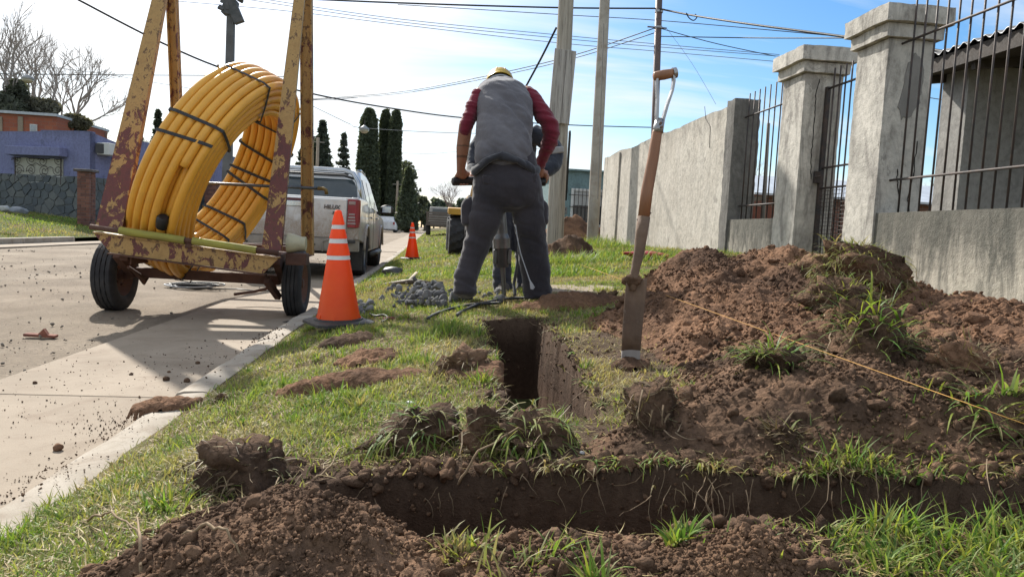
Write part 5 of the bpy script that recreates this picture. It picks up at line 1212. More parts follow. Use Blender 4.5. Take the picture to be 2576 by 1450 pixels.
# ------------------------------------------------------------------ people
def remesh(B, voxel, smooth=3, name='tmp'):
    me = B.mesh(name); o = bpy.data.objects.new(name, me); col.objects.link(o)
    bm = bmesh.new(); bm.from_mesh(me); bmesh.ops.recalc_face_normals(bm, faces=bm.faces); bm.to_mesh(me); bm.free()
    md = o.modifiers.new('r', 'REMESH'); md.mode = 'VOXEL'; md.voxel_size = voxel; md.use_smooth_shade = True
    if smooth: ms = o.modifiers.new('s', 'SMOOTH'); ms.factor = .5; ms.iterations = smooth
    dg = bpy.context.evaluated_depsgraph_get(); r = bpy.data.meshes.new_from_object(o.evaluated_get(dg))
    bpy.data.objects.remove(o); bpy.data.meshes.remove(me); return r
def limb(B, path, n=20, sq=1.0):
    """path: [(point, half-width, half-depth)] lofted with smooth in-betweens; width along image x"""
    P = [np.array(p[0], float) for p in path]; out = []
    for i in range(len(P)-1):
        a, b_, c, d = P[max(0, i-1)], P[i], P[i+1], P[min(len(P)-1, i+2)]
        for k in range(5):
            t = k/5; q = .5*((2*b_)+(-a+c)*t+(2*a-5*b_+4*c-d)*t*t+(-a+3*b_-3*c+d)*t**3); s = t*t*(3-2*t)
            out.append((q, path[i][1]*(1-s)+path[i+1][1]*s, path[i][2]*(1-s)+path[i+1][2]*s))
    out.append((P[-1], path[-1][1], path[-1][2])); rings = []
    for i, (q, w_, d_) in enumerate(out):
        t = out[min(i+1, len(out)-1)][0]-out[max(i-1, 0)][0]; t /= np.linalg.norm(t)
        x = CR-t*(CR@t); x /= np.linalg.norm(x); y = np.cross(t, x)
        rg = []
        for j in range(n):
            a = 2*math.pi*j/n; ca, sa = math.cos(a), math.sin(a)
            rg.append(q+x*w_*math.copysign(abs(ca)**sq, ca)+y*d_*math.copysign(abs(sa)**sq, sa))
        rings.append(rg)
    # rounded ends
    def cap(e, o_): c = np.mean(e, 0); v = c-np.mean(o_, 0); v = v/np.linalg.norm(v); r = np.linalg.norm(e[0]-c); return [c+(p-c)*.6+v*r*.25 for p in e]
    rings = [cap(rings[0], rings[1])]+rings+[cap(rings[-1], rings[-2])]
    return B.loft(rings)
def folds(me, amp, fx, fz, seed, zones=None):
    """cloth creases pushed along the normals; fx, fz: frequency across and along"""
    n = len(me.vertices); V = np.zeros(n*3, np.float32); me.vertices.foreach_get('co', V); V = V.reshape(-1, 3).astype(float)
    Nn = np.zeros(n*3, np.float32); me.vertices.foreach_get('normal', Nn); Nn = Nn.reshape(-1, 3)
    u = V[:, 0]+V[:, 1]*.7; z = V[:, 2]
    a = np.abs(fbm(u*fx+z*fz*.35, z*fz+u*2, 3, seed))*2-.35
    k = np.ones(n) if zones is None else np.sum([w_*np.exp(-((z-zc)/s)**2) for zc, s, w_ in zones], 0)
    V += Nn*(amp*a*k)[:, None]; me.vertices.foreach_set('co', V.astype(np.float32).ravel()); me.update()
def cloth(name, a, b_, weave=900., rough=.9, scale=4.):
    m, nt, b, o = newmat(name); v = coord(nt); f = noise(nt, v, scale, 6, .65, .4); g = noise(nt, v, weave*.25, 2); w_ = noise(nt, coord(nt, (1, 1, .5)), 22, 4, .6, .6)
    base = mix(nt, .4, ramp(nt, f, [(.35, a), (.68, b_)]), ramp(nt, g, [(.3, .7), (.7, 1.1)]), 'MULTIPLY')
    setp(nt, b, Base_Color=base, Roughness=rough, Specular_IOR_Level=.2, Sheen_Weight=.25, Normal=bumpn(nt, mth(nt, 'ADD', w_, mth(nt, 'MULTIPLY', g, .12)), .45, .012)); return m
def skin_mat(bands):
    m, nt, b, o = newmat('skin'); v = coord(nt); f = noise(nt, v, 30, 5, .6); z = N(nt, 'ShaderNodeSeparateXYZ', None, Vector=v).outputs[2]
    base = ramp(nt, f, [(.3, (.245, .112, .070)), (.7, (.32, .155, .10))])
    for zc, w_ in bands:      # tattooed lines round the forearm
        d = mth(nt, 'ABSOLUTE', mth(nt, 'SUBTRACT', mth(nt, 'ADD', z, mth(nt, 'MULTIPLY', f, .012)), zc))
        base = mix(nt, mth(nt, 'MULTIPLY', ramp(nt, mth(nt, 'DIVIDE', d, w_), [(.8, 1.), (1., 0.)]), .7), base, (.06, .04, .035))
    setp(nt, b, Base_Color=base, Roughness=.55, Subsurface_Weight=.1, Subsurface_Radius=(.02, .008, .004), Normal=bumpn(nt, f, .15, .002)); return m
def bones(B, pts, rad, n=10):
    """a round tapered chain, hemispherical ends"""
    P = [np.array(p, float) for p in pts]; d0 = (P[0]-P[1]); d0 /= np.linalg.norm(d0); d1 = (P[-1]-P[-2]); d1 /= np.linalg.norm(d1)
    Q = [P[0]+d0*rad[0]*.85, P[0]+d0*rad[0]*.45]+P+[P[-1]+d1*rad[-1]*.45, P[-1]+d1*rad[-1]*.85]; r = [rad[0]*.45, rad[0]*.86]+list(rad)+[rad[-1]*.86, rad[-1]*.45]
    return B.tube([tuple(q) for q in Q], r, n)
def fist(B, wrist, palm, axis, side, fwd, s=1.):
    """hand closed round a bar: palm block, four curled fingers of different length, thumb across.
    axis: along the bar, side: from bar centre towards the palm, fwd: away from the wrist"""
    axis, side, fwd = [np.array(q, float)/np.linalg.norm(q) for q in (axis, side, fwd)]
    bones(B, [wrist, wrist*.4+palm*.6+side*.012, palm+side*.030*s], [.027*s, .032*s, .034*s], 12)
    for k, (ln, rr) in enumerate(((.92, .0098), (1., .0102), (.95, .0098), (.80, .0086))):
        o = axis*(-.030+.0205*k)*s; c = palm+o
        kn = c+side*.030*s+fwd*.026*s; p1 = c+fwd*(.040*ln)*s+side*.006*s; p2 = c+fwd*.034*ln*s-side*.022*s; p3 = c-side*.036*s+fwd*.004*s; p4 = c-side*.030*s-fwd*.018*ln*s
        bones(B, [c+side*.034*s-fwd*.02*s, kn, p1, p2, p3, p4], [.0125*s, .0115*s, rr*1.05*s, rr*s, rr*.95*s, rr*.85*s], 10)
    th = palm-axis*.040*s; bones(B, [palm+side*.03*s-axis*.028*s-fwd*.012*s, th+side*.012*s+fwd*.002*s, th-side*.014*s+fwd*.012*s, th-side*.03*s+fwd*.022*s+axis*.012*s], [.0145*s, .0125*s, .0108*s, .0092*s], 10)
PX = lambda px, y: px*y/FPX       # image width to metres at depth y
def worker_front():
    yh = 4.62; gz = .37
    fl = G(1166, 752, 0, ground); fr = G(1352, 748, 0, ground)
    yl, yr_ = float(fl[1]), float(fr[1]); gl, gr = float(ground(fl[0], fl[1])), float(ground(fr[0], fr[1]))
    t = thing('person', (float((fl[0]+fr[0])/2), yh, min(gl, gr)), 'worker seen from behind in grey vest, maroon sleeves and yellow helmet, leaning on the breaker', 'person')
    VEST = cloth('grey_vest_cloth', (.105, .100, .112), (.145, .138, .150)); TROU = cloth('dark_work_trousers', (.028, .025, .031), (.052, .045, .050), 900, .92, 3.); MAR = cloth('maroon_knit', (.135, .012, .026), (.19, .022, .04), 700, .9, 6.)
    FLEE = cloth('dark_hem_knit', (.028, .028, .034), (.04, .04, .048)); BOOT = M('scuffed_boot_leather', (.035, .030, .027), (.075, .062, .05), 9, .75, .4, 60)
    # ---- body (one skin surface, mostly inside the clothes)
    lw, le, ls = Y(1159, 425, 4.86), Y(1171, 318, 4.72), Y(1207, 240, 4.80)
    rw, re, rs = Y(1357, 420, 4.92), Y(1390, 330, 4.72), Y(1326, 236, 4.80)
    hips = Y(1272, 470, 4.62); neck = Y(1262, 222, 4.95); head = Y(1259, 214, 5.03)
    lh = Y(1163, 450, 4.92); rh = Y(1357, 447, 4.97)
    B = MB()
    bones(B, [hips, Y(1268, 400, 4.62), Y(1266, 320, 4.72), Y(1264, 262, 4.84), neck, head], [.15, .14, .15, .14, .062, .06], 16)
    B.lathe([(.02, -.115), (.055, -.10), (.078, -.05), (.082, 0), (.080, .05), (.062, .09), (.02, .108)], tuple(head+np.array([0, .05, -.02])), 18)
    fc = head+np.array([0, .13, -.03]); bones(B, [fc, fc+np.array([0, .02, -.03])], [.02, .013], 8)
    for s in (-1, 1): B.lathe([(.006, -.03), (.016, -.015), (.018, .01), (.008, .03)], tuple(head+np.array([s*.082, .045, -.02])), 8)
    bones(B, [ls, le, (le+lw)/2+np.array([-.004, 0, 0]), lw], [.055, .046, .043, .029], 14)
    bones(B, [rs, re, (re+rw)/2, rw], [.055, .046, .042, .029], 14)
    fist(B, lw, lh+np.array([0, .0, .0]), CR, (0, -.35, 1), (0, 1, .25), 1.12)
    fist(B, rw, rh, -CR, (0, -.35, 1), (0, 1, .25), 1.08)
    for f_, k_, gg in ((fl, Y(1205, 600, 4.60), gl), (fr, Y(1338, 600, 4.66), gr)):
        bones(B, [hips+np.array([-.08 if f_ is fl else .08, 0, -.02]), k_, np.array([f_[0], f_[1], gg+.1])], [.085, .06, .045], 14)
    zb1, zb2 = Y(1160, 366, 4.8)[2], Y(1160, 393, 4.84)[2]
    obj('body', remesh(B, .0062, 2), t, True).data.materials.append(skin_mat([(zb1, .005), (zb2, .009)]))
    # ---- trousers
    B = MB(); S = 1.0
    limb(B, [(Y(1272, 385, 4.60), PX(74, 4.6), .115), (Y(1272, 425, 4.58), PX(80, 4.6), .135), (Y(1275, 470, 4.56), PX(87, 4.6), .15), (Y(1275, 508, 4.58), PX(84, 4.6), .13)], 26, .85)
    limb(B, [(Y(1238, 480, 4.58), PX(46, 4.6), .125), (Y(1220, 545, 4.58), PX(45, 4.6), .115), (Y(1204, 600, 4.60), PX(33, 4.6), .095), (Y(1184, 660, 4.60), PX(31, 4.6), .088), (Y(1171, 705, 4.58), PX(31, 4.6), .085), (Y(1167, 740, 4.56), PX(32, 4.6), .09)], 22, .9)
    limb(B, [(Y(1318, 480, 4.60), PX(46, 4.6), .125), (Y(1329, 545, 4.60), PX(42, 4.6), .115), (Y(1338, 600, 4.64), PX(39, 4.64), .10), (Y(1344, 660, 4.68), PX(39, 4.68), .095), (Y(1348, 705, 4.70), PX(39, 4.7), .09), (Y(1352, 738, 4.72), PX(40, 4.7), .095)], 22, .9)
    me = remesh(B, .0105, 4); zk = Y(1204, 600, 4.6)[2]; za = Y(1170, 720, 4.6)[2]; zc_ = Y(1275, 515, 4.6)[2]
    folds(me, .030, 5, 11, 3, [(zk, .10, .8), (za, .11, 1.1), (zc_, .10, .7), (zc_+.25, .2, .2)]); folds(me, .004, 11, 20, 13); me.materials.append(TROU); tr = obj('trousers', me, t, True)
    # pockets: rear flaps and bulging cargo pockets
    def flap(pts, y, th=.014):
        B = MB(); B.prism([tuple(Y(a, b_, y)) for a, b_ in pts], (0, -th, 0)); return B.build('pocket_flap', TROU, tr, bevel=.005)
    flap([(1213, 441), (1262, 447), (1258, 462), (1240, 466), (1215, 460)], 4.452); flap([(1310, 447), (1350, 437), (1348, 456), (1332, 464), (1316, 461)], 4.452)
    for px, w_, nm, s in ((1181, 20, 4.60, -1), (1362, 15, 4.62, 1)):
        B = MB(); c = Y(px, 535, nm); limb(B, [(Y(px+8*(-s), 500, nm), PX(w_*.6, nm), .05), (Y(px+s*3, 520, nm), PX(w_, nm), .075), (Y(px+s*2, 548, nm), PX(w_*1.0, nm), .08), (Y(px, 562, nm), PX(w_*.9, nm), .075)], 16, .7)
        me = remesh(B, .009, 2); folds(me, .012, 8, 14, 9+px); me.materials.append(TROU); obj('cargo_pocket', me, tr, True)
    # loose white seam thread on the right leg
    TH = M('frayed_thread', (.45, .45, .47), None, 5, .8, 0); B = MB(); B.tube([tuple(Y(a, b_, 4.50)) for a, b_ in ((1296, 565), (1302, 605), (1310, 640), (1322, 675), (1332, 705), (1338, 725))], .0035, 5); B.build('seam_thread', TH, tr)
    B = MB(); B.prism([tuple(Y(a, b_, 4.52)) for a, b_ in ((1331, 700), (1339, 712), (1345, 722), (1340, 728), (1334, 726))], (0, -.004, 0)); B.build('frayed_hem', TH, tr)
    # ---- vest
    B = MB()
    limb(B, [(Y(1268, 405, 4.60), PX(76, 4.6), .165), (Y(1267, 385, 4.60), PX(74, 4.6), .165), (Y(1268, 340, 4.66), PX(71, 4.66), .165), (Y(1267, 295, 4.74), PX(71, 4.74), .17), (Y(1263, 255, 4.82), PX(71, 4.82), .155), (Y(1261, 236, 4.88), PX(62, 4.88), .12), (Y(1261, 221, 4.93), PX(40, 4.93), .085), (Y(1260, 212, 4.96), PX(24, 4.96), .07)], 30, .78)
    me = remesh(B, .0105, 4); zw = Y(1268, 400, 4.6)[2]; zs_ = Y(1268, 260, 4.8)[2]
    folds(me, .030, 6, 6, 17, [(zw, .14, .9), (zw+.25, .2, .6), (zs_, .14, .7)]); folds(me, .010, 14, 16, 19); me.materials.append(VEST); obj('vest', me, t, True)
    # collar and hem roll
    B = MB(); B.tube([tuple(Y(a, b_, y)) for a, b_, y in ((1237, 222, 4.93), (1248, 214, 4.89), (1262, 211, 4.875), (1276, 214, 4.89), (1287, 222, 4.93))], [.012, .017, .019, .017, .012], 8); B.build('collar', VEST, t, True)
    B = MB(); pts = [(1192, 424, 4.62), (1193, 430, 4.52), (1212, 414, 4.45), (1236, 399, 4.43), (1263, 393, 4.425), (1292, 399, 4.43), (1322, 414, 4.44), (1347, 430, 4.50), (1352, 426, 4.62)]
    limb(B, [(Y(*p), .022, .034) for p in pts], 12)
    me = remesh(B, .008, 2); folds(me, .012, 14, 10, 5); me.materials.append(FLEE); obj('hem_roll', me, t, True)
    # ---- sleeves
    B = MB(); limb(B, [(Y(1204, 243, 4.80), PX(17, 4.8), .07), (Y(1194, 262, 4.77), PX(20, 4.77), .075), (Y(1181, 295, 4.73), PX(19, 4.73), .066), (Y(1172, 316, 4.73), PX(18, 4.73), .062), (Y(1170, 334, 4.75), PX(16, 4.75), .056)], 20)
    me = remesh(B, .007, 2); folds(me, .022, 4, 26, 31); me.materials.append(MAR); obj('sleeve', me, t, True)
    B = MB(); limb(B, [(Y(1327, 238, 4.80), PX(19, 4.8), .075), (Y(1347, 262, 4.76), PX(23, 4.76), .078), (Y(1374, 300, 4.71), PX(22, 4.71), .07), (Y(1386, 330, 4.71), PX(22, 4.71), .066), (Y(1380, 362, 4.76), PX(20, 4.76), .06), (Y(1365, 395, 4.85), PX(15, 4.85), .05), (Y(1357, 420, 4.92), PX(11, 4.9), .04)], 20)
    me = remesh(B, .0075, 2); folds(me, .020, 5, 22, 37); me.materials.append(MAR); obj('sleeve', me, t, True)
    # ---- boots
    for f_, g_, ang in ((fl, gl, .25), (fr, gr, -.1)):
        B = MB(); c = np.array([f_[0], f_[1], g_]); fw = np.array([-math.sin(ang), math.cos(ang), 0])
        rings = []
        for u, w_, h_ in ((-.115, .030, .06), (-.105, .044, .085), (-.05, .050, .10), (.0, .050, .095), (.06, .050, .075), (.12, .052, .06), (.16, .044, .05), (.178, .02, .03)):
            p = c+fw*u; x = np.array([fw[1], -fw[0], 0]); rings.append([p+x*w_*math.cos(a)+np.array([0, 0, max(0.0, .5*h_+.5*h_*math.sin(a))+.004]) for a in np.linspace(0, 2*math.pi, 15)[:-1]])
        B.loft(rings); bo = B.build('boot', BOOT, t, True)
        B = MB(); B.loft([[tuple(np.array(p)*np.array([1, 1, 0])+np.array([0, 0, g_+z])) for p in [c+fw*u+np.array([fw[1], -fw[0], 0])*s*w_ for u, w_, s in ((-.118, .034, 1), (-.05, .053, 1), (.06, .053, 1), (.13, .053, 1), (.182, .022, 1), (.182, .022, -1), (.13, .053, -1), (.06, .053, -1), (-.05, .053, -1), (-.118, .034, -1))]] for z in (-.006, .018)]); B.build('sole', M('boot_sole', (.03, .028, .026)), bo)
    # ---- helmet with suspension band, hair under it
    HY = M('helmet_yellow', (.55, .36, .02), (.48, .30, .02), 5, .32, .05); hc = head+np.array([0, .07, .005])
    tl = Matrix.Rotation(R(-38), 3, 'X')
    def tw(p): q = tl @ Vector(p); return (q[0]+hc[0], q[1]+hc[1], q[2]+hc[2])
    B = MB(); n = 30; rings = []
    for r_, h_ in ((.116, -.004), (.118, .0), (.110, .004), (.109, .03), (.101, .065), (.080, .098), (.045, .117), (.008, .123)):
        rings.append([tw((r_*.93*math.cos(2*math.pi*k/n), r_*1.10*math.sin(2*math.pi*k/n)+(.035*max(0, math.sin(2*math.pi*k/n))**3 if h_ <= .004 else 0), h_)) for k in range(n)])
    B.loft(rings, False); he = B.build('helmet', HY, t, True); md = he.modifiers.new('s', 'SOLIDIFY'); md.thickness = .004
    for x in (-.028, 0, .028): B = MB(); B.tube([tw((x, .105*math.cos(a)*1.02, .035+.092*math.sin(a))) for a in np.linspace(.25, 2.9, 12)], .006, 6); B.build('helmet_ridge', HY, he, True)
    B = MB(); B.tube([tw((.098*math.cos(a), .108*math.sin(a), -.018)) for a in np.linspace(math.pi*.95, math.pi*2.05, 16)], .012, 6); B.build('suspension_band', M('band_grey', (.33, .34, .36), None, 6, .6), he, True)
    B = MB(); bones(B, [tw((0, -.07, -.04)), tw((0, -.06, .02)), tw((0, .02, .05))], [.05, .068, .07], 14); me = remesh(B, .008, 2); me.materials.append(M('dark_hair', (.02, .016, .013), (.035, .03, .026), 60, .7, .8, 200)); obj('hair', me, t, True)
    return lh, rh
LH, RH = worker_front()
def worker_back():
    y = 5.62; t = thing('person', tuple(Z(1300, 742, .42)), 'second worker in navy jacket with reflective sleeve band, mostly hidden facing the first', 'person')
    t.location = (.55, y, .43)
    NAVY = cloth('navy_jacket', (.022, .027, .040), (.042, .048, .062)); GREY = M('reflective_grey', (.36, .36, .35), (.28, .28, .27), 12, .5, .2); GLO = cloth('grey_glove', (.16, .16, .16), (.23, .23, .225)); TR = cloth('navy_work_trousers', (.022, .024, .034), (.04, .042, .055))
    BOOT = M('scuffed_boot_leather', (.035, .03, .027))
    rs, re, rw = Y(1352, 338, 5.50), Y(1396, 388, 5.42), Y(1366, 436, 5.28); ls, le, lw = Y(1215, 345, 5.5), Y(1186, 398, 5.42), Y(1187, 430, 5.3)
    hips = Y(1285, 480, 5.80); neck = Y(1284, 318, 5.42); head = Y(1282, 292, 5.30)
    B = MB(); bones(B, [hips, Y(1285, 400, 5.75), Y(1285, 345, 5.55), neck, head], [.13, .13, .14, .06, .06], 16)
    B.lathe([(.02, -.11), (.06, -.09), (.08, -.03), (.082, .03), (.06, .09), (.02, .11)], tuple(head), 16); bones(B, [head+np.array([0, -.08, -.02]), head+np.array([0, -.095, -.04])], [.018, .012], 8)
    bones(B, [rs, re, rw], [.055, .045, .03], 12); bones(B, [ls, le, lw], [.055, .045, .03], 12)
    fist(B, rw, Y(1361, 446, 5.05), -CR, (0, .35, 1), (0, -1, .25), 1.1); fist(B, lw, Y(1196, 452, 5.05), CR, (0, .35, 1), (0, -1, .25), 1.05)
    for px in (1262, 1318): bones(B, [hips+np.array([-.06 if px < 1290 else .06, 0, 0]), Y(px, 600, 5.62), Y(px, 725, 5.6)], [.08, .055, .045], 12)
    me = remesh(B, .008, 2); me.materials.append(skin_mat([])); obj('body', me, t, True)
    B = MB(); limb(B, [(Y(1285, 470, 5.80), PX(62, 5.8), .13), (Y(1285, 420, 5.78), PX(62, 5.78), .15), (Y(1284, 370, 5.65), PX(66, 5.65), .16), (Y(1284, 335, 5.52), PX(64, 5.52), .13), (Y(1284, 318, 5.45), PX(30, 5.45), .08)], 24, .85)
    limb(B, [(Y(1340, 335, 5.50), PX(24, 5.5), .08), (Y(1372, 352, 5.46), PX(26, 5.46), .085), (Y(1394, 382, 5.42), PX(24, 5.42), .08), (Y(1389, 412, 5.36), PX(23, 5.36), .07), (Y(1368, 434, 5.28), PX(16, 5.28), .05)], 18)
    limb(B, [(Y(1228, 340, 5.50), PX(24, 5.5), .08), (Y(1203, 368, 5.46), PX(22, 5.46), .08), (Y(1189, 398, 5.42), PX(16, 5.42), .07), (Y(1188, 420, 5.32), PX(13, 5.32), .05)], 18)
    me = remesh(B, .010, 3); folds(me, .016, 6, 12, 51); me.materials.append(NAVY); j = obj('jacket', me, t, True)
    B = MB(); a = [Y(1372, 366, 5.36), Y(1394, 371, 5.33), Y(1418, 366, 5.38), Y(1419, 372, 5.46)]
    B.prism([tuple(Y(p, q, 5.325)) for p, q in ((1371, 374), (1394, 369), (1418, 367), (1419, 383), (1396, 387), (1370, 389))], (0, .15, 0)); B.build('reflective_band', GREY, j, bevel=.01)
    B = MB(); limb(B, [(Y(1186, 422, 5.30), PX(14, 5.3), .055), (Y(1187, 436, 5.26), PX(16, 5.26), .06), (Y(1190, 446, 5.2), PX(15, 5.2), .05)], 14); me = remesh(B, .008, 1); folds(me, .01, 12, 20, 8); me.materials.append(GLO); obj('glove_cuff', me, t, True)
    B = MB(); limb(B, [(Y(1285, 462, 5.80), PX(60, 5.8), .125), (Y(1285, 520, 5.78), PX(60, 5.78), .13)], 20)
    limb(B, [(Y(1265, 515, 5.75), PX(30, 5.7), .10), (Y(1262, 600, 5.63), PX(25, 5.6), .085), (Y(1262, 670, 5.62), PX(24, 5.6), .08), (Y(1264, 735, 5.6), PX(25, 5.6), .085)], 18)
    limb(B, [(Y(1312, 515, 5.75), PX(30, 5.7), .10), (Y(1316, 600, 5.63), PX(25, 5.6), .085), (Y(1320, 670, 5.62), PX(24, 5.6), .08), (Y(1322, 732, 5.6), PX(25, 5.6), .085)], 18)
    me = remesh(B, .011, 3); folds(me, .018, 4, 14, 61); me.materials.append(TR); obj('trousers', me, t, True)
    for px in (1264, 1322):
        p = Y(px, 745, 5.58); g_ = float(ground(p[0], p[1])); B = MB(); rings = []
        for u, w_, h_ in ((.10, .03, .06), (.08, .044, .1), (.0, .048, .09), (-.08, .05, .065), (-.14, .042, .05), (-.16, .02, .03)): rings.append([(p[0]+w_*math.cos(a), p[1]+u, g_+max(0, .5*h_+.5*h_*math.sin(a))) for a in np.linspace(0, 2*math.pi, 13)[:-1]])
        B.loft(rings); B.build('boot', BOOT, t, True)
    B = MB(); n = 24; B.loft([[(head[0]+r_*math.cos(2*math.pi*k/n), head[1]+r_*1.1*math.sin(2*math.pi*k/n), head[2]+.03+h_) for k in range(n)] for r_, h_ in ((.118, 0), (.108, .005), (.105, .05), (.08, .09), (.04, .108), (.006, .112))], False); B.build('helmet', M('helmet_yellow', (.55, .36, .02)), t, True)
worker_back()
# ------------------------------------------------------------------ pneumatic breaker
def breaker():
    y = 5.02; tip = Y(1268, 752, y); t = thing('pneumatic_breaker', tuple(tip), 'steel pneumatic breaker with black grip held between the two workers', 'breaker')
    ST = M('breaker_steel', (.20, .205, .20), (.13, .13, .125), 7, .42, .3, 50, .002, metal=.7); DK = M('breaker_dark', (.05, .05, .048), (.08, .075, .07), 8, .55, .3, metal=.4); RB = M('black_rubber_grip', (.012, .012, .013), None, 6, .5, .2)
    up = Y(1256, 500, y)-tip; L_ = np.linalg.norm(up); up /= L_
    def A(d): return tip+up*d
    top_ = L_*1.0
    def seg(name, d0, d1, r0_, r1_, mat, n=18): B = MB(); B.tube([tuple(A(d0)), tuple(A(d1))], [r0_, r1_], n); return B.build(name, mat, t, auto=40)
    z = lambda py: float(np.linalg.norm(Y(1262, py, y)-tip))
    seg('chisel', -.05, z(665), .013, .019, ST, 8); seg('retainer', z(672), z(622), .042, .045, DK); seg('front_head', z(624), z(600), .058, .060, ST); seg('front_cone', z(600), z(588), .060, .046, ST)
    seg('cylinder', z(588), z(470), .046, .036, ST); seg('handle_head', z(474), z(448), .05, .045, DK)
    for s in (-1, 1): B = MB(); c = A(z(645))+CR*s*.05; B.box(tuple(c), (.028, .05, .10)); B.build('latch', ST, t, bevel=.006)
    hz = A(z(458)); a, b_ = Y(1137, 456, 4.92), Y(1200, 455, 4.96); c, d = Y(1330, 456, 4.98), Y(1372, 458, 4.97)
    B = MB(); B.tube([tuple(b_), tuple(hz), tuple(c)], [.02, .028, .02], 12); B.build('handle_bar', DK, t, True)
    B = MB(); B.tube([tuple(a), tuple(a+(b_-a)*.04), tuple(b_)], [.024, .031, .031], 14); B.build('grip', RB, t, auto=40)
    B = MB(); B.tube([tuple(c), tuple(d)], .028, 14); B.build('grip', RB, t, auto=40)
    B = MB(); pts = [Y(1285, 470, 5.1), Y(1300, 530, 5.2), Y(1308, 590, 5.2), Y(1302, 660, 5.15), Y(1292, 715, 5.1), Y(1296, 752, 5.0)]
    fine = []
    for i in range(len(pts)-1):
        for k in range(6): fine.append(tuple(pts[i]+(pts[i+1]-pts[i])*k/6))
    B.tube(fine, .012, 8); B.build('air_hose', M('dark_hose', (.03, .032, .035), None, 6, .5, .1), t, True)
breaker()
# ------------------------------------------------------------------ blades of grass
class Blades:
    def __init__(s): s.V = []; s.F = []; s.C = []; s.n = 0
    def add(s, P, H, W, az, lean, curl, C, seg=3):
        """P roots (n,3); H length; W width; az lean azimuth; lean, curl in radians"""
        n = len(P)
        if n == 0: return
        P = np.asarray(P, float); vs = []; side = np.stack([-np.sin(az+RNG.normal(0, .6, n)), np.cos(az+RNG.normal(0, .6, n)), np.zeros(n)], -1)
        pos = P.copy(); ang = lean.copy(); dirh = np.stack([np.cos(az), np.sin(az), np.zeros(n)], -1)
        rows = []; cs = []
        for k in range(seg+1):
            t = k/seg; wd = W*(1-t**1.6)*.5+.0002
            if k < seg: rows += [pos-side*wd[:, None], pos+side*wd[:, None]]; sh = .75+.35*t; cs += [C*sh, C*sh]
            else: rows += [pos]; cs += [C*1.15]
            pos = pos+(dirh*np.sin(ang)[:, None]+np.array([0, 0, 1.])*np.cos(ang)[:, None])*(H/seg)[:, None]; ang = ang+curl/seg
        m = len(rows); V = np.stack(rows, 1).reshape(-1, 3); Cc = np.stack(cs, 1).reshape(-1, 3); b0 = s.n+np.arange(n)*m
        for k in range(seg-1):
            a = b0+2*k; s.F += [np.stack([a, a+1, a+3], -1), np.stack([a, a+3, a+2], -1)]
        a = b0+2*(seg-1); s.F.append(np.stack([a, a+1, a+2], -1))
        s.V.append(V); s.C.append(np.clip(Cc, 0, 1)); s.n += len(V)
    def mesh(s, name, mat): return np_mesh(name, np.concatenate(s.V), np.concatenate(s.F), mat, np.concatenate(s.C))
def leaf_mat(name, trans=.45, spec=.3):
    m = bpy.data.materials.new(name); m.use_nodes = True; nt = m.node_tree; nt.nodes.clear(); o = nt.nodes.new('ShaderNodeOutputMaterial')
    c = N(nt, 'ShaderNodeAttribute', {'attribute_name': 'Col'}).outputs['Color']
    b = nt.nodes.new('ShaderNodeBsdfPrincipled'); nt.links.new(c, b.inputs[0]); b.inputs['Roughness'].default_value = .55; b.inputs['Specular IOR Level'].default_value = spec
    tr = nt.nodes.new('ShaderNodeBsdfTranslucent'); nt.links.new(mix(nt, 1., c, (1.25, 1.2, .7), 'MULTIPLY'), tr.inputs[0])
    mx = nt.nodes.new('ShaderNodeMixShader'); mx.inputs[0].default_value = trans; nt.links.new(b.outputs[0], mx.inputs[1]); nt.links.new(tr.outputs[0], mx.inputs[2]); nt.links.new(mx.outputs[0], o.inputs[0]); return m
GRASSM = leaf_mat('grass_blade'); STRAWM = leaf_mat('dry_straw', .15, .15)
G_DEEP, G_MID, G_LIME, G_STRAW, G_DRY = [np.array(c) for c in ((.095, .19, .036), (.165, .275, .045), (.285, .335, .060), (.40, .35, .17), (.33, .26, .15))]
def gcol(n, green, rg=RNG):
    """green 0..1 (array): dry straw to fresh green"""
    u = rg.random((n, 1)); g = np.clip(np.asarray(green).reshape(-1, 1)+rg.normal(0, .22, (n, 1)), 0, 1)
    fresh = np.where(u < .45, G_MID, np.where(u < .72, G_DEEP, G_LIME)); dry = np.where(u < .6, G_STRAW, G_DRY)
    return (dry*(1-g)+fresh*g)*(.75+.5*rg.random((n, 1)))
def tuft(bl, c, r, n, h, green, spread=.5, flat=0.):
    rg = RNG; a = rg.random(n)*6.283; q = r*np.sqrt(rg.random(n)); P = np.stack([c[0]+q*np.cos(a), c[1]+q*np.sin(a), np.full(n, c[2])], -1)
    bl.add(P, h*(.5+.8*rg.random(n)), .0035+.004*rg.random(n), a+rg.normal(0, .6, n), spread*(.2+.9*rg.random(n))+flat, .5+1.1*rg.random(n), gcol(n, np.full(n, green)), 4)
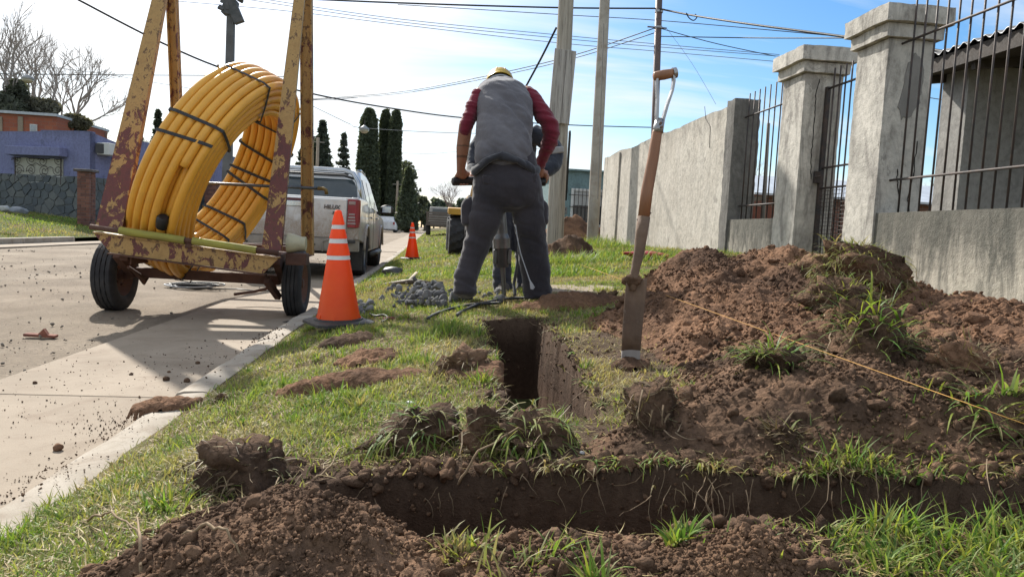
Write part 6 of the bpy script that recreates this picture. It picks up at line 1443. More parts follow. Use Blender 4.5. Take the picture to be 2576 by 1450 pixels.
# ------------------------------------------------------------------ lumps
def ico(sub):
    bm = bmesh.new(); bmesh.ops.create_icosphere(bm, subdivisions=sub, radius=1.); V = np.array([v.co[:] for v in bm.verts]); F = np.array([[v.index for v in f.verts] for f in bm.faces]); bm.free(); return V, F
ICO1, ICO2, ICO3, ICO4 = ico(1), ico(2), ico(3), ico(4)
def lump(V, seed, amp=.35, fr=1.6):
    d = fbm(V[:, 0]*fr+V[:, 2]*1.1+seed, V[:, 1]*fr-V[:, 2]*.9+seed*1.7, 4, seed)+fbm(V[:, 2]*fr*1.5+seed, (V[:, 0]+V[:, 1])*fr, 3, seed+3)*.7
    return V*(1+amp*d*1.6)[:, None]
def crag(V, seed, k=7):
    """chop a ball by random planes: an angular broken piece"""
    rg = np.random.default_rng(seed); V = V.copy()
    for i in range(k):
        n = rg.normal(size=3); n /= np.linalg.norm(n); d = rg.uniform(.45, .8); s = V@n-d; V = V-np.maximum(s, 0)[:, None]*n
    return V
LUMPS = [crag(lump(ICO2[0], k, .6, 1.5), k+3, 9)*1.25 for k in range(8)]; LUMPS1 = [crag(lump(ICO1[0], k+20, .6, 1.3), k, 5)*1.2 for k in range(8)]
def rotm(n, rg):
    q = rg.normal(size=(n, 4)); q /= np.linalg.norm(q, axis=1)[:, None]; w, x, y, z = q.T
    return np.stack([1-2*(y*y+z*z), 2*(x*y-z*w), 2*(x*z+y*w), 2*(x*y+z*w), 1-2*(x*x+z*z), 2*(y*z-x*w), 2*(x*z-y*w), 2*(y*z+x*w), 1-2*(x*x+y*y)], -1).reshape(-1, 3, 3)
def scatter_lumps(P, S, seed, big=True):
    """arrays of clods at P with sizes S, as one mesh's arrays"""
    rg = np.random.default_rng(seed); base, F = (LUMPS, ICO2[1]) if big else (LUMPS1, ICO1[1]); VV = []; FF = []; o = 0
    R3 = rotm(len(P), rg); k = rg.integers(0, 8, len(P))
    for v in range(8):
        i = np.where(k == v)[0]
        if len(i) == 0: continue
        B0 = base[v]*np.array([1, .85, .7]); A = np.einsum('nij,vj->nvi', R3[i], B0)*S[i][:, None, None]+P[i][:, None, :]
        n = len(B0); VV.append(A.reshape(-1, 3)); FF.append((F[None]+(np.arange(len(i))*n)[:, None, None]+o).reshape(-1, 3)); o += len(i)*n
    return np.concatenate(VV), np.concatenate(FF)
# ------------------------------------------------------------------ sods and clods thrown beside the trenches
ROOTM = M('pale_root', (.26, .19, .115), (.17, .115, .07), 20, .9, 0)
def roots(B, p, n, ln, down, rg, r=.0012, spread=1.):
    for k in range(n):
        q = np.array(p, float)+np.array([rg.gauss(0, .02), rg.gauss(0, .02), rg.gauss(0, .01)])*spread; pts = [tuple(q)]; d = np.array([rg.gauss(0, .6), rg.gauss(-.2, .5), -down+rg.gauss(0, .3)]); d /= np.linalg.norm(d); L_ = ln*rg.uniform(.5, 1.3)
        for i in range(6): d = d+np.array([rg.gauss(0, .25), rg.gauss(0, .25), rg.gauss(-.1*down, .2)]); d /= np.linalg.norm(d); q = q+d*L_/6; pts.append(tuple(q))
        B.tube(pts, [r*(1.5-1.2*i/6) for i in range(7)], 3, False)
def sod(px, py, size, label, seed, mat=None, green=.8, n=260, h=.07, tops=(0, 0, 1), rootn=24, name='sod', spread=.6, fl=0., cut=0):
    p = G(px, py); c = p+np.array([0, size[1]*.25, size[2]*.22]); V = crag(lump(ICO4[0], seed, .8, 1.7), seed, 2)*1.0
    if cut:
        rg0 = np.random.default_rng(seed)
        for nn, d in (((0, -1, .15), .55), ((.8, -.5, 0), .7))[:cut]:
            nn = np.array(nn)/np.linalg.norm(nn); s = V@nn-d; V = V-np.maximum(s, 0)[:, None]*nn
    V = V*np.array(size)*.60
    V += (V/np.maximum(1e-6, np.linalg.norm(V, axis=1))[:, None])*(.05*min(1, size[0]/.13)*fbm(V[:, 0]*34+V[:, 2]*25, V[:, 1]*40-V[:, 2]*31, 4, seed, .65))[:, None]
    t = thing(name, tuple(p), label, 'earth clod')
    me = np_mesh('earth_body', V+c, ICO4[1], mat or SOIL_DARK, None, True); obj('earth_body', me, t, True)
    n = int(n*.45); rg = random.Random(seed); tp = np.array(tops, float); tp /= np.linalg.norm(tp)
    if n:
        s = V@tp; idx = np.where(s > np.quantile(s, .45))[0]; pick = RNG.choice(idx, n); bl = Blades(); nv = V[pick]/np.linalg.norm(V[pick], axis=1)[:, None]
        az = np.arctan2(nv[:, 1], nv[:, 0])+RNG.normal(0, 1.3, n); ln = np.arccos(np.clip(nv[:, 2], -1, 1))*.7+spread*RNG.random(n)+fl
        bl.add(V[pick]+c, h*(.4+.9*RNG.random(n)), .003+.004*RNG.random(n), az, ln, .6+1.2*RNG.random(n), gcol(n, np.full(n, green)), 4)
        o = obj('grass_tuft', bl.mesh('grass_tuft', GRASSM), t); o['kind'] = 'stuff'
    nd = int(120+900*size[0]); pick = RNG.integers(0, len(V), nd); nv = V[pick]/np.linalg.norm(V[pick], axis=1)[:, None]; bl = Blades()
    bl.add(V[pick]+c, .03+.04*RNG.random(nd), .0015+.0015*RNG.random(nd), np.arctan2(nv[:, 1], nv[:, 0])+RNG.normal(0, 1.2, nd), .9+.9*RNG.random(nd), RNG.normal(.3, .8, nd), np.where(RNG.random((nd, 1)) < .6, G_DRY, G_STRAW)*(.35+.6*RNG.random((nd, 1))), 3)
    o = obj('matted_thatch', bl.mesh('matted_thatch', STRAWM), t); o['kind'] = 'stuff'
    if rootn:
        B = MB(); idx = np.where(V[:, 2] < np.quantile(V[:, 2], .8))[0]
        for k in range(rootn): roots(B, V[rg.choice(list(idx))]+c, 1, .08, .5, rg, .0019)
        o = B.build('root_strands', ROOTM, t); o['kind'] = 'stuff'
    m_ = 160; an = RNG.random(m_)*6.283; q = max(size[0], size[1])*(.45+.5*RNG.random(m_)**1.5); X_, Y_ = p[0]+q*np.cos(an), p[1]+size[1]*.25+q*np.sin(an); S_ = .002*(.012/.002)**(RNG.random(m_)**2.2); SODCR.append((np.stack([X_, Y_, top(X_, Y_)+S_*.2], -1), S_))
    return t
SODCR = []
sod(2168, 715, (.36, .27, .23), 'large grassy sod lying on top of the red mound near the gate', 1, SOIL_MIX, .45, 2600, .07, (-.2, -.4, 1), 160, spread=1.1)
sod(2150, 790, (.24, .2, .15), 'grassy sod wedged just below the large sod on the mound', 2, SOIL_DARK, .7, 420, .06, (-.6, -.4, .8), 50)
sod(2215, 905, (.17, .15, .16), 'sod with a fresh green tuft on the front slope of the mound', 3, SOIL_MIX, 1., 420, .12, (.4, -.2, .9), 30, spread=.8)
sod(1640, 1090, (.12, .11, .20), 'tall split clod of dark earth with a smooth spade cut beside the trench', 4, SOIL_DARK, .5, 0, .05, (0, 0, 1), 40, 'earth_clod', cut=2)
sod(1165, 945, (.15, .13, .10), 'brown rooty clod on the grass left of the trench edge', 5, SOIL_MIX, .6, 0, .05, (0, 0, 1), 45, 'earth_clod')
sod(1030, 1130, (.19, .14, .11), 'overturned sod with long drooping green grass in front of the left grass bank', 6, SOIL_DARK, .9, 420, .08, (.1, -.7, .5), 40, fl=.6)
sod(1225, 1140, (.10, .09, .14), 'upright dark cut clod next to a clump of long grass', 7, SOIL_DARK, .5, 0, .05, (0, 0, 1), 30, 'earth_clod', cut=2)
sod(1330, 1130, (.13, .11, .08), 'low sod buried under long pale green grass left of the split clod', 8, SOIL_DARK, .8, 420, .09, (.2, -.4, .8), 20, fl=.5)
sod(620, 1225, (.22, .17, .12), 'dark root covered sod standing behind the left foreground heap', 9, SOIL_DARK, .4, 90, .05, (.5, -.5, .6), 90, spread=.9)
sod(1950, 930, (.10, .09, .07), 'small green sod at the crest of the dark mound', 10, SOIL_DARK, 1., 220, .09, (-.4, -.2, .9), 16)
sod(2545, 1085, (.15, .14, .12), 'green sod at the right edge beside the string', 11, SOIL_DARK, .9, 320, .10, (0, -.2, 1), 20)
sod(1530, 760, (.11, .1, .1), 'small dark clod at the left foot of the red mound', 12, SOIL_DARK, .5, 0, .05, (0, 0, 1), 6, 'earth_clod')
sod(1990, 1120, (.06, .05, .05), 'small pale rooted plant stump on the dark mound', 13, SOIL_DARK, .5, 14, .05, (0, 0, 1), 10, 'earth_clod')
sod(555, 1012, (.035, .035, .04), 'small round dark clod on the grass edge left of the red streak', 14, SOIL_DARK, .5, 0, .05, (0, 0, 1), 0, 'earth_clod')
sod(2430, 930, (.12, .09, .06), 'orange brown clod low on the right end of the mound', 15, SOIL_RED, .5, 0, .05, (0, 0, 1), 4, 'earth_clod')
# stones and clods lying on the gutter
def gutter_lump(px, py, r, mat, name, label, seed, cat):
    p = Z(px, py, .004); V = lump(ICO3[0], seed, .3, 1.2)*np.array([1, .9, .85])*r+p+np.array([0, 0, r*.72])
    tag(obj(name, np_mesh(name, V, ICO3[1], mat, None, True)), label, cat)
gutter_lump(147, 1133, .017, SOIL_RED, 'stone', 'round reddish stone on the gutter near the left edge', 3, 'stone')
gutter_lump(418, 958, .017, SOIL_DARK, 'earth_clod', 'upright dark clod on the gutter, left of a pair', 4, 'earth clod')
gutter_lump(470, 962, .016, SOIL_DARK, 'earth_clod', 'flat dark clod on the gutter by the kerb, right of a pair', 5, 'earth clod')
gutter_lump(497, 916, .013, SOIL_DARK, 'earth_clod', 'dark clod on the gutter in the coil shadow edge', 6, 'earth clod')
gutter_lump(425, 938, .010, SOIL_DARK, 'earth_clod', 'small dark clod on the gutter just above the upright clod', 7, 'earth clod')
gutter_lump(330, 944, .010, SOIL_DARK, 'earth_clod', 'small lone dark clod in the middle of the sunlit gutter', 8, 'earth clod')
gutter_lump(88, 966, .011, SOIL_DARK, 'earth_clod', 'small dark clod at the left outer edge of the gutter', 9, 'earth clod')
p = Z(103, 848, .0); t = thing('broken_tile', tuple(p), 'broken flat red tile piece lying on the dusty road', 'debris')
B = MB(); B.box(tuple(p+np.array([0, 0, .014])), (.19, .06, .018), (0, R(3), .1)); B.build('tile_piece', RUSTB, t, bevel=.004)
B = MB(); B.prism([tuple(p+np.array([-.01, -.02, .024])), tuple(p+np.array([.05, -.02, .024])), tuple(p+np.array([.02, -.01, .06]))], (.0, .03, 0)); B.build('tile_chip', RUSTB, t)
# ------------------------------------------------------------------ spade
def spade():
    y0 = float(G(1583, 924)[1]); t = thing('spade', tuple(Y(1583, 924, y0)), 'narrow trenching spade with wooden D handle stuck upright in the soil', 'spade')
    WOOD = M('worn_ash_wood', (.30, .135, .062), (.22, .095, .045), 3, .5, .4, 30, .003, stretch=(8, 8, .8), third=(.12, .07, .045)); MUD = M('muddy_steel', (.19, .125, .085), (.12, .078, .054), 9, .9, .8, 40, .006, third=(.24, .19, .15)); BARE = M('bare_spade_steel', (.36, .36, .36), (.27, .26, .26), 6, .32, .2, metal=.85)
    yb = lambda py: y0+.10*(924-py)/740
    # curved blade, muddy above and scoured below
    rows = []
    for py, xl, xr in ((700, 1574, 1624), (712, 1572, 1625), (760, 1568, 1620), (830, 1563, 1613), (880, 1561, 1609), (918, 1559, 1606), (935, 1560, 1606)):
        r_ = []
        for k in range(9):
            u = k/8; p = Y(xl+(xr-xl)*u, py, yb(py)); p = p+np.array([0, .020*(1-(2*u-1)**2)-.01, 0]); r_.append(p)
        rows.append(r_)
    def blade(name, a, b_, mat):
        B = MB(); rr = rows[a:b_]; vs = [p for r_ in rr for p in r_]; B.add(vs, [(i*9+j, i*9+j+1, (i+1)*9+j+1, (i+1)*9+j) for i in range(len(rr)-1) for j in range(8)]); o = B.build(name, mat, t, True); md = o.modifiers.new('s', 'SOLIDIFY'); md.thickness = .004; return o
    blade('blade', 0, 5, MUD); blade('blade_tip', 4, 7, M('scoured_blade', (.26, .225, .20), (.19, .155, .13), 9, .6, .4))
    def cp(px, py): return Y(px, py, yb(py))
    B = MB(); B.tube([cp(1591, 730), cp(1593, 700), cp(1598, 675), cp(1606, 640), cp(1613, 590), cp(1619, 545)], [.012, .016, .016, .019, .022, .0235], 14); B.build('socket', MUD, t, True)
    B = MB(); B.tube([cp(1617, 560), cp(1627, 480), cp(1642, 400), cp(1652, 335), cp(1655, 322)], [.0215, .0220, .0205, .0185, .018], 16); B.build('shaft', WOOD, t, True)
    B = MB(); B.tube([cp(1618+a, 548+b_) for a, b_ in ((-17, 3), (-8, 7), (3, 4), (14, -6), (19, -14))], .0025, 5); B.build('wire_wrap', BARE, t)
    B = MB(); V_ = lump(ICO3[0], 5, .5, 1.8)*np.array([.034, .016, .020])+cp(1588, 704)+np.array([0, -.004, 0]); me = np_mesh('mud_clump', V_, ICO3[1], SOIL_MIX, None, True); obj('mud_clump', me, t, True)
    # forked steel head and grip
    B = MB(); B.tube([cp(1654, 334), cp(1655, 322), cp(1660, 300)], [.0205, .0195, .017], 14); B.build('ferrule', BARE, t, True)
    def arm(path, name):
        B = MB(); P = [cp(a, b_) for a, b_ in path]
        for i in range(len(P)-1): pass
        rings = []
        for i, p in enumerate(P):
            tt = P[min(i+1, len(P)-1)]-P[max(i-1, 0)]; tt /= np.linalg.norm(tt); x = np.cross(tt, [0, 1, 0]); x /= np.linalg.norm(x); yv = np.array([0, 1., 0]); w_ = (.010, .011, .0105, .010, .010, .011)[min(i, 5)]
            rings.append([p+x*w_*.45*a+yv*w_*1.2*b_ for a, b_ in ((-1, -1), (1, -1), (1, 1), (-1, 1))])
        B.loft(rings); return B.build(name, BARE, t, bevel=.002, smooth=False)
    arm([(1663, 330), (1667, 300), (1677, 265), (1690, 228), (1694, 205), (1692, 182)], 'fork_arm'); arm([(1651, 318), (1651, 290), (1653, 250), (1651, 215), (1651, 200), (1651, 190)], 'fork_arm')
    B = MB(); a, b_ = cp(1644, 193), cp(1694, 184); B.tube([tuple(a), tuple(a+(b_-a)*.06), tuple(a+(b_-a)*.5), tuple(a+(b_-a)*.92), tuple(b_)], [.013, .0165, .0185, .0165, .013], 16); B.build('grip', WOOD, t, True)
    d = (b_-a)/np.linalg.norm(b_-a); B = MB(); B.tube([tuple(b_-d*.004), tuple(b_+d*.010)], .0195, 18); B.build('grip_cap', BARE, t, auto=40)
    for px, py in ((1657, 312), (1659, 322)):
        B = MB(); c = cp(px, py); B.lathe([(.005, -.004), (.005, .002)], (c[0], c[1]-.021, c[2]), 10, 'y'); B.build('rivet', MUD, t)
spade()
# ------------------------------------------------------------------ string line
B = MB(); a, b_ = np.array([*Y(1398, 643, 11.9)]), Z(2590, 1070, .60); n = 40; pts = [tuple(a+(b_-a)*k/n-np.array([0, 0, .0*math.sin(math.pi*k/n)])) for k in range(n+1)]
B.tube(pts, [.0028-.0020*k/n for k in range(n+1)], 5); o = B.build('string_line', M('orange_string', (.62, .33, .08), None, 8, .8, 0), None, True); tag(o, 'taut orange string line running over the soil mounds', 'string')
# ------------------------------------------------------------------ hoses, pick, oddments
HOSE = M('black_hose', (.022, .024, .026), (.04, .04, .042), 7, .45, .1)
def ground_line(pix, r, name, label, cat, mat=None, lift=1.):
    P = []
    for px, py in pix:
        p = G(px, py, 0, ground); p[2] = float(ground(p[0], p[1]))+r*lift+.008; P.append(p)
    out = []
    for i in range(len(P)-1):
        a, b_, c, d = P[max(0, i-1)], P[i], P[i+1], P[min(len(P)-1, i+2)]
        for k in range(8): t = k/8; out.append(.5*((2*b_)+(-a+c)*t+(2*a-5*b_+4*c-d)*t*t+(-a+3*b_-3*c+d)*t**3))
    out.append(P[-1]); B = MB(); B.tube([tuple(p) for p in out], r, 8); return tag(B.build(name, mat or HOSE, None, True), label, cat)
ground_line([(1400, 752), (1340, 757), (1290, 757), (1245, 763), (1195, 775), (1160, 792), (1150, 800)], .011, 'air_hose', 'black air hose curving over the grass in front of the boots', 'hose')
ground_line([(1260, 768), (1190, 772), (1140, 782), (1100, 795), (1075, 808)], .010, 'air_hose', 'second black hose lying left towards the grass clump', 'hose')
ground_line([(930, 795), (945, 800), (965, 798), (975, 806), (960, 815)], .007, 'electric_cable', 'short grey cable curled beside the near cone base', 'cable')
def pick():
    p = G(1035, 718, 0, ground); t = thing('pickaxe', tuple(p), 'pickaxe lying on the grass behind the rubble', 'pickaxe'); PW = M('pale_handle_wood', (.36, .29, .20), (.28, .22, .15), 6, .7, .3); IR = M('worn_pick_iron', (.16, .13, .10), (.10, .08, .065), 7, .6, .3, metal=.4)
    q = lambda a, b_, h=.03: (lambda g: np.array([g[0], g[1], float(ground(g[0], g[1]))+h]))(G(a, b_, 0, ground))
    B = MB(); B.tube([q(1022, 722, .04), q(1036, 706, .035), q(1047, 693, .03)], [.016, .018, .02], 10); B.build('handle', PW, t, True)
    B = MB(); B.tube([q(960, 718, .015), q(985, 719, .03), q(1010, 720, .045), q(1030, 721, .05), q(1055, 718, .04), q(1085, 714, .015)], [.008, .016, .022, .028, .02, .010], 8); B.build('pick_head', IR, t, True)
pick()
# broken concrete
CHM = [M('broken_concrete_%s' % k, c, None, 9, .95, .6, 45, .005) for k, c in (('a', (.17, .17, .175)), ('b', (.12, .122, .128)), ('c', (.23, .225, .22)))]
CHK = []
for k in range(9):
    V = crag(ICO3[0], k+40, 9); V = V+.03*fbm(V[:, 0]*5+V[:, 2]*3, V[:, 1]*5-V[:, 2]*4, 3, k)[:, None]*V; me = np_mesh('concrete_chunk', V, ICO3[1], CHM[k % 3]); CHK.append(me)
rgc = random.Random(12)
for k in range(240):
    if k < 200: px, py = rgc.gauss(1052, 40), 0; py = 752+rgc.uniform(-26, 26)-.0*abs(px-1052); h = max(0, .085-abs(px-1055)*.0011)*rgc.random()
    elif k < 224: px, py, h = rgc.uniform(900, 935), rgc.uniform(765, 790), 0
    else: px, py, h = rgc.uniform(1130, 1260), rgc.uniform(738, 758), 0
    p = G(px, py, 0, ground); s = rgc.uniform(.010, .030) if rgc.random() < .85 else rgc.uniform(.03, .055)
    o = bpy.data.objects.new('concrete_chunk', CHK[rgc.randrange(9)]); col.objects.link(o); o.location = (p[0], p[1], float(ground(p[0], p[1]))+s*.45+h); o.rotation_euler = (rgc.random()*6, rgc.random()*6, rgc.random()*6); o.scale = (s, s*rgc.uniform(.6, 1), s*rgc.uniform(.5, .9))
    tag(o, 'grey broken concrete chunk in the rubble left of the workers', 'concrete chunk', 'concrete rubble beside the workers')
# black cable coil under the trailer
t = thing('cable_coil', tuple(Z(480, 722, .01)), 'flat coil of black and white cable on the road under the trailer', 'cable'); c = Z(478, 722, .02)
for k in range(6):
    B = MB(); rx = .20+.025*(k % 3)+.01*k; pts = [(c[0]+(.02*k if k > 3 else 0)+rx*math.cos(a)+.02*math.sin(3*a+k), c[1]+.55*rx*math.sin(a), .016+.010*k+.006*math.sin(2*a+k)) for a in np.linspace(0, 2*math.pi, 33)[:-1]]
    B.tube(pts, .009, 6, True, True); B.build('cable_loop', HOSE if k != 2 else M('white_cable', (.5, .5, .5), None, 5, .5, 0), t, True)
B = MB(); B.tube([(c[0]+.2, c[1], .012), (c[0]+.5, c[1]+.1, .012), (c[0]+.8, c[1]-.05, .012), (c[0]+.95, c[1]+.2, .012)], .007, 5); B.build('cable_tail', HOSE, t, True)
def shoe_thing(px, py, label, name, cat, size, mat, z=None):
    p = G(px, py, 0, ground) if z is None else Z(px, py, z); gz = float(ground(p[0], p[1])) if z is None else z
    V = crag(lump(ICO3[0], int(px), .3, 1.4), int(px), 4)*np.array(size)+np.array([p[0], p[1], gz+size[2]*.7]); tag(obj(name, np_mesh(name, V, ICO3[1], mat, None, True)), label, cat)
shoe_thing(990, 692, 'black folded tool bag on the grass near the kerb', 'tool_bag', 'bag', (.16, .09, .06), M('black_bag', (.03, .03, .032), (.06, .06, .06), 9, .5, .5))
shoe_thing(735, 811, 'black rubber strap lying in the gutter by the trailer wheel', 'rubber_strap', 'debris', (.10, .035, .014), HOSE, .006)
shoe_thing(982, 806, 'small red and black tool handle on the grass by the cone', 'hand_tool', 'tool', (.045, .016, .014), M('tool_red', (.3, .03, .02), (.03, .03, .03), 40, .4, 0))
shoe_thing(1632, 655, 'crumpled red cloth on the grass behind the spade', 'red_cloth', 'cloth', (.30, .14, .06), M('red_fabric', (.32, .015, .025), (.22, .01, .02), 9, .85, .6))
shoe_thing(1468, 652, 'flat pale stone on the grass by the dark soil heap', 'stone', 'stone', (.18, .1, .03), CONC)
shoe_thing(1032, 1020, 'crumpled white scrap of plastic on the drooping sod', 'plastic_scrap', 'litter', (.018, .012, .008), M('white_plastic', (.6, .6, .6), None, 5, .5, .3))
shoe_thing(1465, 1142, 'small white paper lump at the trench edge', 'paper_scrap', 'litter', (.010, .006, .004), M('white_plastic', (.6, .6, .6)))
for px, py, lb, c_ in ((45, 532, 'grey plastic bag on the grass before the blue house', (.25, .27, .30)), (10, 530, 'pale litter at the left edge before the blue house', (.5, .5, .5)), (222, 524, 'white bag on the grass near the brick gate pier', (.6, .6, .58))):
    p = G(px, py+4, 0, left_ground); y = p[1]; z_ = float(left_ground(p[0], y)); V = crag(lump(ICO3[0], px, .4, 1.5), px, 5)*np.array((.32 if px == 45 else .2, .2, .16))+np.array([p[0], y, z_+.08]); tag(obj('plastic_bag', np_mesh('plastic_bag', V, ICO3[1], M('bag_%d' % px, c_, None, 6, .4, .5), None, True)), lb, 'litter')
# ------------------------------------------------------------------ trees
LEAFD = leaf_mat('conifer_foliage', .32, .2); LEAFP = leaf_mat('pale_foliage', .35, .2); BARK = M('grey_bark', (.10, .085, .07), (.16, .14, .115), 5, .95, .6, 30)
def leafcloud(P, size, cols, seed, nrm=None, elong=1.):
    """one small bent quad per point"""
    rg = np.random.default_rng(seed); n = len(P); a = rg.normal(size=(n, 3)); a /= np.linalg.norm(a, axis=1)[:, None]; b = rg.normal(size=(n, 3)); b -= a*(a*b).sum(1)[:, None]; b /= np.linalg.norm(b, axis=1)[:, None]
    s = (size*(.6+.8*rg.random(n)))[:, None]; V = np.stack([P-a*s*elong, P-b*s*.5, P+a*s*elong, P+b*s*.5], 1).reshape(-1, 3); i = np.arange(n)*4
    F = np.concatenate([np.stack([i, i+1, i+2], -1), np.stack([i, i+2, i+3], -1)]); C = np.repeat(cols*(.6+.8*rg.random((n, 1))), 4, 0); return V, F, C
def tree(name, base, label, pts, size, c, mat, seed, trunk, elong=1., cat='tree', group=None):
    t = thing(name, tuple(base), label, cat, group); n = len(pts); cc = np.array(c)[None]*np.ones((n, 1)); V, F, C = leafcloud(pts, np.full(n, size), cc, seed, None, elong)
    obj('crown', np_mesh('crown', V, F, mat, C), t)
    B = MB(); B.tube([tuple(base-np.array([0, 0, .3])), tuple(base+np.array([0, 0, trunk[0]*.5])), tuple(base+np.array([.05, 0, trunk[0]]))], [trunk[1], trunk[1]*.8, trunk[1]*.3], 8); B.build('trunk', BARK, t, True); return t
def column_pts(base, h, r, n, seed, taper=.35, wig=.08):
    rg = np.random.default_rng(seed); u = rg.random(n)**.9; a = rg.random(n)*6.283
    prof = np.minimum(1, (u+.02)/.06)*np.where(u < .25, 1-.0*u, 1-(u-.25)/.75*taper)*np.sqrt(np.clip((1.012-u)/.10, 0, 1))
    rr = r*prof*(.72+.28*rg.random(n)**.5)*(1+wig*2*fbm(a*1.5+seed, u*9, 3, seed)); return np.stack([base[0]+rr*np.cos(a), base[1]+rr*np.sin(a), base[2]+.2+u*h], -1)
CY = (.085, .105, .070)
def cyp(x0, x1, top_, bot, y, label, seed, taper, n=9000):
    p = Y((x0+x1)/2, bot, y); q = Y((x0+x1)/2, top_, y); r = PX(x1-x0, y)*.58; b0 = np.array([p[0], y, float(rise(y))]); tree('cypress', b0, label, column_pts(b0, q[2]-b0[2], r, n, seed, taper), .27, CY, LEAFD, seed, (q[2]*.8, .25), 1., 'tree', 'cypress trees')
cyp(893, 946, 279, 560, 85, 'tallest broad cypress behind the hanging lamp', 1, .45)
cyp(946, 976, 281, 560, 88, 'slim cypress, middle of the tall three', 2, .35)
cyp(972, 1001, 283, 560, 86, 'slim cypress, right one of the tall three', 3, .3)
cyp(999, 1046, 428, 572, 72, 'short pointed cypress right of the tall three', 4, .85, 3600)
def blob_pts(c, r, n, seed, k=14, squash=.8):
    rg = np.random.default_rng(seed); C0 = rg.normal(size=(k, 3)); C0 /= np.linalg.norm(C0, axis=1)[:, None]; C0 *= (rg.random((k, 1))**.4)*np.array(r)*.75; s = rg.uniform(.28, .5, k)*np.mean(r)
    i = rg.integers(0, k, n); d = rg.normal(size=(n, 3)); d /= np.linalg.norm(d, axis=1)[:, None]; return np.array(c)+C0[i]+d*(s[i]*(.5+.5*rg.random(n)**.5))[:, None]*np.array([1, 1, squash])
def blob_tree(px, pt, pb, hw, y, label, seed, c, mat, n=2600, size=.26, k=14, name='leafy_tree', trunk_r=.2, group=None, cat='tree'):
    a, b_ = Y(px, pt, y), Y(px, pb, y); r = PX(hw, y); hz = (a[2]-b_[2])/2; base = np.array([a[0], y, float(rise(y)) if y > 30 else b_[2]]); tree(name, base, label, blob_pts((a[0], y, (a[2]+b_[2])/2), (r, r, hz), n, seed, k), size, c, mat, seed, (max(.5, (a[2]+b_[2])/2-base[2]), trunk_r), 1., cat, group)
blob_tree(1022, 365, 545, 34, 100, 'pale grey green gum tree behind the cypresses', 11, (.10, .115, .085), LEAFP, 1700, .30, 22, 'gum_tree')
blob_tree(1052, 470, 560, 26, 105, 'small pale gum tree right of the short cypress', 12, (.09, .105, .08), LEAFP, 900, .30, 12, 'gum_tree')
blob_tree(895, 470, 575, 26, 84, 'dark scrubby tree at the foot of the tall cypress', 13, (.075, .088, .06), LEAFD, 1500, .25, 12)
blob_tree(955, 450, 580, 34, 92, 'dark bushy tree between the cypress trunks', 14, (.075, .088, .06), LEAFD, 1900, .25, 14)
def conifer_pts(base, h, r, n, seed, tiers=9, droop=.25):
    rg = np.random.default_rng(seed); t = rg.integers(0, tiers, n); u = (t+.3*rg.random(n))/tiers; nb = 7; br = rg.integers(0, nb, n); a = br*6.283/nb+t*1.3+rg.normal(0, .12, n)
    L_ = r*(1-u)**.8*(.7+.6*((t*7+br*3) % 5)/5); q = rg.random(n)**.7; return np.stack([base[0]+L_*q*np.cos(a), base[1]+L_*q*np.sin(a), base[2]+.12*h+u*h*.9-droop*L_*q**2+rg.normal(0, .10 if tiers > 9 else .05, n)], -1)
def conif(px, pt, pb, hw, y, label, seed, n=2600, tiers=10, c=(.075, .092, .070), droop=.25):
    a, b_ = Y(px, pt, y), Y(px, pb, y); base = np.array([a[0], y, float(rise(y))]); h = a[2]-base[2]; tree('conifer', base, label, conifer_pts(base, h, PX(hw, y), n, seed, tiers, droop), .24, c, LEAFD, seed, (h*.97, .18))
conif(812, 305, 420, 50, 66, 'dark pointed conifer behind the pickup roof', 21, 9000, 16)
conif(778, 322, 420, 52, 70, 'dark conifer just right of the trailer post behind the pickup', 22, 9000, 14)
conif(866, 333, 420, 34, 74, 'open branched cedar left of the tall cypress', 23, 2200, 13, (.08, .095, .075), .02)
conif(398, 276, 420, 22, 55, 'dark conifer behind the blue house beside the left rear post', 24, 4500, 12)
conif(350, 330, 420, 16, 52, 'small dark treetop behind the blue house roof', 25, 900, 8)
for k, (px, pt, hw) in enumerate(((1050, 512, 14), (1062, 505, 15), (1078, 498, 17), (1094, 492, 17), (1110, 496, 16), (1126, 500, 16), (1142, 498, 18), (1160, 496, 18), (1046, 520, 12))):
    blob_tree(px, pt, 562, hw, 165+4*(k % 3), 'far hazy tree, %s from the left in the line ending the street' % ('second third fourth fifth sixth seventh eighth ninth first'.split()[k]), 30+k, (.10, .125, .10), LEAFD, 700, .55, 12, 'far_tree', .2, 'far tree line')
blob_tree(1070, 528, 568, 16, 95, 'dark round bush beside the short cypress', 50, (.075, .088, .06), LEAFD, 800, .22, 9, 'bush')
blob_tree(34, 192, 335, 34, 46, 'dark shaggy tree at the left edge behind the brick house', 51, (.11, .12, .09), LEAFD, 3600, .24, 18, 'shaggy_tree')
blob_tree(188, 288, 345, 38, 44, 'dark ivy covered mass at the foot of the bare tree', 52, (.13, .125, .09), LEAFD, 3000, .17, 16, 'ivy_bush', .2, None, 'bush')
blob_tree(105, 252, 300, 50, 47, 'dark hedge top just above the brick house roof', 53, (.13, .125, .095), LEAFD, 2400, .18, 16, 'hedge', .2, None, 'bush')
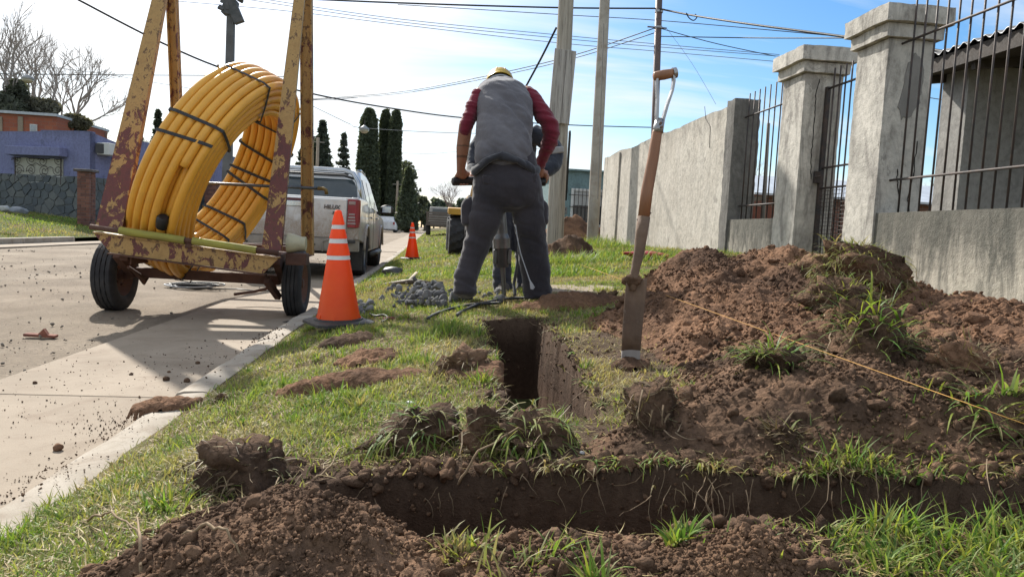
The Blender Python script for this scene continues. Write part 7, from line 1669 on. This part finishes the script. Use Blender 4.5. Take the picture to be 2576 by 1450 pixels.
def bare_tree(base, h, spread, label, seed, levels=6, r0_=.16, c=BARK, nb=3, lean=0.):
    rg = random.Random(seed); t = thing('bare_tree', tuple(base), label, 'tree'); T = MB(); Bm = MB()
    def grow(p, d, L_, r, lv, B):
        pts = [p]; q = p; dd = d
        for i in range(4): dd = (dd+Vector((rg.gauss(0, .13), rg.gauss(0, .13), .06+rg.gauss(0, .06)))).normalized(); q = q+dd*(L_/4); pts.append(q)
        B.tube([tuple(x) for x in pts], [r, r*.92, r*.82, r*.72, r*.62], 6 if lv > 3 else 4 if lv > 1 else 3, False)
        if lv == 0: return
        for k in range(nb if lv > 1 else nb+1):
            i = rg.choice((2, 3, 4, 4)) if k else 4; ax = Vector((rg.gauss(0, 1), rg.gauss(0, 1), rg.gauss(0, .5))).normalized(); nd = (dd+ax*spread*rg.uniform(.5, 1.1)).normalized(); grow(pts[i], nd, L_*rg.uniform(.62, .86), r*.58 if k else r*.66, lv-1, Bm)
    grow(Vector(base), Vector((lean, 0, 1)).normalized(), h*.26, r0_, levels, T)
    T.build('trunk', c, t, True); Bm.build('branches', c, t, True); return t
BARKP = M('pale_twig_bark', (.36, .315, .28), (.27, .235, .205), 4, .95, 0)
p = Y(172, 400, 48.); bare_tree((p[0], 48., .6), 15.5, .66, 'large bare winter tree behind the blue house', 5, 6, .26, BARKP, 3, -.1)
p = Y(110, 400, 50.); bare_tree((p[0], 50., .6), 14.0, .62, 'bare winter tree at left, behind the brick house', 8, 6, .24, BARKP, 3, -.16)
p = Y(225, 420, 49.); bare_tree((p[0], 49., .6), 8.2, .7, 'low wide bare tree right of the large bare tree', 9, 6, .18, BARKP, 3, .45)
p = Y(1128, 560, 62.); bare_tree((p[0], 62., .7), 4.6, .6, 'small pinkish bare tree at the end of the street', 6, 6, .08, M('pink_twigs', (.23, .165, .15), None, 4, .95, 0), 3)
p = Y(1915, 470, 22.); bare_tree((p[0], 22., .7), 3.6, .6, 'thin bare shrub seen through the railing gap', 7, 5, .04, BARKP, 3)
p = Y(2370, 440, 30.); bare_tree((p[0], 30., .7), 4.6, .6, 'thin bare tree seen between near pillar and porch house', 10, 5, .05, BARKP, 3)
# far street furniture
for px, pt, pb, y, lb in ((800, 346, 470, 58, 'grey concrete pole showing above the pickup roof'), (1000, 455, 572, 75, 'thin far pole in front of the short cypress'), (965, 420, 560, 95, 'far pale pole between the cypress trunks')):
    a, b_ = Y(px, pt, y), Y(px, pb, y); t = thing('utility_pole', (a[0], y, float(rise(y))), lb, 'pole'); B = MB(); B.tube([(a[0], y, float(rise(y))-.2), tuple(a)], [.14, .11], 8); B.build('shaft', CONC, t, True)
    B = MB(); B.bar((a[0]-.5, y, a[2]-.35), (a[0]+.5, y, a[2]-.35), .08, .08); B.build('crossarm', GREYW, t)
a, b_ = Y(990, 540, 72), Y(1000, 570, 72); B = MB(); B.box(((a[0]+b_[0])/2, 72.5, float(rise(72))+.6), (b_[0]-a[0], 1.2, 1.2)); tag(B.build('garden_wall', M('far_wall_grey', (.30, .29, .27)), None, bevel=.03), 'small white garden wall behind the far parked car', 'wall')
# ------------------------------------------------------------------ grass and litter on the verge
FEAT = [(1030, 915, .13, 2.2, .10, 1.), (1125, 835, .20, 2.0, .11, .95), (1065, 860, .15, 1.6, .09, .95), (1250, 905, .05, 2., .08, 1.), (330, 1205, .12, 1.6, .055, .95), (140, 1285, .12, 1.5, .06, .9), (30, 1370, .20, 2., .06, .95), (450, 1130, .12, 1.2, .05, .9), (820, 1015, .25, 1.2, .045, .9),
        (2300, 1345, .25, 2.6, .075, .85), (2480, 1390, .28, 2.6, .075, .9), (2120, 1310, .13, 2., .085, .95), (1390, 1410, .06, 2., .07, 1.), (900, 1050, .2, 1.2, .045, .9), (700, 960, .25, .8, .04, .8), (1330, 1010, .07, 1.6, .10, .9), (1420, 835, .12, .8, .05, .8), (2340, 985, .06, .5, .05, .95), (2300, 1060, .06, .6, .05, .95), (1880, 1220, .04, .4, .04, .8), (1620, 1180, .05, .6, .05, .85), (1780, 1190, .04, .5, .05, .9), (2200, 1170, .05, .5, .05, .6), (2480, 800, .3, 1.6, .07, .9)]
FW = []
for px, py, r, w_, h, g in FEAT: p = G(px, py); FW.append((p[0], p[1], r, w_, h, g))
def field(n, x0, x1, y0, y1, bl, st, hs, ws, seg, seed, near):
    rg = np.random.default_rng(seed); x = x0+(x1-x0)*rg.random(n); y = y0+(y1-y0)*rg.random(n)**(1. if near else 1.5)
    d = ray(1287, 725); P = np.stack([x, y, verge0(x, y)], -1); q = proj(P); ok = (q[:, 0] > -120) & (q[:, 0] < 2700) & (q[:, 1] < 1640) & (((P-EYE)@CF) > .3); x, y = x[ok], y[ok]
    s = soil_amount(x, y) if near else np.zeros(len(x)); mh = np.maximum.reduce([mA(x, y), mB(x, y), mC(x, y), mD(x, y)]) if near else 0*x; tr = np.maximum(t1_mask(x, y), t2_mask(x, y)) if near else 0*x
    den = (.85+1.3*fbm(x*2.1, y*2.1, 3, 201))*(1-s*.93)*sst(.03, .008, mh)*(tr < .02)*sst(-.985, -.86, x+.09*fbm(x*3, y*7, 3, 205)); gr = np.clip(.52+2.1*fbm(x*1.4+5, y*1.4, 3, 202)+(0 if near else .18), .05, 1); hh = np.ones(len(x))*hs*(.8+1.0*(fbm(x*3, y*3, 2, 203)+.3))
    if near: den = den*(np.hypot(x-c1[0], y-c1[1]) > .22+.05*fbm(x*9, y*9, 2, 6))
    if near:
        for fx, fy, r, w_, h, g in FW:
            k = np.exp(-((x-fx)**2+(y-fy)**2)/(r*r*.5)); den = den+k*w_*(tr < .02); gr = gr*(1-np.minimum(1, k*1.2))+g*np.minimum(1, k*1.2); hh = np.maximum(hh, k*h)
    keep = rg.random(len(x)) < den*.8; x, y, gr, hh, s = x[keep], y[keep], gr[keep], hh[keep], s[keep]; z = (top(x, y) if near else ground(x, y))-.003; m = len(x)
    bl.add(np.stack([x, y, z], -1), hh*(.45+.9*rg.random(m)), ws*(.6+.8*rg.random(m)), rg.random(m)*6.283, .15+.75*rg.random(m), .3+1.3*rg.random(m), gcol(m, gr, rg), seg)
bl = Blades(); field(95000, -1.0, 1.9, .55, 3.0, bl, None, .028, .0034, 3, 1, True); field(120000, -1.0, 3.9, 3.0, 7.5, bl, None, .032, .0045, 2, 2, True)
rg = np.random.default_rng(93)
for k in range(70):       # torn turf hanging over the lips
    if k < 44: x = .1+1.5*rg.random(); y = 1.59-.33*x+.015*rg.normal(); az = -1.57
    else: y = 1.9+2.1*rg.random(); sd = rg.choice((-1, 1)); x = .35+.055*(y-1.9)+sd*(.165+.012*(y-1.9)); az = 0 if sd < 0 else 3.14
    n = int(5+14*rg.random()); X_, Y_ = x+.02*rg.normal(size=n), y+.012*rg.normal(size=n); bl.add(np.stack([X_, Y_, top(X_, Y_)], -1), .03+.045*rg.random(n), .002+.003*rg.random(n), az+rg.normal(0, .8, n), .5+.9*rg.random(n), 1.+1.3*rg.random(n), gcol(n, np.full(n, .8 if rg.random() < .5 else .1), rg), 4)
rg = np.random.default_rng(91)
for k in range(520):      # denser clumps standing up out of the short turf
    x, y = -.93+3.2*rg.random(), .62+4.6*rg.random()**1.2
    if float(soil_amount(np.array([x]), np.array([y]))[0]) > .35+.5*rg.random()**4 or max(float(t1_mask(np.array(x), np.array(y))), float(t2_mask(np.array(x), np.array(y)))) > .02 or float(mC(np.array(x), np.array(y))) > .05 or float(np.maximum(mA(np.array(x), np.array(y)), mB(np.array(x), np.array(y)))) > .05 or math.hypot(x-c1[0], y-c1[1]) < .22: continue
    r = .015+.05*rg.random()**2; n = int(14+60*rg.random()**2); a = rg.random(n)*6.283; q = r*np.sqrt(rg.random(n)); X_, Y_ = x+q*np.cos(a), y+q*np.sin(a); h = .03+.045*rg.random()**1.6
    bl.add(np.stack([X_, Y_, top(X_, Y_)-.004], -1), h*(.45+.8*rg.random(n)), .003+.004*rg.random(n), a+rg.normal(0, 1., n), .15+.6*rg.random(n), .3+1.2*rg.random(n), gcol(n, np.full(n, .95 if rg.random() < .75 else .35), rg), 4)
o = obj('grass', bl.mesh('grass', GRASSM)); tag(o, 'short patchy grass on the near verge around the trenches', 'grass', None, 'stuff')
bl = Blades(); field(90000, -1.0, 4.0, 7.5, 26, bl, None, .06, .010, 2, 3, False); field(26000, -1.0, 8, 20, 70, bl, None, .09, .03, 2, 4, False)
o = obj('grass', bl.mesh('grass', GRASSM)); tag(o, 'grass on the verge beyond the workers', 'grass', None, 'stuff')
# taller growth at the foot of poles and wall
bl = Blades(); rg = np.random.default_rng(9)
for px, py, r, n, h in ((1420, 668, .35, 500, .22), (1500, 618, .4, 500, .28), (1560, 640, .5, 600, .16), (1480, 665, .5, 700, .18), (1450, 690, .4, 500, .12), (1660, 660, .3, 260, .2), (1700, 655, .3, 200, .14), (1530, 622, .4, 400, .22)):
    p = G(px, py, 0, ground); a = rg.random(n)*6.28; q = r*np.sqrt(rg.random(n)); x, y = p[0]+q*np.cos(a), p[1]+q*np.sin(a); x = np.minimum(x, 3.92); bl.add(np.stack([x, y, ground(x, y)], -1), h*(.4+.8*rg.random(n)), .006+.008*rg.random(n), rg.random(n)*6.28, .2+.6*rg.random(n), .4+rg.random(n), gcol(n, np.full(n, .95), rg), 3)
o = obj('weeds', bl.mesh('weeds', GRASSM)); tag(o, 'tall bright green weeds at the foot of the poles and wall', 'weeds', None, 'stuff')
# opposite verge
bl = Blades(); n = 60000; rg = np.random.default_rng(19); x = -9.7-10.5*rg.random(n); y = 9+22*rg.random(n); keep = rg.random(n) < np.clip(.8+1.6*fbm(x*.6, y*.6, 3, 301), .05, 1); x, y = x[keep], y[keep]; n = len(x)
bl.add(np.stack([x, y, left_ground(x, y)], -1), .07*(.5+rg.random(n)), .02*(.6+.8*rg.random(n)), rg.random(n)*6.28, .2+.7*rg.random(n), .3+rg.random(n), gcol(n, np.clip(.7+1.5*fbm(x*.4, y*.4, 3, 302), 0, 1), rg), 2)
o = obj('grass', bl.mesh('grass', GRASSM)); tag(o, 'green grass on the opposite verge before the blue house', 'grass', None, 'stuff')
# straw and dead stems lying on the near verge and the foreground soil
bl = Blades(); rg = np.random.default_rng(29); n = 46000; x = -1.0+3.3*rg.random(n); y = .6+4.2*rg.random(n)**1.4; s = soil_amount(x, y); mh = np.maximum.reduce([mA(x, y), mB(x, y), mC(x, y), mD(x, y)]); tr = np.maximum(t1_mask(x, y), t2_mask(x, y)); keep = (rg.random(n) < (.9-.55*s-.8*(mh > .03))) & (tr < .02) & (x > -.93); x, y = x[keep], y[keep]; n = len(x)
z = top(x, y)+.004; c = (np.where(rg.random((n, 1)) < .5, G_STRAW, G_DRY)*np.array([1.1, 1., .9]))*(.7+.6*rg.random((n, 1)))
bl.add(np.stack([x, y, z], -1), .035*(.4+1.2*rg.random(n)), .0016+.0012*rg.random(n), rg.random(n)*6.28, 1.25+.3*rg.random(n), rg.normal(0, .5, n), c, 3)
o = obj('dry_straw', bl.mesh('dry_straw', STRAWM)); tag(o, 'dry straw and dead stems strewn over the near verge', 'straw', None, 'stuff')
# roots hanging from the trench lips and sticks in the left foreground
B = MB(); rg = random.Random(4)
for px, py, n, ln in ((1500, 1210, 10, .10), (1640, 1215, 16, .13), (1720, 1230, 10, .12), (1790, 1235, 22, .14), (1880, 1225, 8, .10), (2030, 1210, 10, .12), (2120, 1190, 12, .12), (2220, 1190, 26, .14), (2330, 1180, 12, .14), (2430, 1185, 18, .15), (2520, 1180, 14, .15), (1100, 1230, 8, .07), (1300, 1215, 8, .07), (1450, 1205, 6, .08), (950, 1235, 6, .06)):
    p = G(px, py-14, 0, top); roots(B, p+np.array([0, -.02, .0]), max(3, n//2), ln, 1.1, rg, .0009, 1.2)
for px, py, n in ((1500, 1000, 12), (1450, 960, 8), (1390, 900, 10), (1370, 830, 8), (1680, 1100, 10), (1330, 1150, 14), (640, 1130, 16), (560, 1180, 16), (700, 1200, 10)):
    p = G(px, py, 0, top); roots(B, p+np.array([0, 0, .01]), n, .07, .1, rg, .0013, 2.)
o = B.build('root_strands', ROOTM, None); tag(o, 'pale roots hanging from the trench lips', 'roots', None, 'stuff')
STICK = M('brown_stick', (.20, .135, .075), (.27, .19, .11), 12, .9, .3, 60)
for k, (pts, lb) in enumerate((([(205, 1318, .005), (240, 1330, .03), (280, 1345, .05), (345, 1368, .03), (360, 1400, .01)], 'bent pale root stick arching over the left foreground soil'), ([(460, 1345, .0), (520, 1352, .02), (570, 1368, .02), (610, 1400, .0)], 'thin forked root on the flank of the left foreground heap'),
        ([(355, 1440, 0), (352, 1400, .03), (345, 1375, .06)], 'short upright twig standing in the left foreground'), ([(1150, 1250, .03), (1200, 1190, .05), (1300, 1140, .06), (1380, 1125, .03)], 'long thin curved stem arching before the long grass clump'), ([(790, 1210, .005), (830, 1195, .02), (850, 1160, .03)], 'pale dry stem sticking up right of the root covered sod'))):
    P = []
    for px, py, h in pts: p = G(px, py); P.append(tuple(p+np.array([0, 0, h])))
    fine = []
    for i in range(len(P)-1):
        for q in range(5): fine.append(tuple(np.array(P[i])+(np.array(P[i+1])-np.array(P[i]))*q/5+np.array([0, 0, .003*math.sin(q*2+i)])))
    fine.append(P[-1]); B = MB(); m_ = len(fine); B.tube(fine, [.0032-.0018*i/m_ for i in range(m_)], 6); tag(B.build('dry_stem', STICK, None, True), lb, 'twig')
# ------------------------------------------------------------------ loose crumbs
rg = np.random.default_rng(77); VV = []; FF = []; off = 0
def add_crumbs(name, P, S, seed, mat, label, big=True):
    V, F = scatter_lumps(np.asarray(P), np.asarray(S), seed, big); o = obj(name, np_mesh(name, V, F, mat, None, False)); tag(o, label, 'soil crumbs', None, 'stuff')
for (V, seed), n, s0, s1, mat, lb in zip(SURF[:4], (16000, 18000, 14000, 9000), (.0035, .0022, .0016, .0016), (.012, .008, .006, .006), (SOIL_RED, SOIL_MIX, SOIL_MIX, SOIL_MIX), ('fine crumbs on the long red mound', 'fine crumbs on the dark mound by the string', 'fine crumbs on the left foreground heap', 'fine crumbs on the near trench lip')):
    wgt = np.clip(.5+3.*fbm(V[:, 0]*6, V[:, 1]*6, 3, seed+9), .05, 2); wgt /= wgt.sum(); i = rg.choice(len(V), n, p=wgt); S = s0*(s1/s0)**(rg.random(n)**1.7); jit = rg.normal(0, 1, (n, 3))*np.array([.004, .004, 0]); add_crumbs('soil_crumbs', V[i]+jit+np.array([0, 0, 1])*(S*.2)[:, None], S, seed, mat, lb, False)
    m_ = n//45; i = rg.integers(0, len(V), m_); S = s1*(3.4)**(rg.random(m_)**1.8); add_crumbs('soil_clods', V[i], S, seed+50, mat, lb.replace('fine crumbs', 'scattered larger clods'))
# ragged lips: clods and torn turf along every trench edge
n = 900; u = rg.random(n); x = -.2+1.9*u; far_ = rg.random(n) < .6; y = np.where(far_, 1.575-.33*x+.02*rg.normal(size=n)+.015, np.minimum(1.16-.14*x, 1.455-.33*x)+.03*rg.normal(size=n)-.01); S = .003*(.024/.003)**(rg.random(n)**2.2)
x2 = np.where(rg.random(420) < .5, -1., 1.); y2 = 1.9+2.1*rg.random(420); x2 = .35+.055*(y2-1.9)+x2*(.15+.012*(y2-1.9)+.02*rg.normal(size=420)); S2 = .003*(.02/.003)**(rg.random(420)**2.2)
x, y, S = np.concatenate([x, x2]), np.concatenate([y, y2]), np.concatenate([S, S2]); add_crumbs('soil_clods', np.stack([x, y, top(x, y)+S*.1], -1), S, 21, SOIL_DARK, 'crumbling clods along the trench lips')
# crumbs clinging to the cut trench walls
n = 60000; x = -.3+2.2*rg.random(n); y = .9+3.2*rg.random(n); z0 = ground(x, y); zt = verge0(x, y); e = .006; sl = np.hypot(ground(x+e, y)-ground(x-e, y), ground(x, y+e)-ground(x, y-e))/(2*e); k = sl > 1.6; x, y, z0 = x[k], y[k], z0[k]; S = .002*(.010/.002)**(rg.random(len(x))**2.)
add_crumbs('soil_crumbs', np.stack([x, y, z0], -1), S, 9, SOIL_DARK, 'crumbs clinging to the cut trench walls', False)
n = 7000; x = -.9+2.9*rg.random(n); y = .6+3.6*rg.random(n); k = (rg.random(n) < soil_amount(x, y)*.9) & (np.maximum(t1_mask(x, y), t2_mask(x, y)) < .3); x, y = x[k], y[k]; S = .002*(.014/.002)**(rg.random(len(x))**2.2)
add_crumbs('soil_crumbs', np.stack([x, y, top(x, y)+S*.3], -1), S, 5, SOIL_MIX, 'soil crumbs strewn over the bare parts of the verge', False)
add_crumbs('soil_crumbs', np.concatenate([q[0] for q in SODCR]), np.concatenate([q[1] for q in SODCR]), 15, SOIL_DARK, 'crumbs fallen round the sods and clods', False)
# on the gutter and kerb
P = []; S = []
for px, py, sx, sy, n, s1 in ((560, 905, 90, 30, 90, .007), (480, 940, 120, 40, 120, .007), (290, 1085, 60, 25, 200, .005), (330, 1060, 90, 40, 120, .004), (660, 860, 40, 16, 80, .008), (100, 1010, 120, 60, 160, .005), (160, 1220, 80, 30, 120, .004), (70, 1260, 60, 24, 90, .005), (690, 872, 26, 12, 60, .010), (280, 920, 120, 30, 90, .006)):
    a = px+sx*rg.normal(size=n); b_ = py+sy*rg.normal(size=n)
    for u, v in zip(a, b_):
        if v < 640: continue
        q = Z(u, v, .004)
        if q[0] > -.99: continue
        s_ = .0015*(s1/.0015)**(rg.random()**1.6); zz = .008 if q[0] < -1.13 else .076
        P.append((q[0], q[1], zz+s_*.4)); S.append(s_)
add_crumbs('soil_crumbs', P, np.array(S), 6, SOIL_DARK, 'scattered crumbs of earth on the concrete gutter and kerb', False)
# gravel on the road
n = 5200; y = 3.0+14*rg.random(n)**1.6; x = -2.02-7*rg.random(n); k = rg.random(n) < np.clip(.35+2.2*fbm(x*1.1, y*.5, 3, 401), .02, 1); x, y = x[k], y[k]; S = .003*(.016/.003)**(rg.random(len(x))**2.5)*(.8+y*.05)
V, F = scatter_lumps(np.stack([x, y, rise(y)+.012+.03*(1-((x+5.6)/3.6)**2)-.012+S*.2], -1), S, 8, False); tag(obj('gravel', np_mesh('gravel', V, F, M('road_gravel', (.20, .17, .135), (.12, .10, .08), 30, .95, 0))), 'loose gravel and dirt on the dusty road', 'gravel', None, 'stuff')
